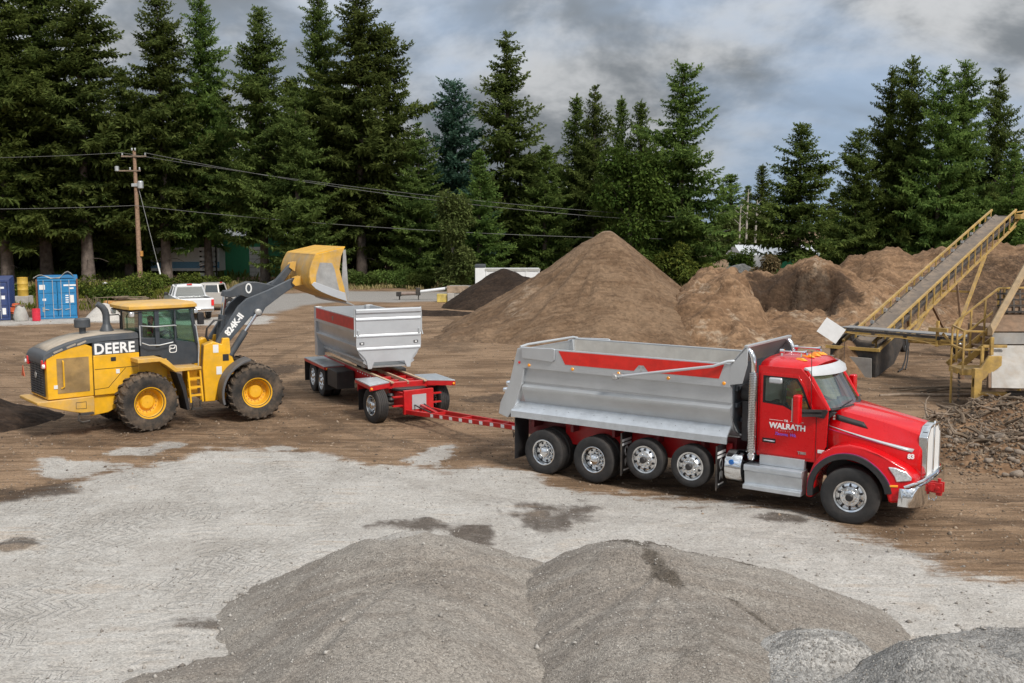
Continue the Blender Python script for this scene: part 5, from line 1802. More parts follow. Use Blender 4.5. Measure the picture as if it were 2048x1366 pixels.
def loader_lugs():
    b = MB()
    n = 22
    w = 0.335
    for i in range(n):
        for s in (-1, 1):
            a0 = 2 * PI * (i + (0.5 if s > 0 else 0)) / n
            pts = []
            for (y, da, rr) in ((s * 0.02, 0.0, 0.805), (s * 0.24, 0.10, 0.80), (s * 0.325, 0.13, 0.755)):
                for dd in (-0.045, 0.045):
                    pts.append((y, a0 + da + dd, rr))
            vs = []
            for lift in (-0.03, 0.048):
                for y, a, rr in pts:
                    r2 = rr + lift * (0.75 if rr < 0.77 else 1)
                    vs.append((r2 * math.cos(a), y * (1.02 if lift > 0 and rr < 0.77 else 1), r2 * math.sin(a)))
            fs = [(6, 8, 9, 7), (8, 10, 11, 9), (0, 2, 8, 6), (2, 4, 10, 8), (1, 7, 9, 3), (3, 9, 11, 5), (0, 6, 7, 1), (4, 5, 11, 10)]
            b.add(vs, fs)
    return b.mesh('tread_lugs', M_('loader_rubber'), 30)


def loader_rim():
    b = MB()
    b.lathe([(0.445, -0.285), (0.455, -0.30), (0.43, -0.295), (0.40, -0.24), (0.375, -0.22), (0.345, -0.05), (0.335, 0.0), (0.24, 0.02), (0.215, 0.0), (0.20, -0.06), (0.17, -0.09), (0.01, -0.10)], 44, caps=False)
    b.lathe([(0.43, 0.28), (0.38, 0.1), (0.37, -0.2)], 30, caps=False)
    return b.mesh('wheel', M_('loader_yellow'), 30)


LT, LL, LR = loader_tyre(), loader_lugs(), loader_rim()
b = MB()
for i in range(16):
    a = 2 * PI * i / 16
    b.lathe([(0.016, -0.02), (0.016, 0.03)], 6, 'y', (0.275 * math.cos(a), -0.01, 0.275 * math.sin(a)))
LN = b.mesh('wheel_bolts', M_('dusty_yellow'))
SC = 0.86 / 0.85


def loader_wheel(M, x, y, s):
    p = M @ Vector((x, y, 0.85))
    w = link('wheel', LR, LD)
    w.location = p
    w.rotation_euler = (0, 0.4 * x, M.to_euler().z + (0 if s < 0 else PI))
    w.rotation_mode = 'XYZ'
    link('tyre', LT, w)
    tag(link('tread_lugs', LL, w), kind='stuff')
    tag(link('wheel_bolts', LN, w), kind='stuff')


for M in (Matrix.Identity(4), FM):
    for s in (-1, 1):
        loader_wheel(M, 0, s * 1.10, s)
    a = MB(M)
    a.tube([(0, -0.95, 0.85), (0, -0.4, 0.85)], [0.22, 0.30], 16)
    a.tube([(0, 0.95, 0.85), (0, 0.4, 0.85)], [0.22, 0.30], 16)
    a.tube([(0, -0.4, 0.85), (0, 0.4, 0.85)], 0.30, 16)
    a.build('axle', M_('loader_yellow'), LD)
# rear frame / engine enclosure
b = MB()
b.prism([(-1.36, 1.12), (-1.42, 0.55), (-0.95, 0.60), (-0.2, 0.95), (1.2, 0.75), (1.5, 0.75), (1.5, 1.3), (-0.05, 1.55), (-0.5, 1.7), (-0.9, 1.2)], 'y', -0.72, 0.72)
b.build('rear_frame', M_('loader_yellow'), LD, bevel=0.02)
b = MB()
b.prism([(-2.56, 1.13), (-1.34, 1.13), (-1.34, 2.50), (-1.55, 2.60), (-1.95, 2.52), (-2.35, 2.36), (-2.56, 2.28)], 'y', -0.80, 0.80)
eb = b.build('engine_enclosure', M_('loader_yellow'), LD, bevel=0.02)
b = MB()
b.prism([(-1.335, 1.13), (-0.60, 1.13), (-0.05, 1.62), (-0.05, 2.25), (-1.335, 2.25)], 'y', -0.81, 0.81)
b.build('side_panel', M_('loader_yellow'), LD, bevel=0.012)
b = MB()
b.prism([(-1.335, 2.255), (-0.05, 2.255), (-0.05, 2.62), (-1.335, 2.62)], 'y', -0.805, 0.805)
hb_ = b.build('hood_band', M_('loader_grey'), LD, bevel=0.012)
# bonnet top
hr = []
for x, z in ((-2.64, 2.30), (-2.58, 2.40), (-2.35, 2.52), (-1.95, 2.66), (-1.5, 2.76), (-1.0, 2.80), (-0.05, 2.81)):
    hr.append([(x, -0.815, z - 0.16), (x, -0.80, z - 0.04), (x, -0.70, z), (x, 0, z + 0.03), (x, 0.70, z), (x, 0.80, z - 0.04), (x, 0.815, z - 0.16), (x, 0.5, z - 0.2), (x, -0.5, z - 0.2)])
b = MB()
b.loft(hr)
hood2 = b.build('hood', M_('loader_grey'), LD, ang=40)
hr2 = []
for x, z in ((-2.50, 2.445), (-2.35, 2.525), (-1.95, 2.665), (-1.5, 2.765), (-1.0, 2.805), (-0.1, 2.815)):
    hr2.append([(x, -0.66, z + 0.004), (x, 0, z + 0.032), (x, 0.66, z + 0.004)])
b = MB()
b.loft(hr2, caps=False, closed=False)
q = b.build('dusty_top', M_('hood_dust'), hood2)
q.modifiers.new('solid', 'SOLIDIFY').thickness = 0.006
for i, x in enumerate((-2.25, -1.9, -1.62)):
    b = MB()
    z = np.interp(x, [-2.58, -2.35, -1.95, -1.5], [2.40, 2.52, 2.66, 2.76])
    b.bar((x - 0.12, -0.818, z - 0.15), (x + 0.12, -0.818, z - 0.06), 0.01, 0.05)
    b.build('vent_slot', M_('hood_dust'), hood2)
# rear grille
b = MB()
b.box(-2.60, -2.565, -0.62, 0.62, 1.20, 2.26)
gl = b.build('rear_grille', M_('black_plastic'), LD)
for z in np.linspace(1.26, 2.20, 15):
    b = MB()
    b.box(-2.625, -2.602, -0.60, 0.60, z - 0.012, z + 0.012)
    b.build('grille_slat', M_('loader_grey'), gl)
for y in (-0.3, 0.0, 0.3):
    b = MB()
    b.box(-2.618, -2.603, y - 0.008, y + 0.008, 1.22, 2.24)
    b.build('grille_bar', M_('loader_grey'), gl)
b = MB()
b.lathe([(0.09, -2.64), (0.09, -2.627), (0.07, -2.627)], 16, 'x', (0, 0.0, 1.75))
b.build('grille_badge', M_('bare_steel'), gl)
for s in (-1, 1):
    b = MB()
    b.box(-2.66, -2.56, s * 0.70 - 0.075, s * 0.70 + 0.075, 1.98, 2.22)
    lp = b.build('tail_lamp', M_('red_lens'), LD, bevel=0.02)
    b = MB()
    b.lathe([(0.05, -2.68), (0.06, -2.665), (0.06, -2.62)], 14, 'x', (0, s * 0.83, 2.06))
    b.build('work_lamp', M_('white_paint'), lp)
b = MB()
b.prism([(-2.72, 0.35), (-2.72, 0.60), (-2.72, 0.58)], 'z', 1.75, 1.76)
b.v, b.f = [], []
b.add([(-2.70, 0.80, 1.62), (-2.70, 1.10, 1.62), (-2.70, 0.95, 1.92), (-2.72, 0.80, 1.62), (-2.72, 1.10, 1.62), (-2.72, 0.95, 1.92)], [(0, 1, 2), (5, 4, 3), (0, 3, 4, 1), (1, 4, 5, 2), (2, 5, 3, 0)])
b.build('slow_sign', M_('machine_orange'), LD)
# bumper shelf, counterweight
b = MB()
b.prism([(-2.86, 1.02), (-2.86, 1.10), (-1.36, 1.125), (-1.36, 0.60), (-1.60, 0.66), (-1.95, 0.74)], 'y', -0.86, 0.86)
cw = b.build('counterweight', M_('dusty_yellow'), LD, bevel=0.02)
b = MB()
b.ring([(-1.86, 0.82), (-1.58, 0.80), (-1.58, 1.0), (-1.86, 1.0)], [(-1.85, 0.83), (-1.59, 0.81), (-1.59, 0.99), (-1.85, 0.99)], 'y', -0.862, -0.868)
b.build('inspection_plate', M_('dark_steel'), cw)
b = MB()
b.tube([(-1.80, -0.88, 0.66), (-1.82, -0.90, 0.50), (-1.72, -0.90, 0.44), (-1.52, -0.90, 0.46)], 0.03, 8)
b.box(-1.78, -1.42, -0.98, -0.80, 0.64, 0.70)
b.build('service_step', M_('dark_steel'), LD)
for s in (-1, 1):
    b = MB()
    b.box(-2.30, -1.45, min(s * 0.803, s * 0.812), max(s * 0.803, s * 0.812), 1.28, 2.24)
    dp = b.build('side_screen', mat('dusty_screen', (0.30, 0.19, 0.07), 0.7, 0, 0.35, vs=2, dust=0.4, dustc=(0.22, 0.16, 0.10)), eb)
    b = MB()
    b.tube([(-2.14, s * 0.815, 2.18), (-2.14, s * 0.86, 2.14), (-2.14, s * 0.86, 1.46), (-2.20, s * 0.82, 1.42)], 0.022, 8)
    b.build('grab_handle', M_('loader_yellow'), dp)
    b = MB()
    b.box(-1.345, -1.328, min(s * 0.80, s * 0.815), max(s * 0.80, s * 0.815), 1.14, 2.6)
    b.build('panel_gap', M_('black_gloss'), LD)
    b = MB()
    b.bar((-1.30, s * 0.8125, 1.86), (-0.06, s * 0.8125, 1.86), 0.006, 0.014)
    b.bar((-1.32, s * 0.8125, 1.30), (-0.95, s * 0.8125, 1.32), 0.006, 0.012)
    b.bar((-0.95, s * 0.8125, 1.32), (-0.45, s * 0.8125, 1.84), 0.006, 0.012)
    b.build('panel_seam', M_('black_gloss'), LD, stuff=True)
lettering('DEERE', 0.41, M_('white_letter'), hb_, (-1.30, -0.812, 2.285), (1, 0, 0), (0, 0, 1), bold=0.012, sx=0.93, spacing=1.06)
for px_, pz2, w_, h_ in ((-0.85, 2.06, 0.14, 0.11), (-0.72, 1.70, 0.10, 0.12), (-2.40, 1.42, 0.10, 0.10)):
    b = MB()
    b.box(px_, px_ + w_, -0.822, -0.815, pz2, pz2 + h_)
    b.build('decal', M_('dark_letter') if pz2 > 2 else M_('sticker_white'), LD)
# exhaust and precleaner
b = MB()
b.tube([(-0.66, 0, 2.80), (-0.66, 0, 2.86), (-0.66, 0, 3.0), (-0.66, 0, 3.05), (-0.66, 0, 3.30), (-0.69, 0, 3.42), (-0.76, 0, 3.53), (-0.90, 0, 3.63)], [0.20, 0.19, 0.12, 0.10, 0.10, 0.10, 0.095, 0.07], 18)
b.build('exhaust_stack', M_('loader_grey'), LD, ang=50)
b = MB()
b.lathe([(0.09, 2.70), (0.09, 2.97), (0.20, 2.98), (0.215, 3.0), (0.215, 3.20), (0.19, 3.235), (0.02, 3.245)], 24, 'z', (-1.33, 0.0, 0))
b.build('precleaner', M_('loader_grey'), LD)
b = MB()
b.tube([(-0.55, 0.55, 2.82), (-0.55, 0.55, 3.22), (-0.5, 0.55, 3.24), (-0.12, 0.55, 3.24), (-0.08, 0.55, 3.2), (-0.08, 0.55, 2.82)], 0.018, 6)
b.build('hand_rail', M_('black_plastic'), LD)
b = MB()
b.tube([(-0.05, -0.95, 2.45), (-0.05, -0.95, 3.02), (0.03, -0.95, 3.0), (0.4, -0.95, 2.96), (0.95, -0.95, 2.97), (1.02, -0.92, 2.95)], 0.018, 6)
b.build('hand_rail', M_('galvanised'), LD)
b = MB()
b.tube([(0.0, -0.93, 2.52), (0.2, -0.95, 2.44), (0.5, -0.94, 2.42), (0.9, -0.94, 2.48)], 0.016, 6)
b.build('hand_rail', M_('galvanised'), LD)
# cab
b = MB()
b.prism([(0.0, 2.10), (0.55, 2.10), (0.80, 1.80), (1.72, 1.78), (1.72, 2.40), (0.52, 2.62), (0.0, 2.66)], 'y', -0.78, 0.78)
cb = b.build('cab_base', M_('loader_door'), LD, bevel=0.015)
for x, y0_, y1_, wx in ((0.05, -0.72, -0.72, 0.10), (0.50, -0.79, -0.77, 0.13), (1.56, -0.79, -0.72, 0.10)):
    for s in (-1, 1):
        b = MB()
        yb, yt = (y0_, y1_) if s < 0 else (-y0_, -y1_)
        b.bar((x + (0.12 if x > 1.5 else 0), yb, 2.38), (x - (0.02 if x > 1.5 else 0), yt, 3.44), wx, 0.09, (0, 1, 0))
        b.build('cab_post', M_('loader_door'), LD, bevel=0.012)
b = MB()
b.bar((1.03, -0.80, 2.45), (1.03, -0.785, 3.42), 0.05, 0.05)
b.build('door_post', M_('loader_door'), LD)
WD = [(0.56, 2.62), (1.0, 2.52), (1.64, 2.36), (1.54, 3.42), (0.57, 3.44)]
for s in (-1, 1):
    b = MB()
    b.prism(WD, 'y', s * 0.770, s * 0.776)
    b.build('side_window', GLASS_LOADER, LD)
    b = MB()
    b.prism([(0.09, 2.66), (0.46, 2.64), (0.46, 3.44), (0.05, 3.44)], 'y', s * 0.742, s * 0.748)
    b.build('rear_quarter_window', GLASS_LOADER, LD)
b = MB()
b.add([(1.74, -0.72, 2.35), (1.74, 0.72, 2.35), (1.56, 0.68, 3.42), (1.56, -0.68, 3.42)], [(0, 1, 2, 3)])
b.build('windshield', GLASS_LOADER, LD)
b = MB()
b.add([(0.02, -0.70, 2.66), (0.02, 0.70, 2.66), (0.02, 0.68, 3.44), (0.02, -0.68, 3.44)], [(0, 1, 2, 3)])
b.build('rear_window', GLASS_LOADER, LD)
rr_ = []
for z, g in ((3.43, 0.90), (3.47, 1.0), (3.55, 1.0), (3.60, 0.93), (3.625, 0.80)):
    pts = [(-0.28, -0.80), (0.2, -0.86), (1.3, -0.86), (1.72, -0.78), (1.84, -0.4), (1.84, 0.4), (1.72, 0.78), (1.3, 0.86), (0.2, 0.86), (-0.28, 0.80), (-0.34, 0.4), (-0.34, -0.4)]
    rr_.append([(0.75 + (x - 0.75) * g, y * g, z) for x, y in pts])
b = MB()
b.loft(rr_)
b.build('cab_roof', M_('dusty_yellow'), LD, ang=40)
b = MB()
b.loft([[(0.75 + (x - 0.75) * 0.97, y * 0.97, z) for x, y in pts] for z in (3.405, 3.43)])
b.build('roof_trim', M_('black_plastic'), LD)
for x, y in ((-0.2, -0.75), (1.70, -0.70), (1.70, 0.70), (-0.2, 0.75)):
    b = MB()
    b.box(x - 0.06, x + 0.06, y - 0.07, y + 0.07, 3.26, 3.40)
    b.build('work_lamp', M_('clear_lens'), LD, bevel=0.02)
b = MB()
b.box(1.66, 1.84, -1.0, -0.88, 2.95, 3.3)
b.build('wing_mirror', M_('black_plastic'), LD, bevel=0.02)
b = MB()
b.box(0.35, 0.85, -0.26, 0.26, 2.05, 2.30)
b.box(0.28, 0.42, -0.25, 0.25, 2.3, 3.0)
b.build('operator_seat', M_('seat_fabric'), LD, bevel=0.03)
b = MB()
b.lathe([(0.17, -0.012), (0.19, 0.0), (0.17, 0.012), (0.155, 0.0)], 20, 'x', closed=True)
for i, v in enumerate(b.v):
    p = Matrix.Rotation(-0.8, 4, 'Y') @ Vector(v)
    b.v[i] = (1.15 + p.x, p.y, 2.72 + p.z)
b.bar((1.3, 0, 2.3), (1.16, 0, 2.7), 0.06)
b.build('steering_column', M_('black_plastic'), LD)
# door decal: leaping mark in a rounded frame
b = MB()
rq = [(0.95 + 0.115 * math.copysign(abs(math.cos(t)) ** 0.5, math.cos(t)), 2.27 + 0.115 * math.copysign(abs(math.sin(t)) ** 0.5, math.sin(t))) for t in np.linspace(0, 2 * PI, 24, endpoint=False)]
b.ring(rq, [(0.95 + (x - 0.95) * 0.82, 2.27 + (z - 2.27) * 0.82) for x, z in rq], 'y', -0.782, -0.787)
b.prism([(0.87, 2.22), (0.90, 2.27), (0.99, 2.265), (1.03, 2.32), (1.01, 2.34), (0.965, 2.285), (0.90, 2.30), (0.88, 2.34), (0.87, 2.29)], 'y', -0.782, -0.787)
b.build('door_decal', M_('white_letter'), cb, stuff=True)
# fenders, platform, ladder
for s in (-1, 1):
    b = MB()
    b.prism([(-0.30, 2.12), (0.36, 2.12), (0.56, 2.02), (0.80, 1.78), (1.55, 1.76), (1.55, 1.68), (0.76, 1.66), (0.50, 1.88), (0.32, 2.0), (-0.30, 2.0)], 'y', s * 0.80, s * 1.38)
    fd = b.build('fender', M_('dusty_yellow'), LD, bevel=0.015)
    b = MB()
    b.prism([(0.78, 1.64), (0.92, 1.60), (1.04, 1.2), (1.14, 0.55), (1.06, 0.52), (0.95, 1.1), (0.82, 1.5)], 'y', s * 0.88, s * 1.42)
    b.build('mud_guard', M_('black_plastic'), LD, bevel=0.01)
    b = MB()
    b.box(-0.1, 0.75, min(s * 0.75, s * 0.82), max(s * 0.75, s * 0.82), 1.3, 2.0)
    b.build('fuel_tank', M_('loader_yellow'), LD, bevel=0.02)
    b = MB()
    b.box(1.22, 1.52, min(s * 0.72, s * 1.10), max(s * 0.72, s * 1.10), 0.95, 1.66)
    b.build('step_box', M_('loader_yellow'), LD, bevel=0.015)
    for x in (1.16, 1.52):
        b = MB()
        b.bar((x, s * 1.32, 1.68), (x + 0.05, s * 1.34, 0.72), 0.035, 0.05)
        b.build('ladder_rail', M_('loader_yellow'), LD)
    for z in (1.42, 1.16, 0.92):
        b = MB()
        b.box(1.18, 1.56, min(s * 1.22, s * 1.34), max(s * 1.22, s * 1.34), z - 0.025, z + 0.025)
        b.build('ladder_step', M_('loader_yellow'), LD)
    b = MB()
    b.box(1.24, 1.54, min(s * 1.26, s * 1.34), max(s * 1.26, s * 1.34), 0.50, 0.56)
    b.box(1.26, 1.29, s * 1.30 - 0.02, s * 1.30 + 0.02, 0.55, 0.75)
    b.box(1.49, 1.52, s * 1.30 - 0.02, s * 1.30 + 0.02, 0.55, 0.75)
    b.build('bottom_step', M_('dark_steel'), LD)
    b = MB()
    b.tube([(1.62, s * 0.98, 1.74), (1.66, s * 0.98, 2.3), (1.60, s * 0.95, 2.9), (1.57, s * 0.92, 2.95)], 0.017, 6)
    b.build('hand_rail', M_('galvanised'), LD)
# ---- front frame
b = MB(FM)
b.prism([(-1.50, 0.62), (-1.10, 0.58), (0.3, 0.62), (0.35, 1.1), (-0.4, 1.25), (-0.9, 1.3), (-1.5, 1.1)], 'y', -0.55, 0.55)
b.build('front_frame', M_('loader_yellow'), LD, bevel=0.02)
for s in (-1, 1):
    b = MB(FM)
    b.prism([(-1.42, 0.60), (-1.12, 0.60), (-0.98, 1.2), (-0.50, 1.70), (-0.62, 2.05), (-0.64, 2.48), (-0.84, 2.48), (-0.88, 2.30), (-1.12, 2.40), (-1.40, 2.30), (-1.46, 1.6)], 'y', s * 0.42, s * 0.80)
    tw = b.build('loader_tower', M_('loader_yellow'), LD, bevel=0.02)
    for zz, xx in ((2.18, -1.06), (1.52, -0.98)):
        b = MB(FM)
        b.box(xx - 0.08, xx + 0.08, min(s * 0.801, s * 0.808), max(s * 0.801, s * 0.808), zz - 0.12, zz + 0.12)
        b.build('decal', M_('sticker_white'), tw)
    b = MB(FM)
    b.box(-0.86, -0.68, min(s * 0.801, s * 0.808), max(s * 0.801, s * 0.808), 1.80, 2.0)
    b.build('decal', M_('dark_letter'), tw)
    # front fender: curved black guard behind the tyre
    b = MB(FM)
    po = arc(0, 0.85, 1.06, 100, 196, 16)
    b.prism(po + arc(0, 0.85, 0.99, 100, 196, 16)[::-1], 'y', s * 0.80, s * 1.46)
    b.build('fender', mat('guard_plastic', (0.10, 0.10, 0.105), 0.55, 0, 0.15, dust=0.2, dustc=(0.26, 0.21, 0.16)), LD, bevel=0.012)
    # lift arm
    b = MB(FM)
    b.prism([(-1.05, 2.28), (-0.30, 3.42), (-0.05, 3.63), (0.63, 3.88), (1.33, 4.20), (1.52, 4.20), (1.55, 4.05), (1.40, 3.94), (1.0, 3.68), (0.52, 3.34), (0.38, 3.10), (0.22, 3.06), (0.07, 3.09), (-0.72, 2.22), (-0.86, 2.10), (-1.02, 2.14)], 'y', s * 0.50, s * 0.64)
    am = b.build('lift_arm', mat('arm_grey', (0.058, 0.070, 0.085), 0.4, 0, 0.12, dust=0.14, dustc=(0.32, 0.30, 0.28)), LD, bevel=0.015)
    if s < 0:
        me_dir = Vector((0.74, 0, 0.80))
        lt = lettering('824K-II', 0.26, M_('white_letter'), am, (0, 0, 0), (1, 0, 0), (0, 0, 1), bold=0.012, sx=0.98)
        T = FM @ Matrix.Translation((-0.62, -0.645, 2.52)) @ Matrix.Rotation(-0.90, 4, 'Y')
        lt.data.transform(T)
    # lift cylinder
    b = MB(FM)
    b.tube([(-0.62, s * 0.72, 1.95), (-0.14, s * 0.72, 2.66)], 0.10, 16)
    cy = b.build('lift_cylinder', M_('loader_grey'), LD)
    b = MB(FM)
    b.tube([(-0.16, s * 0.72, 2.63), (0.24, s * 0.72, 3.20)], 0.05, 14)
    b.build('cylinder_rod', M_('chrome'), cy)
    b = MB(FM)
    b.lathe([(0.10, s * 0.66), (0.10, s * 0.80), (0.06, s * 0.82), (0.01, s * 0.82)][::s], 18, 'y', (0.26, 0, 3.22))
    b.build('pin', M_('bare_steel'), cy)
    b = MB(FM)
    b.lathe([(0.13, s * 0.48), (0.13, s * 0.68), (0.01, s * 0.68)][::s], 18, 'y', (1.46, 0, 4.10))
    b.build('bucket_pin', M_('dark_steel'), LD)
# cross tube, tilt cylinder, bellcrank, link
b = MB(FM)
b.tube([(0.45, -0.5, 3.55), (0.45, 0.5, 3.55)], 0.14, 16)
b.build('arm_cross_tube', M_('loader_grey'), LD)
b = MB(FM)
b.prism([(-0.66, 3.70), (-0.60, 3.86), (-0.42, 3.88), (-0.20, 4.02), (0.11, 4.12), (0.45, 4.10), (0.80, 4.02), (1.0, 3.98), (0.98, 3.86), (0.5, 3.66), (0.2, 3.58), (-0.1, 3.70), (-0.45, 3.64)], 'y', -0.16, 0.16)
bc = b.build('bellcrank', M_('loader_grey'), LD, bevel=0.02)
b = MB(FM)
b.ring([(0.14 + 0.10 * math.cos(t), 3.92 + 0.16 * math.sin(t)) for t in np.linspace(0, 2 * PI, 16, endpoint=False)], [(0.14 + 0.06 * math.cos(t), 3.92 + 0.11 * math.sin(t)) for t in np.linspace(0, 2 * PI, 16, endpoint=False)], 'y', -0.165, -0.172)
b.build('bellcrank_boss', M_('sticker_white'), bc)
b = MB(FM)
b.prism([(0.88, 3.86), (1.05, 3.80), (1.60, 4.52), (1.52, 4.66), (1.40, 4.56), (0.90, 4.02)], 'y', -0.10, 0.10)
b.build('bucket_link', M_('loader_grey'), LD, bevel=0.02)
b = MB(FM)
b.tube([(-0.56, 0, 3.72), (-0.66, 0, 3.05)], 0.06, 14)
b.build('tilt_rod', M_('chrome'), LD)
b = MB(FM)
b.tube([(-0.65, 0, 3.12), (-0.80, 0, 2.0)], 0.12, 16)
b.build('tilt_cylinder', M_('loader_grey'), LD)
for k in range(3):
    b = MB(FM)
    yy = -0.30 + 0.06 * k
    b.tube([(-0.72, yy, 2.98), (-0.95, yy, 2.98), (-1.20 + 0.02 * k, yy, 2.75), (-1.24 + 0.03 * k, yy, 2.5), (-1.05, yy, 2.2)], 0.022, 8)
    b.build('hydraulic_hose', M_('black_plastic'), LD)
# bucket: curved back shell, floor, side plates, spill guard, lip
SH = [(1.86, 4.98), (1.74, 4.76), (1.66, 4.52), (1.63, 4.30), (1.66, 4.10), (1.78, 3.92), (1.98, 3.80), (2.30, 3.67), (2.86, 3.47)]
SHI = [(1.92, 4.93), (1.80, 4.73), (1.72, 4.51), (1.69, 4.31), (1.72, 4.13), (1.82, 3.97), (2.01, 3.85), (2.32, 3.72), (2.86, 3.50)]
b = MB(FM)
b.prism(SH + SHI[::-1], 'y', -1.50, 1.50)
bk = b.build('bucket', mat('worn_yellow', (0.60, 0.34, 0.05), 0.5, 0, 0.2, vs=2, dust=0.62, dustc=(0.42, 0.37, 0.30)), LD, ang=40)
b = MB(FM)
b.loft([[(1.84, y, 4.96), (1.90, y, 5.0), (2.30, y, 5.09), (2.80, y, 5.20), (2.80, y, 5.17), (2.30, y, 5.05), (1.92, y, 4.94)] for y in (-1.50, -0.75, 0.0, 0.75, 1.50)])
b.build('spill_guard', M_('loader_yellow'), bk)
for s in (-1, 1):
    b = MB(FM)
    b.prism([(1.85, 4.96), (1.73, 4.74), (1.65, 4.50), (1.64, 4.30), (1.68, 4.10), (1.80, 3.93), (2.0, 3.82), (2.30, 3.69), (2.84, 3.50), (2.74, 3.95), (2.60, 4.5), (2.66, 4.9), (2.78, 5.17), (2.30, 5.06)], 'y', s * 1.502, s * 1.535)
    sp_ = b.build('bucket_side', M_('worn_yellow'), bk, bevel=0.008)
    b = MB(FM)
    b.prism([(1.98, 4.72), (1.86, 4.35), (1.84, 4.12), (1.98, 3.96), (2.30, 3.84), (2.62, 3.70), (2.52, 4.1), (2.44, 4.5), (2.36, 4.70)], 'y', s * 1.536, s * 1.544)
    b.build('worn_side', M_('bare_steel'), sp_)
    b = MB(FM)
    b.prism([(1.70, 4.06), (1.82, 3.93), (2.02, 3.82), (2.32, 3.69), (2.82, 3.51), (2.76, 3.78), (2.4, 3.90), (2.05, 4.04), (1.78, 4.14)], 'y', s * 1.545, s * 1.565)
    b.build('wear_plate', M_('bright_silver'), sp_, bevel=0.006)
    b = MB(FM)
    b.prism([(2.66, 3.55), (2.86, 3.48), (2.90, 3.60), (2.82, 5.10), (2.74, 5.10), (2.70, 4.5)], 'y', s * 1.47, s * 1.501)
    b.build('side_cutter', M_('bare_steel'), bk)
b = MB(FM)
b.prism([(2.78, 3.52), (2.80, 3.46), (3.05, 3.37), (3.06, 3.39)], 'y', -1.55, 1.55)
b.build('cutting_edge', M_('bare_steel'), bk)
for y in (-0.55, 0.0, 0.55):
    b = MB(FM)
    for d in (-0.12, 0.12):
        b.prism([(1.66, 4.72), (1.48, 4.68), (1.44, 4.54), (1.62, 4.40)] if y == 0 else [(1.66, 4.30), (1.44, 4.24), (1.36, 4.08), (1.46, 3.98), (1.72, 4.02)], 'y', y + d - 0.025, y + d + 0.025)
    b.build('bucket_bracket', M_('dusty_yellow'), bk)
# dirt heaped in the bucket stays out: it is empty, the inside is bare metal
b = MB(FM)
b.loft([[(x + 0.006, y, z + 0.006) for x, z in SHI] for y in (-1.46, 1.46)], caps=False, closed=False)
b.build('bucket_lining', M_('bare_steel'), bk)
c_, s_ = math.cos(0.695), math.sin(0.695)
person('person', 'loader operator in dark clothes and a red orange vest inside the yellow loader cab', (-11.122 + 0.55 * c_, 29.856 + 0.55 * s_, 2.28), 0.695, ((0.50, -0.14, 0.42), (0.50, 0.14, 0.42)), 'dark_cloth', M_('dark_cloth'), 'machine_orange')
# ================================================================ inclined stacking conveyor
CV = empty('stacking_conveyor', (14.0, 40.8, 0), 0.869, 'long inclined yellow stacking conveyor with grey belt on two wheels', 'conveyor')


def bz(x):
    return 1.12 + 0.2785 * x


b = MB()
L0, L1 = -0.6, 18.7
b.loft([[(x, -0.42, bz(x) + 0.10), (x, -0.25, bz(x) + 0.02), (x, 0.25, bz(x) + 0.02), (x, 0.42, bz(x) + 0.10), (x, 0.42, bz(x) + 0.085), (x, 0.25, bz(x) + 0.0), (x, -0.25, bz(x) + 0.0), (x, -0.42, bz(x) + 0.085)] for x in np.linspace(L0, L1, 24)])
b.build('belt', M_('belt_rubber'), CV, ang=30)
b = MB()
b.loft([[(x, -0.36, bz(x) - 0.34), (x, 0.36, bz(x) - 0.34), (x, 0.36, bz(x) - 0.36), (x, -0.36, bz(x) - 0.36)] for x in (L0, L1)])
b.build('return_belt', M_('belt_rubber'), CV)
for s in (-1, 1):
    b = MB()
    b.bar((L0, s * 0.60, bz(L0) + 0.34), (L1, s * 0.60, bz(L1) + 0.34), 0.085, 0.085)
    b.build('top_rail', M_('plant_yellow'), CV)
    b = MB()
    b.bar((L0, s * 0.56, bz(L0) - 0.05), (L1, s * 0.56, bz(L1) - 0.05), 0.06, 0.12)
    b.build('belt_rail', M_('dark_steel'), CV)
    b = MB()
    b.bar((L0, s * 0.60, bz(L0) - 0.50), (L1, s * 0.60, bz(L1) - 0.50), 0.09, 0.11)
    b.build('bottom_chord', M_('plant_yellow'), CV)
    for i, x in enumerate(np.linspace(L0 + 0.3, L1 - 0.2, 21)):
        b = MB()
        b.bar((x, s * 0.60, bz(x) - 0.48), (x + 0.06, s * 0.60, bz(x) + 0.32), 0.055, 0.06)
        b.build('truss_post', M_('plant_yellow'), CV)
for i, x in enumerate(np.linspace(0.8, 18.0, 13)):
    b = MB()
    b.tube([(x, -0.45, bz(x) + 0.06), (x, -0.22, bz(x) - 0.04), (x, 0.22, bz(x) - 0.04), (x, 0.45, bz(x) + 0.06)], 0.055, 8)
    rl = b.build('idler_roller', M_('dark_steel'), CV)
    b = MB()
    b.box(x - 0.06, x + 0.06, 0.47, 0.60, bz(x) + 0.03, bz(x) + 0.17)
    b.build('idler_bracket', M_('galvanised'), rl)
b = MB()
b.tube([(L1, -0.45, bz(L1) - 0.16), (L1, 0.45, bz(L1) - 0.16)], 0.19, 18)
b.build('head_pulley', M_('dark_steel'), CV)
b = MB()
b.box(L1 - 0.5, L1 + 0.5, -0.98, -0.68, bz(L1) - 0.15, bz(L1) + 0.1)
b.bar((L1 - 0.1, -0.64, bz(L1) + 0.2), (L1 + 0.7, -0.85, bz(L1) + 0.28), 0.07)
b.bar((L1 - 1.2, -0.64, bz(L1) - 0.75), (L1 + 0.7, -0.85, bz(L1) + 0.24), 0.07)
b.build('head_drive', M_('plant_yellow'), CV, bevel=0.015)
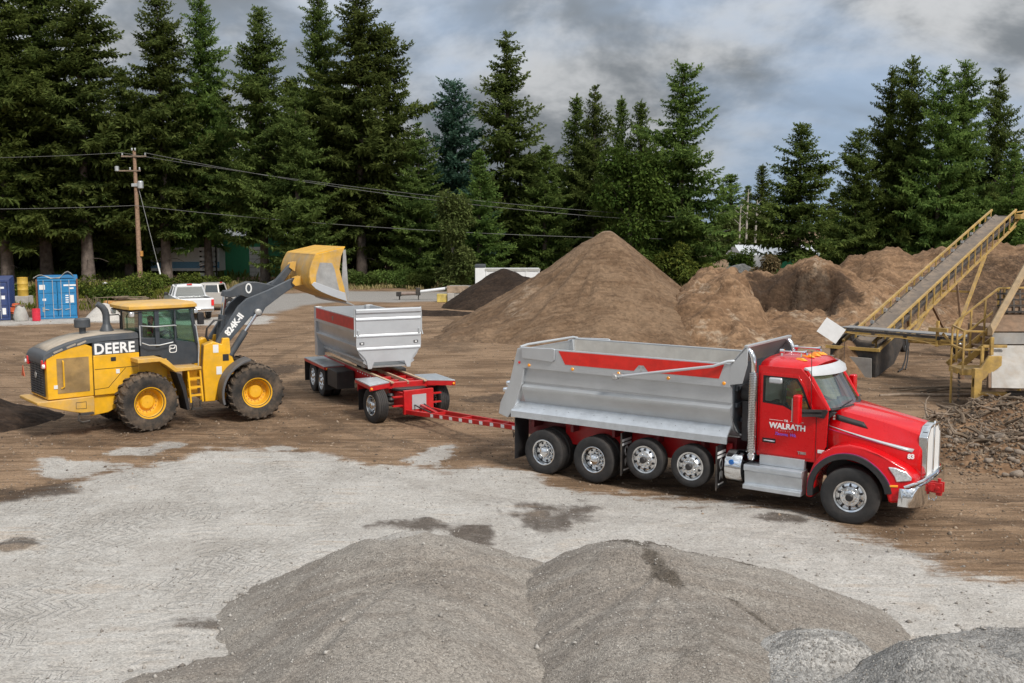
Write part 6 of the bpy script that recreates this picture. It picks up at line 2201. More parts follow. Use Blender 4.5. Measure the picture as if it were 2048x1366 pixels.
# undercarriage
WP_CV = wheel_parts(0.49, 0.26, 0.27, 'convex', 5)
for s in (-1, 1):
    place_wheel(WP_CV, CV, 8.05, s * 1.22, 0.49, s)
    b = MB()
    b.bar((8.05, s * 0.95, 0.55), (13.6, s * 0.60, bz(13.6) - 0.55), 0.13, 0.13)
    b.build('support_leg', M_('plant_yellow'), CV)
    b = MB()
    b.bar((8.05, s * 0.90, 0.55), (6.2, s * 0.60, bz(6.2) - 0.5), 0.11, 0.11)
    b.build('front_strut', M_('plant_rust'), CV)
    b = MB()
    b.bar((9.4, s * 0.85, 1.45), (9.4, s * 0.60, bz(9.4) - 0.5), 0.09, 0.09)
    b.build('inner_strut', M_('plant_rust'), CV)
b = MB()
b.tube([(8.05, -1.1, 0.52), (8.05, 1.1, 0.52)], 0.09, 10)
b.box(7.95, 8.15, -1.0, 1.0, 0.6, 0.75)
b.build('axle_beam', M_('plant_yellow'), CV)
b = MB()
b.bar((11.4, -0.74, 2.7), (11.4, 0.74, 2.7), 0.09, 0.09)
b.build('leg_brace', M_('plant_yellow'), CV)
# tail hopper with a scrap sheet
b = MB()
b.prism([(-0.95, 0.0), (0.9, 0.35), (1.9, bz(1.9) - 0.55), (1.6, bz(1.6) + 0.32), (-0.95, bz(-0.6) + 0.18), (-1.05, 0.75)], 'y', -0.92, -0.86)
b.prism([(-0.95, 0.0), (0.9, 0.35), (1.9, bz(1.9) - 0.55), (1.6, bz(1.6) + 0.32), (-0.95, bz(-0.6) + 0.18), (-1.05, 0.75)], 'y', 0.86, 0.92)
b.box(-1.05, -0.98, -0.92, 0.92, 0.0, 1.10)
hp = b.build('tail_hopper', M_('dark_steel'), CV)
b = MB()
b.box(-1.55, -1.50, -0.82, 0.82, 0.02, 0.92, Matrix.Translation((0.35, 0, 0)) @ Matrix.Rotation(-0.10, 4, 'Y'))
b.build('hopper_front_plate', M_('worn_plate'), hp)
b = MB()
b.bar((-1.10, -1.08, 1.08), (-1.10, 1.08, 1.08), 0.10, 0.12)
b.bar((-1.06, -0.98, 1.06), (1.6, -0.95, 1.72), 0.09, 0.09)
b.build('hopper_rim', M_('plant_yellow'), hp)
b = MB()
b.box(-0.02, 0.02, -0.44, 0.44, -0.34, 0.34, Matrix.Translation((-0.95, 0.95, 1.70)) @ Matrix.Rotation(0.5, 4, 'X') @ Matrix.Rotation(0.35, 4, 'Y') @ Matrix.Rotation(0.2, 4, 'Z'))
sc_ = b.build('scrap_sheet', M_('white_paint'), hp)
b = MB()
b.tube([(2.6, -0.75, 1.2), (2.5, -0.85, 0.8), (2.2, -0.9, 0.35), (1.6, -1.0, 0.06), (0.9, -1.1, 0.05)], 0.035, 6)
b.tube([(2.75, -0.75, 1.2), (2.7, -0.85, 0.7), (2.3, -0.95, 0.25), (1.7, -1.1, 0.05)], 0.03, 6)
b.build('power_cable', M_('black_plastic'), CV, stuff=True)


def f_heapc(X, Y):
    return cone(X, Y, 13.25, 40.35, 1.45, 0.95, 0.85, 0.3) + fbm(X * 3, Y * 3, 121, 4) * 0.18


pile('spilled_soil', 'small heap of clods in the tail hopper of the inclined conveyor', 12.2, 14.3, 39.4, 41.4, 0.05, f_heapc, M_LOAM, 'soil heap')

# ================================================================ flat feed conveyor
FCN = empty('feed_conveyor', (13.45, 41.05, 0), -0.837, 'flat grey belt conveyor with yellow frame feeding the inclined conveyor', 'conveyor')
LF = 7.6
b = MB()
b.box(-0.1, LF, -0.40, 0.40, 1.80, 1.84)
b.box(-0.1, LF, -0.40, 0.40, 1.66, 1.69)
b.tube([(-0.1, -0.40, 1.75), (-0.1, 0.40, 1.75)], 0.088, 16)
b.build('belt', mat('belt_grey', (0.22, 0.22, 0.22), 0.6, 0, 0.15, dust=0.3, dustc=(0.3, 0.26, 0.22)), FCN)
for s in (-1, 1):
    b = MB()
    b.bar((0.0, s * 0.50, 1.745), (LF, s * 0.50, 1.74), 0.06, 0.06)
    b.build('frame_rail', M_('dark_steel'), FCN)
    b = MB()
    b.bar((0.0, s * 0.50, 1.66), (LF, s * 0.50, 1.63), 0.07, 0.07)
    b.build('lower_rail', M_('plant_yellow'), FCN)
    for x in (0.05, 1.3, 2.6, 3.9, 5.2):
        b = MB()
        b.box(x, x + 0.14, s * 0.50 - 0.05, s * 0.50 + 0.05, 1.64, 1.78)
        b.build('roller_bracket', M_('plant_yellow') if x < 1 else M_('dark_steel'), FCN)
b = MB()
b.tube([(0.3, -0.58, 1.64), (1.2, -0.58, 1.58), (2.4, -0.58, 1.62), (3.4, -0.58, 1.56), (3.9, -0.58, 1.44), (4.4, -0.58, 1.52), (5.2, -0.58, 1.58)], 0.018, 6)
b.build('hose', M_('plant_yellow'), FCN)
b = MB()
b.bar((3.9, -0.5, 1.4), (3.9, -0.5, 2.35), 0.09, 0.09)
b.bar((4.1, -0.5, 1.9), (4.7, -0.5, 1.35), 0.08, 0.08)
b.box(3.6, 4.3, -0.62, -0.5, 1.95, 2.1)
b.build('guide_frame', M_('plant_yellow'), FCN)
b = MB()
b.bar((6.9, -0.5, 1.6), (6.9, -0.5, 0.0), 0.10, 0.10)
b.bar((6.9, 0.5, 1.6), (6.9, 0.5, 0.0), 0.10, 0.10)
b.build('support_stand', M_('plant_yellow'), FCN)

# ================================================================ screening plant
SP = empty('screening_plant', (14.7, 32.3, 0), 0, 'yellow and grey screening plant with railed steps at the right edge', 'screening plant')


def pbar(name, p, q, w, m='plant_yellow', h=None, parent=None):
    b_ = MB()
    b_.bar(p, q, w, h or w)
    return b_.build(name, M_(m), parent or SP, bevel=0.01)


# leg and gusset at the near corner
b = MB()
b.box(-0.10, 0.14, -0.10, 0.12, 0.0, 1.35)
b.prism([(-0.10, 0.75), (0.75, 1.45), (0.75, 1.75), (0.35, 1.75), (-0.10, 1.05)], 'y', -0.06, 0.06)
b.build('corner_leg', M_('plant_yellow'), SP, bevel=0.01)
b = MB()
b.prism([(-0.12, 0.0), (0.75, 0.0), (0.82, 0.12), (0.55, 0.25), (0.2, 0.20), (-0.12, 0.14)], 'y', -0.16, -0.06)
ft = b.build('foot_plate', mat('fresh_yellow', (0.70, 0.42, 0.02), 0.5, 0, 0.15, dust=0.15, dustc=DUST), SP, bevel=0.01)
for x in (0.33, 0.62):
    b = MB()
    b.lathe([(0.085, -0.185), (0.085, -0.162), (0.03, -0.162)], 16, 'y', (x, 0, 0.11))
    b.build('foot_hole', M_('red_frame'), ft)
b = MB()
b.tube([(0.05, -0.05, 0.55), (1.0, -0.05, 0.55)], 0.065, 12)
b.build('yellow_tube', M_('plant_yellow'), SP)
b = MB()
b.tube([(0.95, -0.05, 0.55), (3.2, -0.05, 0.50)], 0.10, 12)
b.build('axle_tube', M_('dark_steel'), SP)
pbar('side_post', (0.55, 0.25, 1.75), (0.55, 0.25, 2.32), 0.10)
pbar('side_beam', (0.28, 0.30, 2.02), (1.05, 0.30, 2.02), 0.09)
pbar('side_post', (0.28, 0.30, 1.05), (0.28, 0.30, 2.02), 0.09)
pbar('rear_leg', (-0.28, 1.2, 0.0), (-0.28, 1.2, 1.15), 0.06)
for k in range(8):
    b = MB()
    b.tube([(-0.12, 0.9, 0.16 + k * 0.12), (-0.16, 0.95, 0.22 + k * 0.12)], 0.03, 6)
    b.build('chain_link', M_('dark_steel'), SP)
# chassis beams running back
for x in (2.5, 3.8):
    pbar('chassis_beam', (x, -0.3, 1.15), (x, 7.0, 1.15), 0.20, 'plant_rust', 0.34)
for y in (1.6, 4.4, 6.8):
    pbar('chassis_leg', (3.4, y, 0.0), (3.4, y, 1.1), 0.18, 'plant_rust')
    pbar('chassis_leg', (2.5, y, 0.0), (2.5, y, 1.1), 0.18, 'plant_rust')
# chute plate and hopper panels
b = MB()
b.add([(0.30, -0.42, 0.80), (3.6, -0.42, 0.74), (3.6, 0.55, 2.02), (0.68, 0.55, 2.02), (0.30, -0.37, 0.78), (3.6, -0.37, 0.72), (3.6, 0.60, 2.0), (0.68, 0.60, 2.0)],
      [(0, 1, 2, 3), (7, 6, 5, 4), (0, 3, 7, 4), (1, 5, 6, 2), (3, 2, 6, 7), (0, 4, 5, 1)])
b.build('chute_plate', M_('worn_plate'), SP)
b = MB()
b.box(0.70, 3.6, 0.56, 0.62, 2.06, 2.42)
b.build('front_panel', M_('worn_plate'), SP)
b = MB()
b.add([(0.72, 0.66, 2.46), (3.6, 0.66, 2.46), (3.6, 1.3, 3.20), (1.02, 1.3, 3.20)], [(0, 1, 2, 3)])
b.add([(0.30, -0.40, 0.80), (0.68, 0.56, 2.02), (0.60, 0.60, 2.02), (0.22, -0.38, 0.80)], [(0, 1, 2, 3)])
b.build('hopper_panel', M_('plant_rust'), SP)
b = MB()
b.box(1.5, 3.6, 1.2, 4.2, 1.6, 2.4)
b.build('screen_box', M_('plant_rust'), SP, bevel=0.02)
b = MB()
b.loft([[(0.62 + t * 1.9, 0.56 + t * 1.0 + dy, 2.42 + t * 2.75 + dz) for dy, dz in ((-0.16, 0.10), (-0.16, -0.06), (0.18, -0.10), (0.18, 0.14), (0.0, 0.26))] for t in (0, 1)])
b.build('hopper_edge', mat('sandy_yellow', (0.44, 0.31, 0.17), 0.75, 0, 0.2, dust=0.4, dustc=(0.4, 0.31, 0.22)), SP)
for k in range(9):
    b = MB()
    x = 1.15 + 0.22 * k
    b.bar((x, 1.05, 3.02), (x + 0.35, 1.9, 3.75), 0.05, 0.08)
    b.build('grizzly_bar', M_('dark_steel'), SP)
for k in range(5):
    b = MB()
    t = k / 4
    b.bar((1.05 + 0.35 * t, 1.05 + 0.85 * t, 3.06 + 0.73 * t), (3.2 + 0.35 * t, 1.05 + 0.85 * t, 3.06 + 0.73 * t), 0.05, 0.06)
    b.build('grizzly_cross', M_('dark_steel'), SP)
# platform, steps and rails
b = MB()
b.box(-0.15, 1.0, 0.75, 1.75, 1.02, 1.22)
b.build('platform', M_('plant_yellow'), SP, bevel=0.01)
for k in range(6):
    b = MB()
    b.box(0.35 + 0.30 * k, 0.68 + 0.30 * k, 1.85, 2.65, 1.28 + 0.26 * k, 1.32 + 0.26 * k)
    b.build('stair_tread', M_('plant_rust'), SP)
for y in (1.82, 2.68):
    b = MB()
    b.bar((0.2, y, 1.12), (2.2, y, 2.85), 0.05, 0.2)
    b.build('stair_stringer', M_('plant_yellow'), SP)
for x, y, z0, z1 in ((-0.10, 0.80, 1.2, 2.45), (0.98, 0.80, 1.2, 2.45), (-0.10, 1.70, 1.2, 2.45), (0.12, 1.82, 1.3, 2.72), (0.55, 1.82, 1.45, 3.05), (1.0, 1.82, 1.85, 3.42), (1.42, 1.82, 2.2, 3.75), (1.6, 1.82, 2.35, 3.80)):
    pbar('rail_post', (x, y, z0), (x, y, z1), 0.06)
for p, q in (((-0.10, 0.80, 2.45), (0.98, 0.80, 2.43)), ((-0.10, 0.80, 1.85), (0.98, 0.80, 1.84)), ((-0.10, 0.80, 2.45), (-0.10, 1.70, 2.55)), ((-0.10, 0.80, 1.85), (-0.10, 1.70, 1.9)), ((-0.12, 1.70, 2.45), (0.12, 1.82, 2.72)),
             ((0.12, 1.82, 2.72), (1.42, 1.82, 3.78)), ((0.12, 1.82, 2.05), (1.42, 1.82, 3.12)), ((1.42, 1.82, 3.78), (2.6, 1.82, 3.80)), ((1.42, 1.82, 3.12), (2.6, 1.82, 3.12))):
    pbar('hand_rail', p, q, 0.065)

# ================================================================ root and stone debris
def f_deb(X, Y):
    z = cone(X, Y, 14.6, 28.9, 0.95, 3.0, 2.4, 0.35)
    z = np.maximum(z, cone(X, Y, 13.2, 26.2, 0.55, 2.4, 2.2, 0.5))
    return z + fbm(X * 1.6, Y * 1.6, 131, 4) * 0.22


DB = pile('debris_heap', 'heap of broken roots, branches and cobbles in front of the screening plant', 10.6, 18.0, 23.6, 31.4, 0.08, f_deb, M_LOAM, 'debris heap')
rd_ = random.Random(3)
ROOTS = []
for k in range(10):
    b = MB()
    L = 0.5 + 0.08 * k
    pts, p, d = [], Vector((0, 0, 0)), Vector((1, 0, 0))
    for i in range(6):
        pts.append(p.copy())
        d = (d + Vector((rd_.uniform(-.25, .25), rd_.uniform(-.4, .4), rd_.uniform(-.25, .25)))).normalized()
        p = p + d * L / 5
    r0 = 0.025 + 0.022 * rd_.random() + (0.035 if k % 4 == 0 else 0)
    b.tube(pts, [r0 * f for f in (0.9, 1.15, 1.0, 0.9, 0.7, 0.35)], 6)
    if k % 3 == 0:
        q = pts[3]
        b.tube([q, q + Vector((0.08, 0.14, 0.05)), q + Vector((0.12, 0.30, 0.12))], [r0 * 0.6, r0 * 0.45, r0 * 0.2], 5)
    ROOTS.append(b.mesh('root', M_('root_wood') if k % 3 else M_('weathered_wood'), 50))
COB = []
for k in range(6):
    bm = bmesh.new()
    bmesh.ops.create_icosphere(bm, subdivisions=2, radius=1.0)
    sxyz = (1, rd_.uniform(.6, .9), rd_.uniform(.5, .75))
    for v in bm.verts:
        n_ = 1 + 0.25 * math.sin(v.co.x * 3 + k) * math.cos(v.co.y * 2.3 + 2 * k)
        v.co = Vector((v.co.x * sxyz[0], v.co.y * sxyz[1], v.co.z * sxyz[2])) * n_
    me = bpy.data.meshes.new('cobble')
    bm.to_mesh(me)
    bm.free()
    me.polygons.foreach_set('use_smooth', [True] * len(me.polygons))
    me.materials.append(M_('stone_pale'))
    COB.append(me)
cx0, cy0 = DB.location.x, DB.location.y
nroot = 0
while nroot < 260:
    x, y = rd_.uniform(11.8, 16.6), rd_.uniform(24.9, 30.8)
    z = float(f_deb(np.array([x]), np.array([y]))[0])
    if z < 0.05 or abs(x) > y * 0.56:
        continue
    o = link('root', ROOTS[nroot % 10], DB)
    o.location = (x - cx0, y - cy0, z + 0.02 + rd_.random() * 0.10)
    o.rotation_euler = (rd_.uniform(-.5, .5), rd_.uniform(-.6, .6), rd_.uniform(0, 6.28))
    sc0 = rd_.uniform(0.38, 0.85)
    o.scale = (sc0, sc0, sc0)
    nroot += 1
for k in range(64):
    t = rd_.random()
    x, y = 10.9 + 3.6 * rd_.random() + 0.3 * t, 23.4 + 3.4 * rd_.random()
    if abs(x) > y * 0.56 or x < 11.0 + (26.5 - y) * 0.1:
        continue
    z = max(0.0, float(f_deb(np.array([x]), np.array([y]))[0]))
    o = link('cobble', COB[k % 6], DB)
    o.location = (x - cx0, y - cy0, z + 0.03)
    o.rotation_euler = (rd_.uniform(-.3, .3), rd_.uniform(-.3, .3), rd_.uniform(0, 6.28))
    s0 = rd_.uniform(0.05, 0.12) if k % 5 else rd_.uniform(0.12, 0.17)
    o.scale = (s0, s0, s0)
# small chips of wood between them
npc = 9000
x = 10.6 + 7.0 * rng.rand(npc)
y = 23.4 + 7.8 * rng.rand(npc)
z = np.maximum(f_deb(x, y), ground_z(x, y))
k = (np.abs(x) < y * 0.56) & ((f_deb(x, y) > 0) | (rng.rand(npc) < 0.25))
P = np.stack([x - cx0, y - cy0, z + 0.01], 1)[k]
stones('wood_chips', P, 0.02 + 0.045 * rng.rand(len(P)) ** 2, stone_mat('chip', (0.045, 0.032, 0.022), (0.30, 0.22, 0.15)), DB)
b = MB()
b.tube([(0, 0, 0.05), (0.9, 0.1, 0.07), (2.0, 0.0, 0.06), (3.1, 0.15, 0.05), (4.0, 0.1, 0.04)], [0.05, 0.06, 0.055, 0.05, 0.03], 8)
lg = b.build('fallen_branch', M_('weathered_wood'))
lg.location = (12.6, 34.9, 0)
tag(lg, 'long bare branch lying on the dirt behind the truck cab', 'branch')
b = MB()
for k in range(5):
    a = rd_.uniform(-.4, .4)
    p = Vector((rd_.uniform(-.8, .8), rd_.uniform(-.3, .3), 0.06))
    q = Vector((math.cos(a), math.sin(a) * 0.6, rd_.uniform(-.05, .12))) * rd_.uniform(.5, 1.1)
    b.tube([p - q, p + Vector((0, 0, .06)), p + q], [0.03, 0.035, 0.015], 6)
lg = b.build('branch_tangle', M_('root_wood'), stuff=False)
lg.location = (15.0, 36.2, 0)
tag(lg, 'tangle of thin sticks on the dirt below the flat conveyor', 'sticks')
lg['kind'] = 'stuff'
del lg['category']

# ================================================================ shipping containers
def container(name, label, x0, y0, m, depth=6.06, w=2.44, h=2.5):
    root = empty(name, (x0, y0, 0), 0.40, label, 'container')
    b = MB()
    # corrugated side walls and roof
    def corr(n, L):
        out = []
        for i in range(n):
            t0 = i / n * L
            out += [(t0, 0), (t0 + L / n * 0.3, 0), (t0 + L / n * 0.45, 0.035), (t0 + L / n * 0.85, 0.035)]
        return out + [(L, 0)]
    for s in (0, 1):
        pr = corr(22, depth - 0.2)
        vs, fs = [], []
        for t, d in pr:
            xx = d if s == 0 else w - d
            vs += [(xx, 0.1 + t, 0.15), (xx, 0.1 + t, h - 0.06)]
        for i in range(len(pr) - 1):
            fs.append((2 * i, 2 * i + 2, 2 * i + 3, 2 * i + 1))
        b.add(vs, fs)
    b.box(0.03, w - 0.03, 0.1, depth, h - 0.06, h - 0.02)
    b.box(0.03, w - 0.03, depth - 0.08, depth - 0.02, 0.1, h)
    b.box(0.03, w - 0.03, 0.1, depth, 0.06, 0.15)
    b.build('shell', m, root)
    for s in (0, 1):
        b = MB()
        x = 0.0 if s == 0 else w - 0.10
        b.box(x, x + 0.10, 0, 0.12, 0, h)
        b.build('corner_post', mat('rust_post', (0.17, 0.07, 0.035), 0.8, 0, 0.3) if name == 'blue_container' else m, root, bevel=0.006)
    b = MB()
    b.box(0.1, w - 0.1, 0, 0.12, h - 0.13, h)
    b.box(0.1, w - 0.1, 0, 0.12, 0, 0.14)
    b.build('end_frame', m, root, bevel=0.006)
    for s in (0, 1):
        xa = 0.12 if s == 0 else w / 2 + 0.015
        xb = w / 2 - 0.015 if s == 0 else w - 0.12
        b = MB()
        b.box(xa, xb, 0.04, 0.09, 0.15, h - 0.14)
        for z0, z1 in ((0.20, 0.82), (0.90, 1.55), (1.63, h - 0.20)):
            b.box(xa + 0.06, xb - 0.06, 0.015, 0.038, z0, z1)
        d = b.build('door', m, root, bevel=0.008)
        for xr in (xa + 0.32, xb - 0.24) if s == 0 else (xa + 0.22, xb - 0.40):
            b = MB()
            b.tube([(xr, -0.005, 0.08), (xr, -0.005, h - 0.06)], 0.022, 8)
            b.build('lock_rod', M_('galvanised'), d)
            b = MB()
            b.bar((xr, -0.03, 0.62), (xr + 0.28 * (1 if s == 0 else -1), -0.03, 0.58), 0.03, 0.045)
            b.build('lock_handle', M_('galvanised'), d)
    return root


cb1 = container('blue_container', 'bright blue shipping container with white door labels beside the red drum', -29.72, 64.3, M_('container_blue'))
for x0_, z0_, w_, h_, mm in ((0.20, 1.85, 0.33, 0.30, 'sticker_white'), (1.60, 2.05, 0.72, 0.10, 'white_letter'), (1.92, 1.86, 0.26, 0.10, 'white_letter'), (1.95, 1.0, 0.22, 0.48, 'sticker_white'),
                             (1.68, 1.0, 0.18, 0.07, 'white_letter'), (1.68, 1.14, 0.18, 0.07, 'white_letter'), (1.68, 1.28, 0.18, 0.07, 'white_letter'), (1.68, 1.42, 0.18, 0.07, 'white_letter'), (0.36, 1.15, 0.20, 0.14, 'white_letter'), (0.34, 0.45, 0.14, 0.30, 'interior_tan')):
    b = MB()
    b.box(x0_, x0_ + w_, 0.006, 0.0135, z0_, z0_ + h_)
    b.build('door_label', M_(mm), cb1)
cb2 = container('navy_container', 'navy blue shipping container cut by the left edge of the frame', -33.45, 63.0, M_('container_navy'))
for x0_, z0_, w_, h_ in ((1.5, 1.95, 0.65, 0.12), (1.7, 1.30, 0.20, 0.22), (1.98, 1.30, 0.20, 0.22), (2.0, 0.35, 0.20, 0.40)):
    b = MB()
    b.box(x0_, x0_ + w_, 0.006, 0.0135, z0_, z0_ + h_)
    b.build('door_label', M_('white_letter'), cb2)
# tarp lying on the blue container
rows = []
for i, x in enumerate(np.linspace(-0.15, 2.2, 15)):
    hh = 0.22 * max(0, math.sin((x + 0.2) * 3.0)) * (1 if x < 0.9 else 0) + (0.42 * max(0, math.sin((x - 1.35) * 3.4)) if x > 1.35 else 0) + 0.05
    rows.append([(x, y, 2.5 + hh * (1 - 0.15 * j) + 0.03 * math.sin(7 * x + 3 * y)) for j, y in enumerate((0.05, 0.5, 1.0, 1.5))])
b = MB()
b.loft(rows, caps=False, closed=False)
tp = b.build('tarp', M_('tarp_grey'), None, ang=80)
tp.location = (-29.72, 64.35, 0)
tp.rotation_euler = (0, 0, 0.40)
tp.modifiers.new('solid', 'SOLIDIFY').thickness = 0.03
tag(tp, 'crumpled grey tarpaulin lying on top of the bright blue container', 'tarpaulin')


def drum(name, label, loc, r_, h_, m, lid=None, n=24):
    b_ = MB()
    b_.lathe([(r_ * 0.97, 0.0), (r_, 0.02), (r_, h_ * 0.32), (r_ * 1.035, h_ * 0.335), (r_, h_ * 0.35), (r_, h_ * 0.65), (r_ * 1.035, h_ * 0.665), (r_, h_ * 0.68), (r_, h_ - 0.02), (r_ * 1.02, h_), (r_ * 0.93, h_), (r_ * 0.93, h_ - 0.03), (0.02, h_ - 0.03)], n, 'z')
    o_ = b_.build(name, m)
    o_.location = loc
    tag(o_, label, 'drum')
    return o_


drum('red_drum', 'bright red drum standing left of the blue container doors', (-29.35, 63.4, 0), 0.24, 0.74, M_('barrel_red'))
dy_ = drum('yellow_drum', 'tall yellow drum on concrete blocks between the two containers', (-35.6, 75.0, 0.75), 0.36, 1.35, M_('barrel_yellow'))
b = MB()
b.box(-36.1, -35.1, 74.6, 75.5, 0.0, 0.75)
o = b.build('concrete_block', M_('concrete'), None, bevel=0.02)
tag(o, 'grey concrete block carrying the tall yellow drum', 'concrete block')
# covered pump and orange machine between the containers
rr_ = []
for z, g in ((0.0, 0.95), (0.25, 1.0), (0.55, 0.85), (0.80, 0.62), (0.92, 0.5)):
    rr_.append([(0.42 * g * (1 + 0.12 * math.sin(5 * t + z * 4)) * math.cos(t), 0.42 * g * math.sin(t), z) for t in np.linspace(0, 2 * PI, 18, endpoint=False)])
b = MB()
b.loft(rr_)
tk = b.build('covered_tank', M_('tarp_grey'), None, ang=80)
tk.location = (-30.4, 63.6, 0)
tag(tk, 'grey tarpaulin wrapped tank standing next to the red drum', 'tank')
b = MB()
b.box(-0.25, 0.25, -0.2, 0.2, 0.90, 0.97)
b.build('board', M_('weathered_wood'), tk)
OM = empty('orange_machine', (-31.0, 64.4, 0), 0.2, 'rusty orange machine parts stacked beside the navy container', 'machine')
for k, (x, z, w_, h_) in enumerate(((-0.2, 0.25, 0.5, 0.5), (0.12, 0.1, 0.35, 0.4), (-0.05, 0.72, 0.35, 0.28))):
    b = MB()
    b.box(x - w_ / 2, x + w_ / 2, -0.25, 0.25, z, z + h_)
    b.tube([(x - w_ / 2, -0.28, z + h_ * 0.6), (x + w_ / 2, -0.28, z + h_ * 0.4)], 0.05, 8)
    b.build('casing', M_('machine_orange'), OM, bevel=0.04)
b = MB()
for x in (-0.3, 0.25):
    b.lathe([(0.2, -0.06), (0.2, 0.06), (0.02, 0.06)], 16, 'y', (x, -0.2, 0.2))
b.build('flywheel', M_('dark_steel'), OM)


def f_white(X, Y):
    return cone(X, Y, -25.6, 64.6, 1.05, 1.15, 1.1, 0.35) + fbm(X * 3, Y * 3, 141, 3) * 0.06


pile('sand_heap', 'pale sand heap with a smooth side right of the blue container', -27.1, -24.1, 63.2, 66.0, 0.06, f_white, earth_mat('pale_sand', brown=(0.44, 0.41, 0.37), brown2=(0.50, 0.47, 0.43), grain=20, speck=0.1, gbump=0.02), 'sand heap')
# stacked orange beams and scrap timber
TB = empty('timber_stack', (-25.7, 67.6, 0), 0.05, 'stack of orange painted beams and old boards behind the loader roof', 'timber stack')
for k in range(7):
    b = MB()
    row, c0_ = divmod(k, 4)
    b.box(-1.1 + 0.15 * (k % 3), 1.35 - 0.1 * (k % 2), -0.6 + 0.32 * c0_ + 0.1 * row, -0.33 + 0.32 * c0_ + 0.1 * row, 0.35 + row * 0.30, 0.62 + row * 0.30)
    b.build('beam', M_('orange_beam'), TB, bevel=0.015)
for k in range(10):
    b = MB()
    a = rd_.uniform(-.25, .25)
    b.box(-1.1, 1.1, -0.08, 0.08, -0.02, 0.02, Matrix.Translation((rd_.uniform(-.6, .9), rd_.uniform(-.6, .6), 1.0 + 0.05 * k if k < 5 else 0.06 + 0.05 * (k - 5))) @ Matrix.Rotation(a, 4, 'Z') @ Matrix.Rotation(rd_.uniform(-.08, .08), 4, 'Y'))
    b.build('board', M_('weathered_wood'), TB)
# pieces of scrap metal on the ground in front
for k in range(3):
    b = MB()
    for q in range(4):
        p = Vector((rd_.uniform(-.8, .8), rd_.uniform(-.4, .4), 0.08 + 0.07 * q))
        d = Vector((rd_.uniform(.4, .9), rd_.uniform(-.3, .3), 0))
        b.bar(p - d, p + d, 0.09, 0.06)
    o = b.build('scrap_steel', M_('dark_steel') if k == 0 else M_('galvanised') if k == 1 else M_('weathered_wood'), None)
    o.location = (-24.2 + 1.3 * k, 65.6 + 0.4 * k, 0)
    tag(o, ('dark steel offcuts on the ground behind the loader exhaust', 'pale metal offcuts on the ground behind the loader roof', 'short wood offcuts on the ground behind the loader cab')[k], 'scrap')
b = MB()
for k in range(16):
    a = rd_.uniform(0, 1.2)
    p = Vector((rd_.uniform(-.7, .5), rd_.uniform(-.4, .4), 0))
    b.tube([p, p + Vector((-0.3 + a * 0.5, 0.1, 0.6 + 0.5 * rd_.random())), p + Vector((-0.8 + a, 0.2, 1.0 + 0.5 * rd_.random()))], [0.03, 0.025, 0.01], 5)
o = b.build('brush_pile', M_('root_wood'))
o.location = (-26.6, 65.8, 0)
tag(o, 'dry brush leaning against the right side of the blue container', kind='stuff')

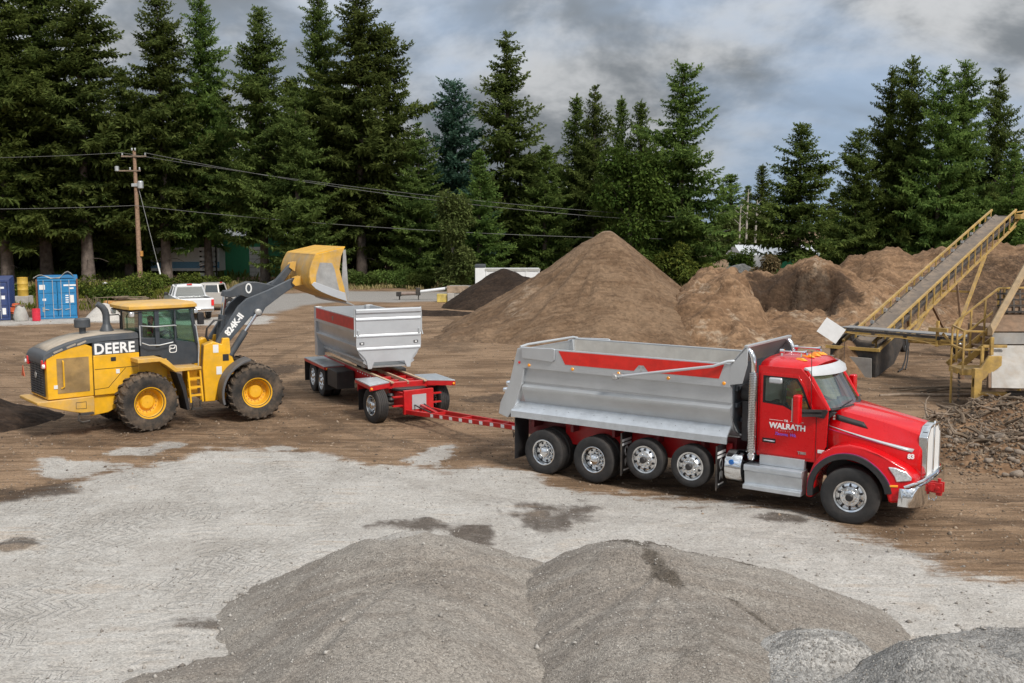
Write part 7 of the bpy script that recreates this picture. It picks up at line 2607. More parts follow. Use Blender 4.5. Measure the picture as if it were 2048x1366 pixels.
# ================================================================ pickups
def pickup(name, label, loc, rz, m, tailtop=False):
    root = empty(name, loc, rz, label, 'pickup truck')
    b = MB()
    # body side profile, wheel arches cut in
    low = [(-2.85, 0.55), (-2.05, 0.55)] + [(-1.65 + 0.45 * math.cos(R(a)), 0.45 + 0.45 * math.sin(R(a))) for a in range(170, -1, -20)][0:9] + [(-1.2, 0.45), (1.25, 0.45)] \
        + [(1.70 + 0.45 * math.cos(R(a)), 0.45 + 0.45 * math.sin(R(a))) for a in range(170, -1, -20)] + [(2.15, 0.5), (2.78, 0.5)]
    top = [(2.86, 0.75), (2.82, 1.02), (2.55, 1.14), (1.28, 1.22), (1.12, 1.24), (-0.85, 1.24), (-0.88, 1.22), (-2.85, 1.22), (-2.9, 1.15)]
    b.prism(low + top, 'y', -0.98, 0.98)
    b.build('body', m, root, bevel=0.04, segs=3)
    rings = []
    for x, z, hw in ((1.20, 1.22, 0.86), (0.45, 1.82, 0.70), (0.2, 1.88, 0.68), (-0.62, 1.88, 0.68), (-0.72, 1.84, 0.68), (-0.86, 1.22, 0.86)):
        rings.append((x, z, hw))
    b = MB()
    b.loft([[(0.60, -0.71, 1.78), (0.45, -0.68, 1.86), (-0.65, -0.68, 1.88), (-0.74, -0.70, 1.80), (-0.74, -0.72, 1.74), (0.60, -0.74, 1.72)], [(0.66, 0, 1.80), (0.48, 0, 1.89), (-0.66, 0, 1.91), (-0.76, 0, 1.82), (-0.76, 0, 1.74), (0.66, 0, 1.72)],
            [(0.60, 0.71, 1.78), (0.45, 0.68, 1.86), (-0.65, 0.68, 1.88), (-0.74, 0.70, 1.80), (-0.74, 0.72, 1.74), (0.60, 0.74, 1.72)]])
    b.build('roof', m, root, ang=40)
    for s in (-1, 1):
        for p, q in (((1.22, s * 0.88, 1.22), (0.58, s * 0.72, 1.80)), ((0.18, s * 0.89, 1.22), (0.14, s * 0.71, 1.80)), ((-0.84, s * 0.89, 1.20), (-0.72, s * 0.71, 1.80))):
            b = MB()
            b.bar(p, q, 0.09, 0.07)
            b.build('pillar', m, root)
        b = MB()
        b.add([(1.14, s * 0.87, 1.25), (-0.82, s * 0.87, 1.25), (-0.70, s * 0.71, 1.76), (0.60, s * 0.72, 1.76)], [(0, 1, 2, 3)])
        b.build('side_window', GLASS_DARK, root)
        b = MB()
        b.box(0.95, 1.15, min(s * 0.98, s * 1.2), max(s * 0.98, s * 1.2), 1.20, 1.38)
        b.build('mirror', M_('black_plastic'), root, bevel=0.03)
        b = MB()
        b.box(-2.93, -2.84, s * 0.90 - 0.09, s * 0.90 + 0.06, 0.80, 1.15)
        b.build('tail_lamp', M_('red_lens'), root, bevel=0.015)
        b = MB()
        b.box(2.72, 2.85, s * 0.80 - 0.14, s * 0.80 + 0.14, 0.82, 0.98)
        b.build('headlamp', M_('clear_lens'), root, bevel=0.015)
    b = MB()
    b.add([(-0.85, -0.80, 1.26), (-0.85, 0.80, 1.26), (-0.74, 0.66, 1.75), (-0.74, -0.66, 1.75)], [(0, 1, 2, 3)])
    b.build('rear_window', GLASS_DARK, root)
    b = MB()
    b.add([(1.20, -0.82, 1.25), (1.20, 0.82, 1.25), (0.63, 0.68, 1.76), (0.63, -0.68, 1.76)], [(0, 1, 2, 3)])
    b.build('windshield', GLASS_DARK, root)
    b = MB()
    b.box(-0.80, -0.70, -0.14, 0.14, 1.86, 1.92)
    b.build('brake_lamp', M_('red_lens'), root, bevel=0.01)
    b = MB()
    b.box(-2.78, -0.92, -0.80, 0.80, 0.82, 1.225)
    b.v, b.f = [], []
    b.box(-2.80, -0.95, -0.82, 0.82, 1.222, 1.228)
    b.build('bed_opening', M_('black_plastic'), root)
    b = MB()
    b.box(-3.0, -2.86, -0.95, 0.95, 0.48, 0.66)
    b.build('rear_bumper', M_('chrome'), root, bevel=0.03)
    b = MB()
    b.box(2.80, 2.95, -0.95, 0.95, 0.48, 0.66)
    b.box(2.80, 2.88, -0.55, 0.55, 0.7, 1.0)
    b.build('front_bumper', M_('chrome'), root, bevel=0.03)
    b = MB()
    b.box(-0.8, 1.1, -0.8, 0.8, 0.9, 1.18)
    b.build('cabin_seats', M_('seat_fabric'), root)
    for x in (-1.65, 1.70):
        for s in (-1, 1):
            place_wheel(WP_PK, root, x, s * 0.86, 0.40, s)
    return root


WP_PK = wheel_parts(0.40, 0.26, 0.25, 'convex', 6)
pk1 = pickup('pickup_truck', 'white pickup truck seen from behind, partly hidden by the loader cab', (-20.9, 66.4, 0), 2.02, M_('truck_white'))
pk1.scale = (1.1, 1.1, 1.12)
pk2 = pickup('pickup_truck', 'tan pickup truck parked side on behind the white pickup', (-21.1, 72.2, 0), PI - 0.04, M_('truck_tan'))
b = MB()
b.loft([[(x, y, 1.22 + 0.30 * math.exp(-((x + 0.1) / 0.28) ** 2) * (0.6 + 0.4 * math.sin(9 * x + 5 * y))) for y in (-0.4, -0.1, 0.2, 0.5)] for x in np.linspace(-0.6, 0.6, 9)], caps=False, closed=False)
o = b.build('blue_bag', M_('blue_tarp'))
o.location = (-19.0, 72.1, 0.05)
tag(o, 'light blue plastic sheet bundled in the bed of the tan pickup', 'plastic sheet')

# ================================================================ utility pole and wires
UP = empty('utility_pole', (-36.1, 100.2, 0), 0, 'brown wooden utility pole with crossarm and transformer in front of the firs', 'utility pole')
b = MB()
b.tube([(0, 0, 0), (-0.02, 0, 4), (-0.06, 0, 9), (-0.10, 0, 12.95)], [0.26, 0.23, 0.19, 0.15], 14)
b.build('pole', M_('pole_wood'), UP)
b = MB()
b.box(-1.3, 1.1, -0.22, -0.10, 12.35, 12.50)
b.build('crossarm', M_('weathered_wood'), UP)
b = MB()
b.box(-1.7, 0.5, -0.22, -0.12, 11.0, 11.12)
b.build('crossarm', M_('weathered_wood'), UP)
for x, z in ((-1.2, 12.5), (-0.25, 12.95), (0.05, 12.95), (1.0, 12.5), (-1.65, 11.12), (-0.5, 11.12), (0.4, 11.12)):
    b = MB()
    b.lathe([(0.05, 0), (0.10, 0.06), (0.06, 0.12), (0.10, 0.18), (0.05, 0.26)], 12, 'z', (x, -0.16, z))
    b.build('insulator', M_('galvanised'), UP)
b = MB()
b.lathe([(0.16, 11.0), (0.2, 11.05), (0.2, 11.45), (0.12, 11.5)], 14, 'z', (-1.75, -0.2, 0))
b.build('cutout', M_('galvanised'), UP)
b = MB()
b.lathe([(0.20, 9.35), (0.28, 9.4), (0.28, 10.0), (0.18, 10.1)], 16, 'z', (0.45, -0.2, 0))
b.box(-0.4, 0.25, -0.3, 0.0, 9.55, 9.85)
b.build('transformer', M_('galvanised'), UP, bevel=0.02)
b = MB()
b.box(0.2, 0.42, -0.3, -0.1, 2.9, 3.4)
b.build('meter_box', M_('orange_beam'), UP)


def wire(name, label, pts, r_, m='wire_pale', sag=1.5, n=24):
    b_ = MB()
    P_ = []
    for a_, c_ in zip(pts[:-1], pts[1:]):
        a_, c_ = Vector(a_), Vector(c_)
        for i in range(n):
            t = i / n
            p = a_.lerp(c_, t)
            p.z -= sag * 4 * t * (1 - t)
            P_.append(p)
    P_.append(Vector(pts[-1]))
    b_.tube(P_, r_, 5)
    o_ = b_.build(name, M_(m))
    tag(o_, label, 'wire')
    return o_


FAR = (45.0, 208.0)
wire('power_line', 'upper power line running from the left edge over the pole top to the far pole', [(-75, 92, 12.6), (-37.3, 99.9, 12.75), (16, 97.5, 6.6), (FAR[0] - 1, FAR[1], 9.6)], 0.02, 'wire', sag=0.7)
wire('power_line', 'second power line leaving the right end of the pole crossarm', [(-35.1, 99.9, 12.75), (15, 97.0, 6.2), (FAR[0], FAR[1], 9.5)], 0.022, 'wire', sag=0.9)
wire('power_line', 'lower power line crossing the firs at mid height of the pole', [(-75, 92, 8.2), (-36.3, 99.9, 7.75), (14, 96.8, 4.6), (FAR[0] + 1, FAR[1], 6.0)], 0.024, 'wire', sag=0.6)
GW = empty('guy_wire', (-33.3, 98.5, 0), 0, 'slanting guy wire with a pale guard right of the utility pole', 'guy wire')
b = MB()
b.tube([(0, 0, 0), (-2.7, 1.6, 10.0)], 0.02, 5)
b.build('cable', M_('wire_pale'), GW)
b = MB()
b.tube([(0, 0, 0), (-0.62, 0.37, 2.3)], 0.07, 8)
b.build('guard', M_('white_paint'), GW)
FP_ = empty('utility_pole', (45.0, 208.0, 0), 0, 'distant pale utility pole between the cone and the lone fir', 'utility pole')
b = MB()
b.tube([(0, 0, 0), (0, 0, 10.2)], [0.28, 0.20], 10)
b.build('pole', M_('pale_bark'), FP_)
b = MB()
b.box(-2.6, 2.6, -0.1, 0.1, 9.2, 9.45)
b.build('crossarm', M_('pale_bark'), FP_)

# ================================================================ buildings behind the trees
def shed(name, label, x0, y0, w, d, h, hr, wall, roof, door=None):
    root = empty(name, (x0, y0, 0), 0, label, 'building')
    b = MB()
    b.box(0, w, 0, d, 0, h)
    wl = b.build('wall', wall, root)
    n = int(w / 0.5)
    b = MB()
    for i in range(n):
        b.box(i * w / n, i * w / n + 0.06, -0.03, -0.002, 0.05, h)
    b.build('wall_ribs', wall, wl, stuff=True)
    b = MB()
    b.prism([(-0.3, h), (d + 0.3, h), (d + 0.3, h + 0.08), (d / 2, h + hr), (-0.3, h + 0.08)], 'x', -0.3, w + 0.3)
    b.build('roof', roof, root)
    if door:
        for xa, xb, zb in door:
            b = MB()
            b.box(xa, xb, -0.10, -0.04, 0.0, zb)
            dd_ = b.build('door', M_('white_metal'), root, bevel=0.01)
            b = MB()
            for z in np.arange(0.5, zb, 0.5):
                b.box(xa, xb, -0.106, -0.101, z, z + 0.03)
            b.build('door_seams', M_('dark_steel'), dd_, stuff=True)
    return root


shed('green_shed', 'green metal shed with a white roller door behind the left firs', -33.2, 119, 8.5, 12, 4.6, 1.5, M_('green_metal'), M_('white_metal'), [(3.0, 4.6, 3.4), (4.9, 5.3, 2.3)])
shed('green_shed', 'low green shed with a pale roof behind the lone fir', 28.5, 127, 9.2, 9, 2.1, 1.3, M_('green_metal'), M_('white_metal'))
b = MB()
b.box(0, 2.6, 0, 6, 0.1, 2.4)
o = b.build('white_container', M_('white_metal'), None, bevel=0.03)
o.location = (28.0, 122.5, 0)
tag(o, 'plain white container left of the low green shed', 'container')
shed('white_building', 'long white building glimpsed between the left trunks', -68, 128, 32, 14, 3.4, 2.0, M_('white_metal'), M_('white_metal'))
BT = empty('box_truck', (-39.5, 113, 0), 0, 'white and blue trailer parked behind the utility pole', 'trailer')
b = MB()
b.box(0, 7.5, 0, 2.4, 0.9, 3.4)
b.build('box', M_('white_paint'), BT, bevel=0.03)
b = MB()
b.box(-0.01, 7.5, -0.012, -0.003, 1.2, 1.9)
b.build('blue_band', M_('blue_tarp'), BT)
for x in (1.2, 5.8):
    b = MB()
    b.lathe([(0.48, -0.05), (0.5, 0.0), (0.5, 0.3), (0.1, 0.3)], 18, 'y', (x, 0.1, 0.5))
    b.build('wheel', M_('tyre_rubber'), BT)
LV = empty('louvre_rack', (-33.9, 112, 0), 0, 'white stack of shelves left of the green shed', 'rack')
for k in range(6):
    b = MB()
    b.box(0, 1.7, 0, 1.0, 0.4 + 0.55 * k, 0.75 + 0.55 * k)
    b.build('shelf', M_('white_paint'), LV, bevel=0.01)
for x in (0.0, 1.66):
    b = MB()
    b.box(x, x + 0.06, 0.2, 0.8, 0, 3.7)
    b.build('upright', M_('dark_steel'), LV)
# chain link fence behind the mounds
FN = empty('fence', (38.0, 118, 0), 0, 'grey chain link fence right of the low green shed', 'fence')
for k in range(7):
    b = MB()
    b.tube([(k * 2.6, 0, 0), (k * 2.6, 0, 2.1)], 0.04, 6)
    b.build('post', M_('galvanised'), FN)
b = MB()
for k in range(15):
    b.bar((0, 0, 0.15 + 0.13 * k), (15.6, 0, 0.15 + 0.13 * k), 0.012, 0.03)
b.build('mesh', M_('galvanised'), FN, stuff=True)

# ================================================================ white dump trailer, blocks and pipe behind the dark heap
WT = empty('white_dump_trailer', (-3.05, 86, 0), 0, 'white dump trailer standing behind the dark compost heap', 'trailer')
b = MB()
b.box(0.55, 5.35, 0.0, 2.3, 0.85, 2.25)
b.build('box', M_('white_paint'), WT, bevel=0.02)
b = MB()
b.box(-0.02, 0.78, -0.05, 2.35, 0.60, 2.35)
hd_ = b.build('headboard', M_('white_paint'), WT, bevel=0.03)
b = MB()
b.box(-0.05, 0.82, -0.08, 2.38, 2.36, 2.58)
b.build('tarp_cap', M_('loader_grey'), hd_, bevel=0.02)
b = MB()
b.box(0.8, 5.4, -0.06, 0.0, 2.08, 2.28)
b.build('top_rail', M_('tarp_grey'), WT)
for x in (0.86, 2.0, 3.1, 4.2, 5.25):
    b = MB()
    b.box(x, x + 0.10, -0.05, -0.002, 0.9, 2.07)
    b.build('stake', M_('white_paint'), WT)
for x in (3.6, 4.7):
    b = MB()
    b.lathe([(0.46, -0.1), (0.5, -0.05), (0.5, 0.2), (0.1, 0.2)], 18, 'y', (x, 0.2, 0.5))
    b.build('wheel', M_('tyre_rubber'), WT)
b = MB()
b.box(-2.2, 5.2, 0.7, 0.9, 0.62, 0.84)
b.bar((-2.2, 0.8, 0.72), (-3.2, 0.8, 0.5), 0.12)
b.build('chassis', M_('bare_steel'), WT)
for nm, lb, x0_, x1_, y0_, z0_, z1_, mm in (('concrete_block', 'yellow painted concrete block below the brown striped block', -5.75, -4.95, 78.8, 0.0, 0.62, 'yellow_block'), ('concrete_block', 'pale grey concrete block next to the yellow painted block', -4.93, -4.4, 78.6, 0.0, 0.70, 'concrete'),
                                           ('concrete_block', 'grey concrete block half buried by the compost heap edge', -4.38, -3.5, 78.9, 0.0, 0.66, 'concrete')):
    b = MB()
    b.box(x0_, x1_, y0_, y0_ + 0.75, z0_, z1_)
    o = b.build(nm, M_(mm), None, bevel=0.02)
    tag(o, lb, 'concrete block')
b = MB()
b.box(-5.0, -3.35, 78.9, 79.6, 0.71, 1.22)
for k in range(7):
    b.box(-4.95 + 0.23 * k, -4.87 + 0.23 * k, 78.87, 78.899, 0.73, 1.12 - 0.05 * (k % 3))
o = b.build('stained_block', mat('stained_concrete', (0.36, 0.27, 0.19), 0.9, 0, 0.3), None)
tag(o, 'rust stained striped block lying on top of the concrete blocks', 'concrete block')
PP = empty('steel_boom', (-8.9, 81.5, 0), 0, 'long grey steel boom lying level left of the concrete blocks', 'steel boom')
b = MB()
b.tube([(0.0, 0, 0.45), (1.6, 0, 0.52)], 0.14, 12)
b.build('lower_tube', mat('boom_brown', (0.25, 0.19, 0.16), 0.6, 0.2, 0.2), PP)
b = MB()
b.tube([(1.5, 0, 0.62), (3.6, 0, 0.88)], 0.12, 12)
b.build('upper_tube', M_('white_metal'), PP)
b = MB()
b.box(1.3, 1.65, -0.15, 0.15, 0.35, 0.95)
b.bar((1.5, 0, 0.4), (1.5, 0, 0.0), 0.08)
b.box(-0.25, 0.15, -0.18, 0.18, 0.28, 0.62)
b.bar((0.0, 0, 0.3), (0.0, 0, 0.0), 0.10)
b.build('clamp', M_('dark_steel'), PP, bevel=0.02)
# barrier with a sign on the verge
SG = empty('barrier_sign', (-33.8, 86, 0), 0.1, 'white roadside barrier with a red mark among the bushes by the pole', 'barrier')
b = MB()
b.prism([(-0.7, 0.5), (0.7, 0.5), (0.30, 1.15), (-0.30, 1.15)], 'y', -0.05, 0.05)
b.build('board', M_('white_paint'), SG)
b = MB()
b.box(-0.22, 0.22, -0.06, -0.052, 0.72, 0.88)
b.build('red_mark', M_('red_lens'), SG)
for k in range(5):
    b = MB()
    b.box(-1.1 + 0.45 * k, -0.78 + 0.45 * k, -0.3, -0.1, 0.0, 0.42)
    b.build('foot_block', M_('concrete'), SG, bevel=0.02)
b = MB()
rr_ = []
o = pile('rubble_heap', 'pale grey rubble heap in front of the white container by the low green shed', 21.5, 28.5, 108, 114, 0.2, lambda X, Y: cone(X, Y, 24.6, 111, 1.9, 3.2, 2.6, 0.3) + fbm(X, Y, 151, 4) * 0.4, earth_mat('rubble', brown=(0.38, 0.35, 0.31), brown2=(0.5, 0.47, 0.43), grain=6, gbump=0.08, speck=0.3), 'rubble heap')
# ================================================================ trees
def leaf_mat(name, dark, light, tip, trans=0.42):
    m = bpy.data.materials.new(name)
    m.use_nodes = True
    nt = m.node_tree
    nt.nodes.clear()
    out = nd(nt, 'ShaderNodeOutputMaterial')
    at = nd(nt, 'ShaderNodeAttribute', attribute_name='tone')
    sp_ = nd(nt, 'ShaderNodeSeparateColor', {0: at.outputs['Color']})
    oi = nd(nt, 'ShaderNodeObjectInfo')
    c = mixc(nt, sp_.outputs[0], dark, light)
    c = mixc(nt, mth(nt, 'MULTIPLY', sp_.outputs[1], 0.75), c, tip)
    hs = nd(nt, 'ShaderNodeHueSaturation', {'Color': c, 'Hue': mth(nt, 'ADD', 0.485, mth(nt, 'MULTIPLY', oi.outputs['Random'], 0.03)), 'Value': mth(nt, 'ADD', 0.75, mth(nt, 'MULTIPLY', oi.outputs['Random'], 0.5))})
    df = nd(nt, 'ShaderNodeBsdfDiffuse', {'Color': hs.outputs[0]})
    tr = nd(nt, 'ShaderNodeBsdfTranslucent', {'Color': hs.outputs[0]})
    mx = nd(nt, 'ShaderNodeMixShader', {0: trans, 1: df.outputs[0], 2: tr.outputs[0]})
    nt.links.new(mx.outputs[0], out.inputs[0])
    return m


M_FIR = leaf_mat('fir_needles', (0.066, 0.102, 0.030), (0.145, 0.195, 0.052), (0.20, 0.245, 0.068))
M_FIR_B = leaf_mat('blue_fir_needles', (0.030, 0.066, 0.042), (0.070, 0.138, 0.090), (0.11, 0.18, 0.11))
M_FIR_L = leaf_mat('fresh_fir_needles', (0.066, 0.108, 0.030), (0.150, 0.210, 0.052), (0.205, 0.26, 0.068))
M_LEAF = leaf_mat('maple_leaves', (0.034, 0.070, 0.016), (0.095, 0.155, 0.032), (0.15, 0.20, 0.045), 0.3)
M_WILLOW = leaf_mat('willow_leaves', (0.060, 0.088, 0.026), (0.135, 0.170, 0.052), (0.19, 0.215, 0.08), 0.3)
M_BUSH = leaf_mat('bush_leaves', (0.035, 0.060, 0.016), (0.125, 0.165, 0.035), (0.27, 0.27, 0.05), 0.3)
M_DRY = leaf_mat('dry_grass', (0.17, 0.14, 0.065), (0.32, 0.26, 0.13), (0.38, 0.30, 0.15), 0.3)
M_FARW = leaf_mat('far_needles', (0.045, 0.070, 0.042), (0.10, 0.140, 0.080), (0.14, 0.18, 0.10))


def quads_mesh(name, V, tone, m):
    """V: (n,4,3) kites, tone: (n,2)"""
    n = len(V)
    me = bpy.data.meshes.new(name)
    me.vertices.add(n * 4)
    me.vertices.foreach_set('co', V.reshape(-1).astype(np.float32))
    me.loops.add(n * 4)
    me.loops.foreach_set('vertex_index', np.arange(n * 4, dtype=np.int32))
    me.polygons.add(n)
    me.polygons.foreach_set('loop_start', np.arange(0, n * 4, 4, dtype=np.int32))
    me.polygons.foreach_set('loop_total', np.full(n, 4, np.int32))
    me.update(calc_edges=True)
    at = me.attributes.new('tone', 'FLOAT_COLOR', 'POINT')
    c = np.zeros((n, 4, 4), np.float32)
    c[..., 0] = tone[:, None, 0]
    c[..., 1] = tone[:, None, 1]
    c[:, 2, 1] = np.clip(tone[:, 1] * 1.5 + 0.1, 0, 1)
    c[..., 3] = 1
    at.data.foreach_set('color', c.ravel())
    me.materials.append(m)
    return me


def kites(p, d, ln, w, rs):
    """p,d: (n,3); one kite each, broad at 40 percent"""
    n = len(p)
    up = np.stack([rs.randn(n) * 0.35, rs.randn(n) * 0.35, np.ones(n)], 1)
    s = np.cross(d, up)
    s /= np.linalg.norm(s, axis=1, keepdims=True) + 1e-9
    m_ = p + d * (ln * 0.42)[:, None]
    sag = np.zeros_like(p)
    sag[:, 2] = -0.10 * ln
    return np.stack([p, m_ - s * (w / 2)[:, None], p + d * ln[:, None] + sag, m_ + s * (w / 2)[:, None]], 1)


def fir_crown(seed, H, zb, Rm, power=0.85, dens=1.0, leaf=1.0, step=0.30, droop=0.0, irregular=0.35):
    rs = np.random.RandomState(seed)
    PV, TN = [], []
    z = zb
    az = rs.rand() * 6.28
    lob = rs.rand(8) * 6.28
    while z < H - 0.25:
        t = (z - zb) / (H - zb)
        for _ in range(rs.randint(2, 5)):
            az += 2.399 + rs.randn() * 0.6
            env = (1 - t) ** power * (0.70 + 0.30 * min(1, t / 0.12))
            lump = 1 + irregular * (0.6 * math.sin(az + lob[0] + z * 0.6) + 0.6 * math.sin(2 * az + lob[1] - z * 1.1) + 0.35 * math.sin(3 * az + lob[2] + z * 2.1))
            L = Rm * env * max(0.35, lump) * (0.55 + 0.6 * rs.rand()) + 0.35
            z0 = z + rs.randn() * 0.12
            e0 = R(30 * t - 16 + droop) + rs.randn() * 0.16
            curl = R(34) * (1 - 0.6 * t) + rs.randn() * 0.16
            k = max(4, int(L / 0.27 * dens))
            s = np.repeat(np.linspace(0.06, 1.0, k), 2)
            side = np.tile([-1.0, 1.0], k)
            e = e0 + curl * s * s
            r_ = s * L
            zz = z0 + np.sin(e0) * r_ - 0.07 * L * np.sin(s * PI) * (1 - t) + curl * 0.30 * L * s ** 2.4
            a2 = az + rs.randn() * 0.12 * s
            base = np.stack([np.cos(a2) * r_ * np.cos(e0), np.sin(a2) * r_ * np.cos(e0), zz], 1)
            n = len(s)
            sl = (0.34 * L * (1 - s) ** 0.7 * (0.6 + 0.6 * s) + 0.36) * (0.7 + 0.6 * rs.rand(n))
            sl = np.minimum(sl, 1.5)
            da = a2 + side * (R(30) + rs.rand(n) * R(38))
            btone = np.clip(0.45 + rs.randn() * 0.27, 0, 1)
            for q in range(4):
                f0 = (0.0, 0.28, 0.55, 0.15)[q]
                jit = rs.randn(n) * 0.42
                el = e * 0.8 + rs.randn(n) * 0.42 + (-0.10, -0.05, 0.08, -0.75)[q]
                d = np.stack([np.cos(da + jit) * np.cos(el), np.sin(da + jit) * np.cos(el), np.sin(el)], 1)
                d0 = np.stack([np.cos(da) * np.cos(e * 0.7), np.sin(da) * np.cos(e * 0.7), np.sin(e * 0.7) - 0.10], 1)
                p = base + d0 * (sl * f0)[:, None]
                ln = sl * (0.62, 0.56, 0.50, 0.45)[q] * leaf
                w = (0.13 + 0.20 * ln) * leaf
                PV.append(kites(p, d, ln, w, rs))
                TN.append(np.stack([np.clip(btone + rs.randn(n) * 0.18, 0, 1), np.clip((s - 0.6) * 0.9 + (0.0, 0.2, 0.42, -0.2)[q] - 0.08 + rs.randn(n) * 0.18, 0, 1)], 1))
        z += step * (0.6 + 0.8 * rs.rand()) * (1 - 0.5 * t)
    # leader
    n = 22
    zz = H - 1.3 * rs.rand(n)
    a = rs.rand(n) * 6.28
    d = np.stack([np.cos(a) * 0.55, np.sin(a) * 0.55, np.full(n, 0.8)], 1)
    PV.append(kites(np.stack([np.zeros(n), np.zeros(n), zz], 1), d, np.full(n, 0.5), np.full(n, 0.16), rs))
    TN.append(np.stack([np.full(n, 0.4), np.full(n, 0.5)], 1))
    return np.concatenate(PV), np.concatenate(TN)


def trunk_mesh(H, r0, seed, zb, m):
    rs = random.Random(seed)
    b_ = MB()
    pts = [(rs.uniform(-.08, .08) * (i > 0), rs.uniform(-.08, .08) * (i > 0), H * 0.97 * i / 8) for i in range(9)]
    b_.tube(pts, [r0 * (1.15 if i == 0 else 1 - 0.95 * i / 8) + 0.02 for i in range(9)], 9)
    for k in range(10):
        z = rs.uniform(1.2, zb + 3)
        a = rs.uniform(0, 6.28)
        ln = rs.uniform(0.6, 2.0)
        b_.tube([(0, 0, z), (math.cos(a) * ln * 0.6, math.sin(a) * ln * 0.6, z - 0.05), (math.cos(a) * ln, math.sin(a) * ln, z - 0.35)], [0.05, 0.03, 0.012], 4)
    return b_.mesh('trunk', m, 60)


# kinds of fir: height, crown base, radius, shape
KIND = {}
for key, (seed, H, zb, Rm, pw, mt, drp, irr) in {
    'a': (11, 30, 5.6, 6.8, 0.66, M_FIR, -2, 0.32), 'b': (12, 29, 5.2, 7.4, 0.74, M_FIR_L, 0, 0.38), 'c': (13, 27, 5.6, 6.2, 0.66, M_FIR, -3, 0.34),
    'd': (14, 22, 1.8, 6.6, 0.86, M_FIR, 2, 0.30), 'e': (15, 19, 1.6, 5.4, 0.90, M_FIR_L, 4, 0.32), 'f': (16, 20, 1.2, 5.4, 0.62, M_FIR_B, 8, 0.25),
    'g': (17, 16.5, 3.0, 6.0, 0.80, M_FIR_L, 0, 0.36), 'h': (18, 21, 2.6, 6.0, 0.62, M_FIR_L, 0, 0.42), 'i': (19, 21, 2.2, 6.6, 0.66, M_FIR_L, 2, 0.36), 'j': (20, 14, 0.6, 3.8, 0.86, M_FIR_L, 10, 0.2)}.items():
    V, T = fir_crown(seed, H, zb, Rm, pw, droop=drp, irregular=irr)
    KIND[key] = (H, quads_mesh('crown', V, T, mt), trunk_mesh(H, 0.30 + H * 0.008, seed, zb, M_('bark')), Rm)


def tree(name, label, px, top, Z, kind, wide=1.0, group='conifers along the back of the yard', cat='tree'):
    """px, top: where its tip stands in the frame, turned into a real position and height at depth Z"""
    h0, cr, tk_, Rm = KIND[kind]
    x = (px - 1024) / 2062 * Z * 1.003
    Ht = 5.84 + (450 - top) / 2062 * Z
    root = empty(name, (x, Z, -0.05), random.Random(px).uniform(0, 6.28), label, cat, group)
    k = Ht / h0
    c = link('crown', cr, root)
    t = link('trunk', tk_, root)
    root.scale = (k * wide, k * wide, k)
    return root


FIRS = [
    (-70, -90, 106, 'a', 1.0, 'fir cut by the left edge of the frame, outermost of the treeline'),
    (20, -70, 103, 'b', 1.0, 'tall fir at the left edge, directly above the navy container'),
    (98, -95, 108, 'a', 1.0, 'very tall dark fir above the blue container'),
    (180, -40, 105, 'c', 1.05, 'tall fir with long upswept boughs left of the utility pole'),
    (262, 150, 112, 'h', 0.95, 'shorter dark fir directly behind the utility pole'),
    (337, 0, 108, 'c', 0.95, 'slim pointed fir just right of the utility pole'),
    (421, 2, 111, 'b', 0.76, 'broad fir with its tip at the top of the frame, above the white pickup'),
    (533, 28, 106, 'c', 0.88, 'fir with a blunt tip above the raised loader arm'),
    (648, -12, 112, 'b', 0.72, 'tall fir above the loader bucket'),
    (725, -18, 107, 'c', 0.95, 'tall fir left of the gap in the treeline, above the trailer box'),
    (782, 66, 110, 'h', 0.80, 'tall fir on the edge of the sky gap, right of the trailer box'),
    (600, 190, 101, 'd', 0.95, 'mid height fir in front of the tall row, behind the bucket'),
    (840, 250, 103, 'd', 1.0, 'mid height fir with full boughs left of the blue green spruce'),
    (910, 168, 107, 'f', 1.0, 'blue green spruce with a ragged top between two taller firs'),
    (1014, 76, 110, 'd', 1.0, 'symmetrical tall fir standing free against the clouds'),
    (960, 300, 100, 'e', 1.0, 'short dark fir behind the white dump trailer'),
    (1090, 290, 104, 'e', 1.0, 'short fir left of the conical soil pile tip'),
    (1150, 196, 116, 'e', 0.85, 'left fir of the close pair above the conical soil pile'),
    (1186, 178, 112, 'd', 0.80, 'right and taller fir of the close pair above the conical soil pile'),
    (1238, 200, 120, 'e', 0.75, 'left of the two thin firs behind the bright maple'),
    (1276, 206, 118, 'e', 0.80, 'right of the two thin firs behind the bright maple'),
    (1358, 138, 100, 'h', 0.92, 'ragged tall fir with a bare trunk, right of the conical soil pile'),
    (1592, 250, 104, 'g', 1.0, 'lone spreading fir in front of the low green shed'),
    (1705, 262, 112, 'i', 0.85, 'outermost left fir of the right hand cluster'),
    (1766, 148, 116, 'h', 0.68, 'pointed fir on the left shoulder of the right hand cluster'),
    (1805, 124, 113, 'i', 0.68, 'tallest fir of the right hand cluster'),
    (1866, 146, 109, 'h', 0.75, 'broad topped fir in the middle of the right hand cluster'),
    (1908, 130, 113, 'i', 0.68, 'dense fir right of the middle of the right hand cluster'),
    (1976, 146, 117, 'd', 0.80, 'dark pointed fir standing apart at the right of the cluster'),
    (2052, 236, 110, 'd', 1.0, 'dark fir cut by the right edge of the frame'),
    (2012, 290, 100, 'j', 1.0, 'small pale green conifer in front of the dark firs at the right'),
]
for px, top, Z, kd, wd, lb in FIRS:
    tree('spruce_tree' if kd == 'f' else 'fir_tree', lb, px, top, Z, kd, wd)
for px, top, Z, kd, wd, lb in ((1456, 350, 190, 'j', 1.6, 'hazy far conifer left of the lone spreading fir'), (1517, 330, 195, 'e', 1.1, 'hazy far fir with open branches left of the lone spreading fir'), (1490, 372, 200, 'j', 1.0, 'slender far conifer between the two hazy ones')):
    tree('fir_tree', lb, px, top, Z, kd, wd, 'far trees in the gap')


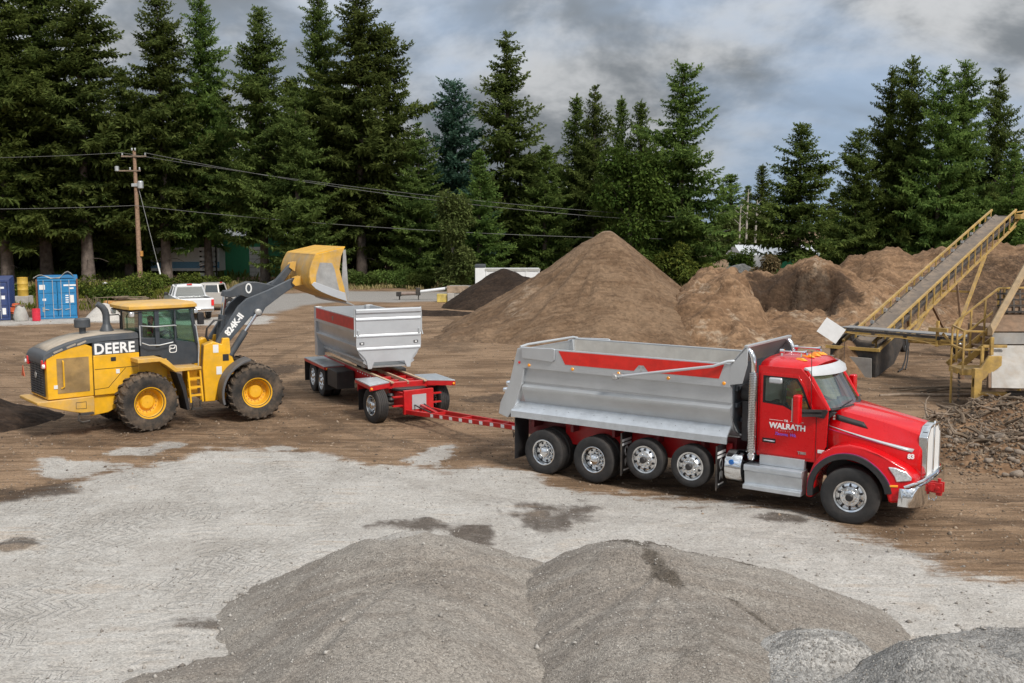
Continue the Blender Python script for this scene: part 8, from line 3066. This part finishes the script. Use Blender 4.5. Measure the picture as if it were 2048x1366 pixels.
# ---------------------------------------------------------------- broadleaf crowns and bushes
def leafy(seed, blobs, n, leaf, flat=0.8):
    rs = np.random.RandomState(seed)
    PV, TN = [], []
    wsum = sum(b_[3] ** 2 for b_ in blobs)
    for bx_, by_, bz2, br in blobs:
        k = max(20, int(n * br * br / wsum))
        v = rs.randn(k, 3)
        v /= np.linalg.norm(v, axis=1, keepdims=True)
        rr = br * (0.45 + 0.55 * rs.rand(k) ** 0.5) * (1 + 0.22 * np.sin(v[:, 0] * 5 + seed) * np.cos(v[:, 1] * 6 + bz2))
        p = v * rr[:, None] * np.array([1, 1, flat]) + np.array([bx_, by_, bz2])
        d = v + rs.randn(k, 3) * 0.7 + np.array([0, 0, -0.25])
        d /= np.linalg.norm(d, axis=1, keepdims=True)
        ln = leaf * (0.6 + 0.8 * rs.rand(k))
        PV.append(kites(p, d, ln, ln * 0.62, rs))
        tn = np.clip(0.45 + rs.randn() * 0.15 + rs.randn(k) * 0.2, 0, 1)
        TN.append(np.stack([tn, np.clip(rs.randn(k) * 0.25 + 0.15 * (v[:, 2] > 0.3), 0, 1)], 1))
    return np.concatenate(PV), np.concatenate(TN)


def blob_set(seed, n, rx, ry, z0, z1, r0, r1):
    rs = random.Random(seed)
    out = []
    for _ in range(n):
        t = rs.random()
        a = rs.uniform(0, 6.28)
        q = rs.random() ** 0.5 * math.sin(PI * (0.15 + 0.75 * t)) ** 0.6
        out.append((rx * q * math.cos(a), ry * q * math.sin(a), z0 + (z1 - z0) * t, rs.uniform(r0, r1)))
    return out


def broadleaf(name, label, x, y, blobs, n, leaf, m, trunk=None, cat='tree', group=None, bark='bark'):
    root = empty(name, (x, y, 0), 0, label, cat, group)
    V, T = leafy(hash_name(label), blobs, n, leaf)
    link('crown' if trunk else 'foliage', quads_mesh('foliage', V, T, m), root)
    if trunk:
        b_ = MB()
        h, r0 = trunk
        b_.tube([(0, 0, 0), (0.1, 0, h * 0.5), (0, 0.1, h)], [r0, r0 * 0.8, r0 * 0.35], 8)
        for k in range(6):
            bl = blobs[k % len(blobs)]
            b_.tube([(0.05, 0, h * (0.35 + 0.08 * k)), (bl[0] * 0.5, bl[1] * 0.5, (h * 0.5 + bl[2]) * 0.5), (bl[0], bl[1], bl[2])], [r0 * 0.4, r0 * 0.25, 0.02], 5)
        b_.build('trunk', M_(bark), root, ang=60)
    else:
        b_ = MB()
        for k in range(6):
            bl = blobs[k % len(blobs)]
            b_.tube([(bl[0] * 0.3, bl[1] * 0.3, 0), (bl[0] * 0.8, bl[1] * 0.8, bl[2])], [0.03, 0.01], 4)
        b_.build('stems', M_('bark'), root, stuff=True)
    return root


def hash_name(s_):
    return sum(ord(ch) * (i + 7) for i, ch in enumerate(s_)) % 100000


def at_px(px, Z):
    return (px - 1024) / 2062 * Z * 1.003


broadleaf('maple_tree', 'bright green maple behind the tip of the conical soil pile', at_px(1255, 98), 98, blob_set(3, 34, 3.2, 2.6, 2.0, 12.5, 1.0, 1.9), 15000, 0.36, M_LEAF, (10, 0.28))
broadleaf('willow_tree', 'pale green drooping willow left of the white dump trailer', at_px(905, 93), 93, blob_set(5, 30, 1.7, 1.5, 0.8, 8.5, 0.6, 1.1), 11000, 0.30, M_WILLOW, (7.5, 0.12), bark='pale_bark')
broadleaf('shrub_tree', 'yellow green leafy tree right of the lone spreading fir', at_px(1680, 118), 118, blob_set(8, 20, 2.8, 2.0, 0.8, 5.8, 0.8, 1.5), 7000, 0.35, M_LEAF, (4.5, 0.12))
for px_, lb_ in ((1452, 'pale olive thicket behind the bare trunks, left half of the gap'), (1512, 'pale olive thicket behind the bare trunks, right half of the gap')):
    broadleaf('thicket', lb_, at_px(px_, 182), 182, blob_set(px_, 26, 3.4, 2.0, 0.5, 7.5, 0.9, 1.7), 8000, 0.42, M_WILLOW, (6, 0.14), bark='pale_bark')
broadleaf('shrub', 'rounded green shrub left of the white container', at_px(1482, 116), 116, blob_set(9, 10, 1.4, 1.2, 0.6, 3.0, 0.6, 1.0), 4500, 0.28, M_LEAF, None, 'bush')
broadleaf('shrub', 'tall bushy understory below the ragged fir', at_px(1335, 96), 96, blob_set(10, 16, 2.6, 1.4, 0.5, 3.4, 0.7, 1.2), 7000, 0.30, M_BUSH, None, 'bush')
broadleaf('shrub', 'weedy bush between the cone and the dug out mound', at_px(1405, 92), 92, blob_set(12, 12, 2.2, 1.2, 0.3, 1.9, 0.5, 0.9), 5000, 0.25, M_BUSH, None, 'bush')
broadleaf('dry_bush', 'dry brown bush on the mound crest in front of the low green shed', at_px(1532, 98), 98, blob_set(13, 10, 1.2, 0.8, 0.8, 2.6, 0.5, 0.8), 3500, 0.24, M_DRY, None, 'bush')
BUSHES = ((205, 78, 1.2, 'yellow green bramble bush right of the blue container'), (232, 76, 1.1, 'round bramble bush above the orange beams'), (262, 82, 1.0, 'bramble bush at the foot of the utility pole'), (170, 84, 0.8, 'tall weeds behind the blue container'),
          (300, 90, 1.2, 'rusty tinted bush right of the utility pole foot'), (60, 82, 0.7, 'low scrub between the two containers'), (395, 99, 0.9, 'dark bush behind the tan pickup cab'), (440, 99, 0.6, 'dark bush behind the tan pickup bed'), (330, 97, 0.8, 'scrub behind the hood of the tan pickup'),
          (735, 99, 1.1, 'pale leafy bush behind the trailer box'), (690, 100, 0.9, 'grey green bush behind the loader bucket'), (800, 98, 1.2, 'leafy bush at the roadside left of the steel boom'), (845, 96, 0.9, 'roadside bush behind the steel boom'), (975, 96, 1.2, 'bush behind the headboard of the white dump trailer'), (1100, 96, 1.6, 'dark bush behind the conical soil pile on its left'))
for i, (px, Z, s0, lb) in enumerate(BUSHES):
    broadleaf('bush', lb, at_px(px, Z), Z, blob_set(30 + i, 9, 1.5 * s0, 0.9, 0.2, 1.15 * s0, 0.45 * s0, 0.8 * s0), 3200, 0.20, M_BUSH if px < 640 else M_WILLOW if px < 720 else M_FIR_L, None, 'bush', 'roadside bushes')
# bare far trunks in the gap
for i, (px, top, lb) in enumerate(((1488, 378, 'tall bare pale trunk in the gap left of the lone fir'), (1506, 400, 'thin bare trunk right of the tallest one in the gap'), (1474, 408, 'short bare trunk leaning left in the gap'))):
    Z = 175
    b = MB()
    h = 5.84 + (450 - top) / 2062 * Z
    b.tube([(0, 0, 0), (0.1, 0, h * 0.6), (0.25, 0, h)], [0.22, 0.16, 0.05], 7)
    for k in range(5):
        z = h * (0.55 + 0.09 * k)
        b.tube([(0.1, 0, z), (0.9 * (-1) ** k, 0, z + 0.9)], [0.07, 0.02], 5)
    o = b.build('bare_trunk', M_('pale_bark'))
    o.location = (at_px(px, Z), Z, 0)
    tag(o, lb, 'tree', 'bare trunks in the gap')

# the wood behind: reads as one dark mass
PV, TN = [], []
rs = np.random.RandomState(77)
LOWS = [fir_crown(200 + k, 20, 0.6, 6.4, 0.70, dens=0.55, leaf=1.7, step=0.62) for k in range(3)]
for px, top, Z in ((-120, 30, 125), (-20, 120, 122), (60, 150, 126), (140, 170, 124), (215, 230, 127), (290, 215, 124), (375, 190, 128), (455, 200, 140), (520, 240, 142), (590, 170, 127), (690, 180, 125), (755, 240, 128), (815, 300, 124), (870, 330, 122), (950, 310, 126), (1060, 320, 125),
                   (1110, 330, 122), (1170, 300, 128), (1230, 320, 126), (1300, 310, 125), (1345, 330, 124), (1660, 385, 170), (1720, 380, 132), (1800, 350, 130), (1880, 340, 132), (1950, 350, 130), (2010, 330, 126), (2080, 260, 126), (2160, 200, 124)):
    V, T = LOWS[rs.randint(3)]
    hh = 5.84 + (450 - top) / 2062 * Z
    k = hh / 20
    a = rs.rand() * 6.28
    ca, sa = math.cos(a), math.sin(a)
    Vx = V[..., 0] * ca - V[..., 1] * sa
    Vy = V[..., 0] * sa + V[..., 1] * ca
    kw = k * (1.0 if hh > 14 else 1.25)
    PV.append(np.stack([Vx * kw + at_px(px, Z), Vy * kw + Z, V[..., 2] * k], -1))
    TN.append(T)
wd_ = link('background_wood', quads_mesh('background_wood', np.concatenate(PV), np.concatenate(TN), M_FIR))
tag(wd_, 'dark wood filling the gaps behind the front row of firs', kind='stuff')

# verge: grass and dry weeds at the back of the yard
def tufts(name, label, n, region, h0, h1, m, seed):
    rs_ = np.random.RandomState(seed)
    x0_, x1_, y0_, y1_ = region
    c = np.stack([x0_ + (x1_ - x0_) * rs_.rand(n), y0_ + (y1_ - y0_) * rs_.rand(n), np.zeros(n)], 1)
    keep = fbm(c[:, 0] * 0.35, c[:, 1] * 0.35, seed, 3) > -0.12
    c = c[keep]
    k = len(c)
    d = np.stack([rs_.randn(k) * 0.35, rs_.randn(k) * 0.35, np.ones(k)], 1)
    d /= np.linalg.norm(d, axis=1, keepdims=True)
    ln = h0 + (h1 - h0) * rs_.rand(k)
    V = kites(c, d, ln, 0.03 + ln * 0.16, rs_)
    o_ = link(name, quads_mesh(name, V, np.stack([rs_.rand(k), rs_.rand(k) * 0.6], 1), m))
    tag(o_, label, kind='stuff')
    return o_


tufts('verge_grass', 'dry grass along the far edge of the road below the firs', 16000, (-60, 14, 93.5, 104), 0.15, 0.6, M_DRY, 5)
tufts('verge_weeds', 'green weeds under the firs and round the pole', 9000, (-62, 14, 97, 112), 0.12, 0.5, M_FIR, 6)
tufts('mound_weeds', 'dry weeds and grass behind the soil mounds', 12000, (14, 44, 80, 116), 0.3, 1.0, M_DRY, 7)
tufts('verge_weeds', 'weeds growing between the containers and the pole', 7000, (-44, -22, 70, 92), 0.2, 0.7, M_BUSH, 8)
tufts('forest_floor', 'dark green undergrowth on the floor of the wood', 16000, (-70, 70, 108, 135), 0.4, 1.3, M_FIR, 9)
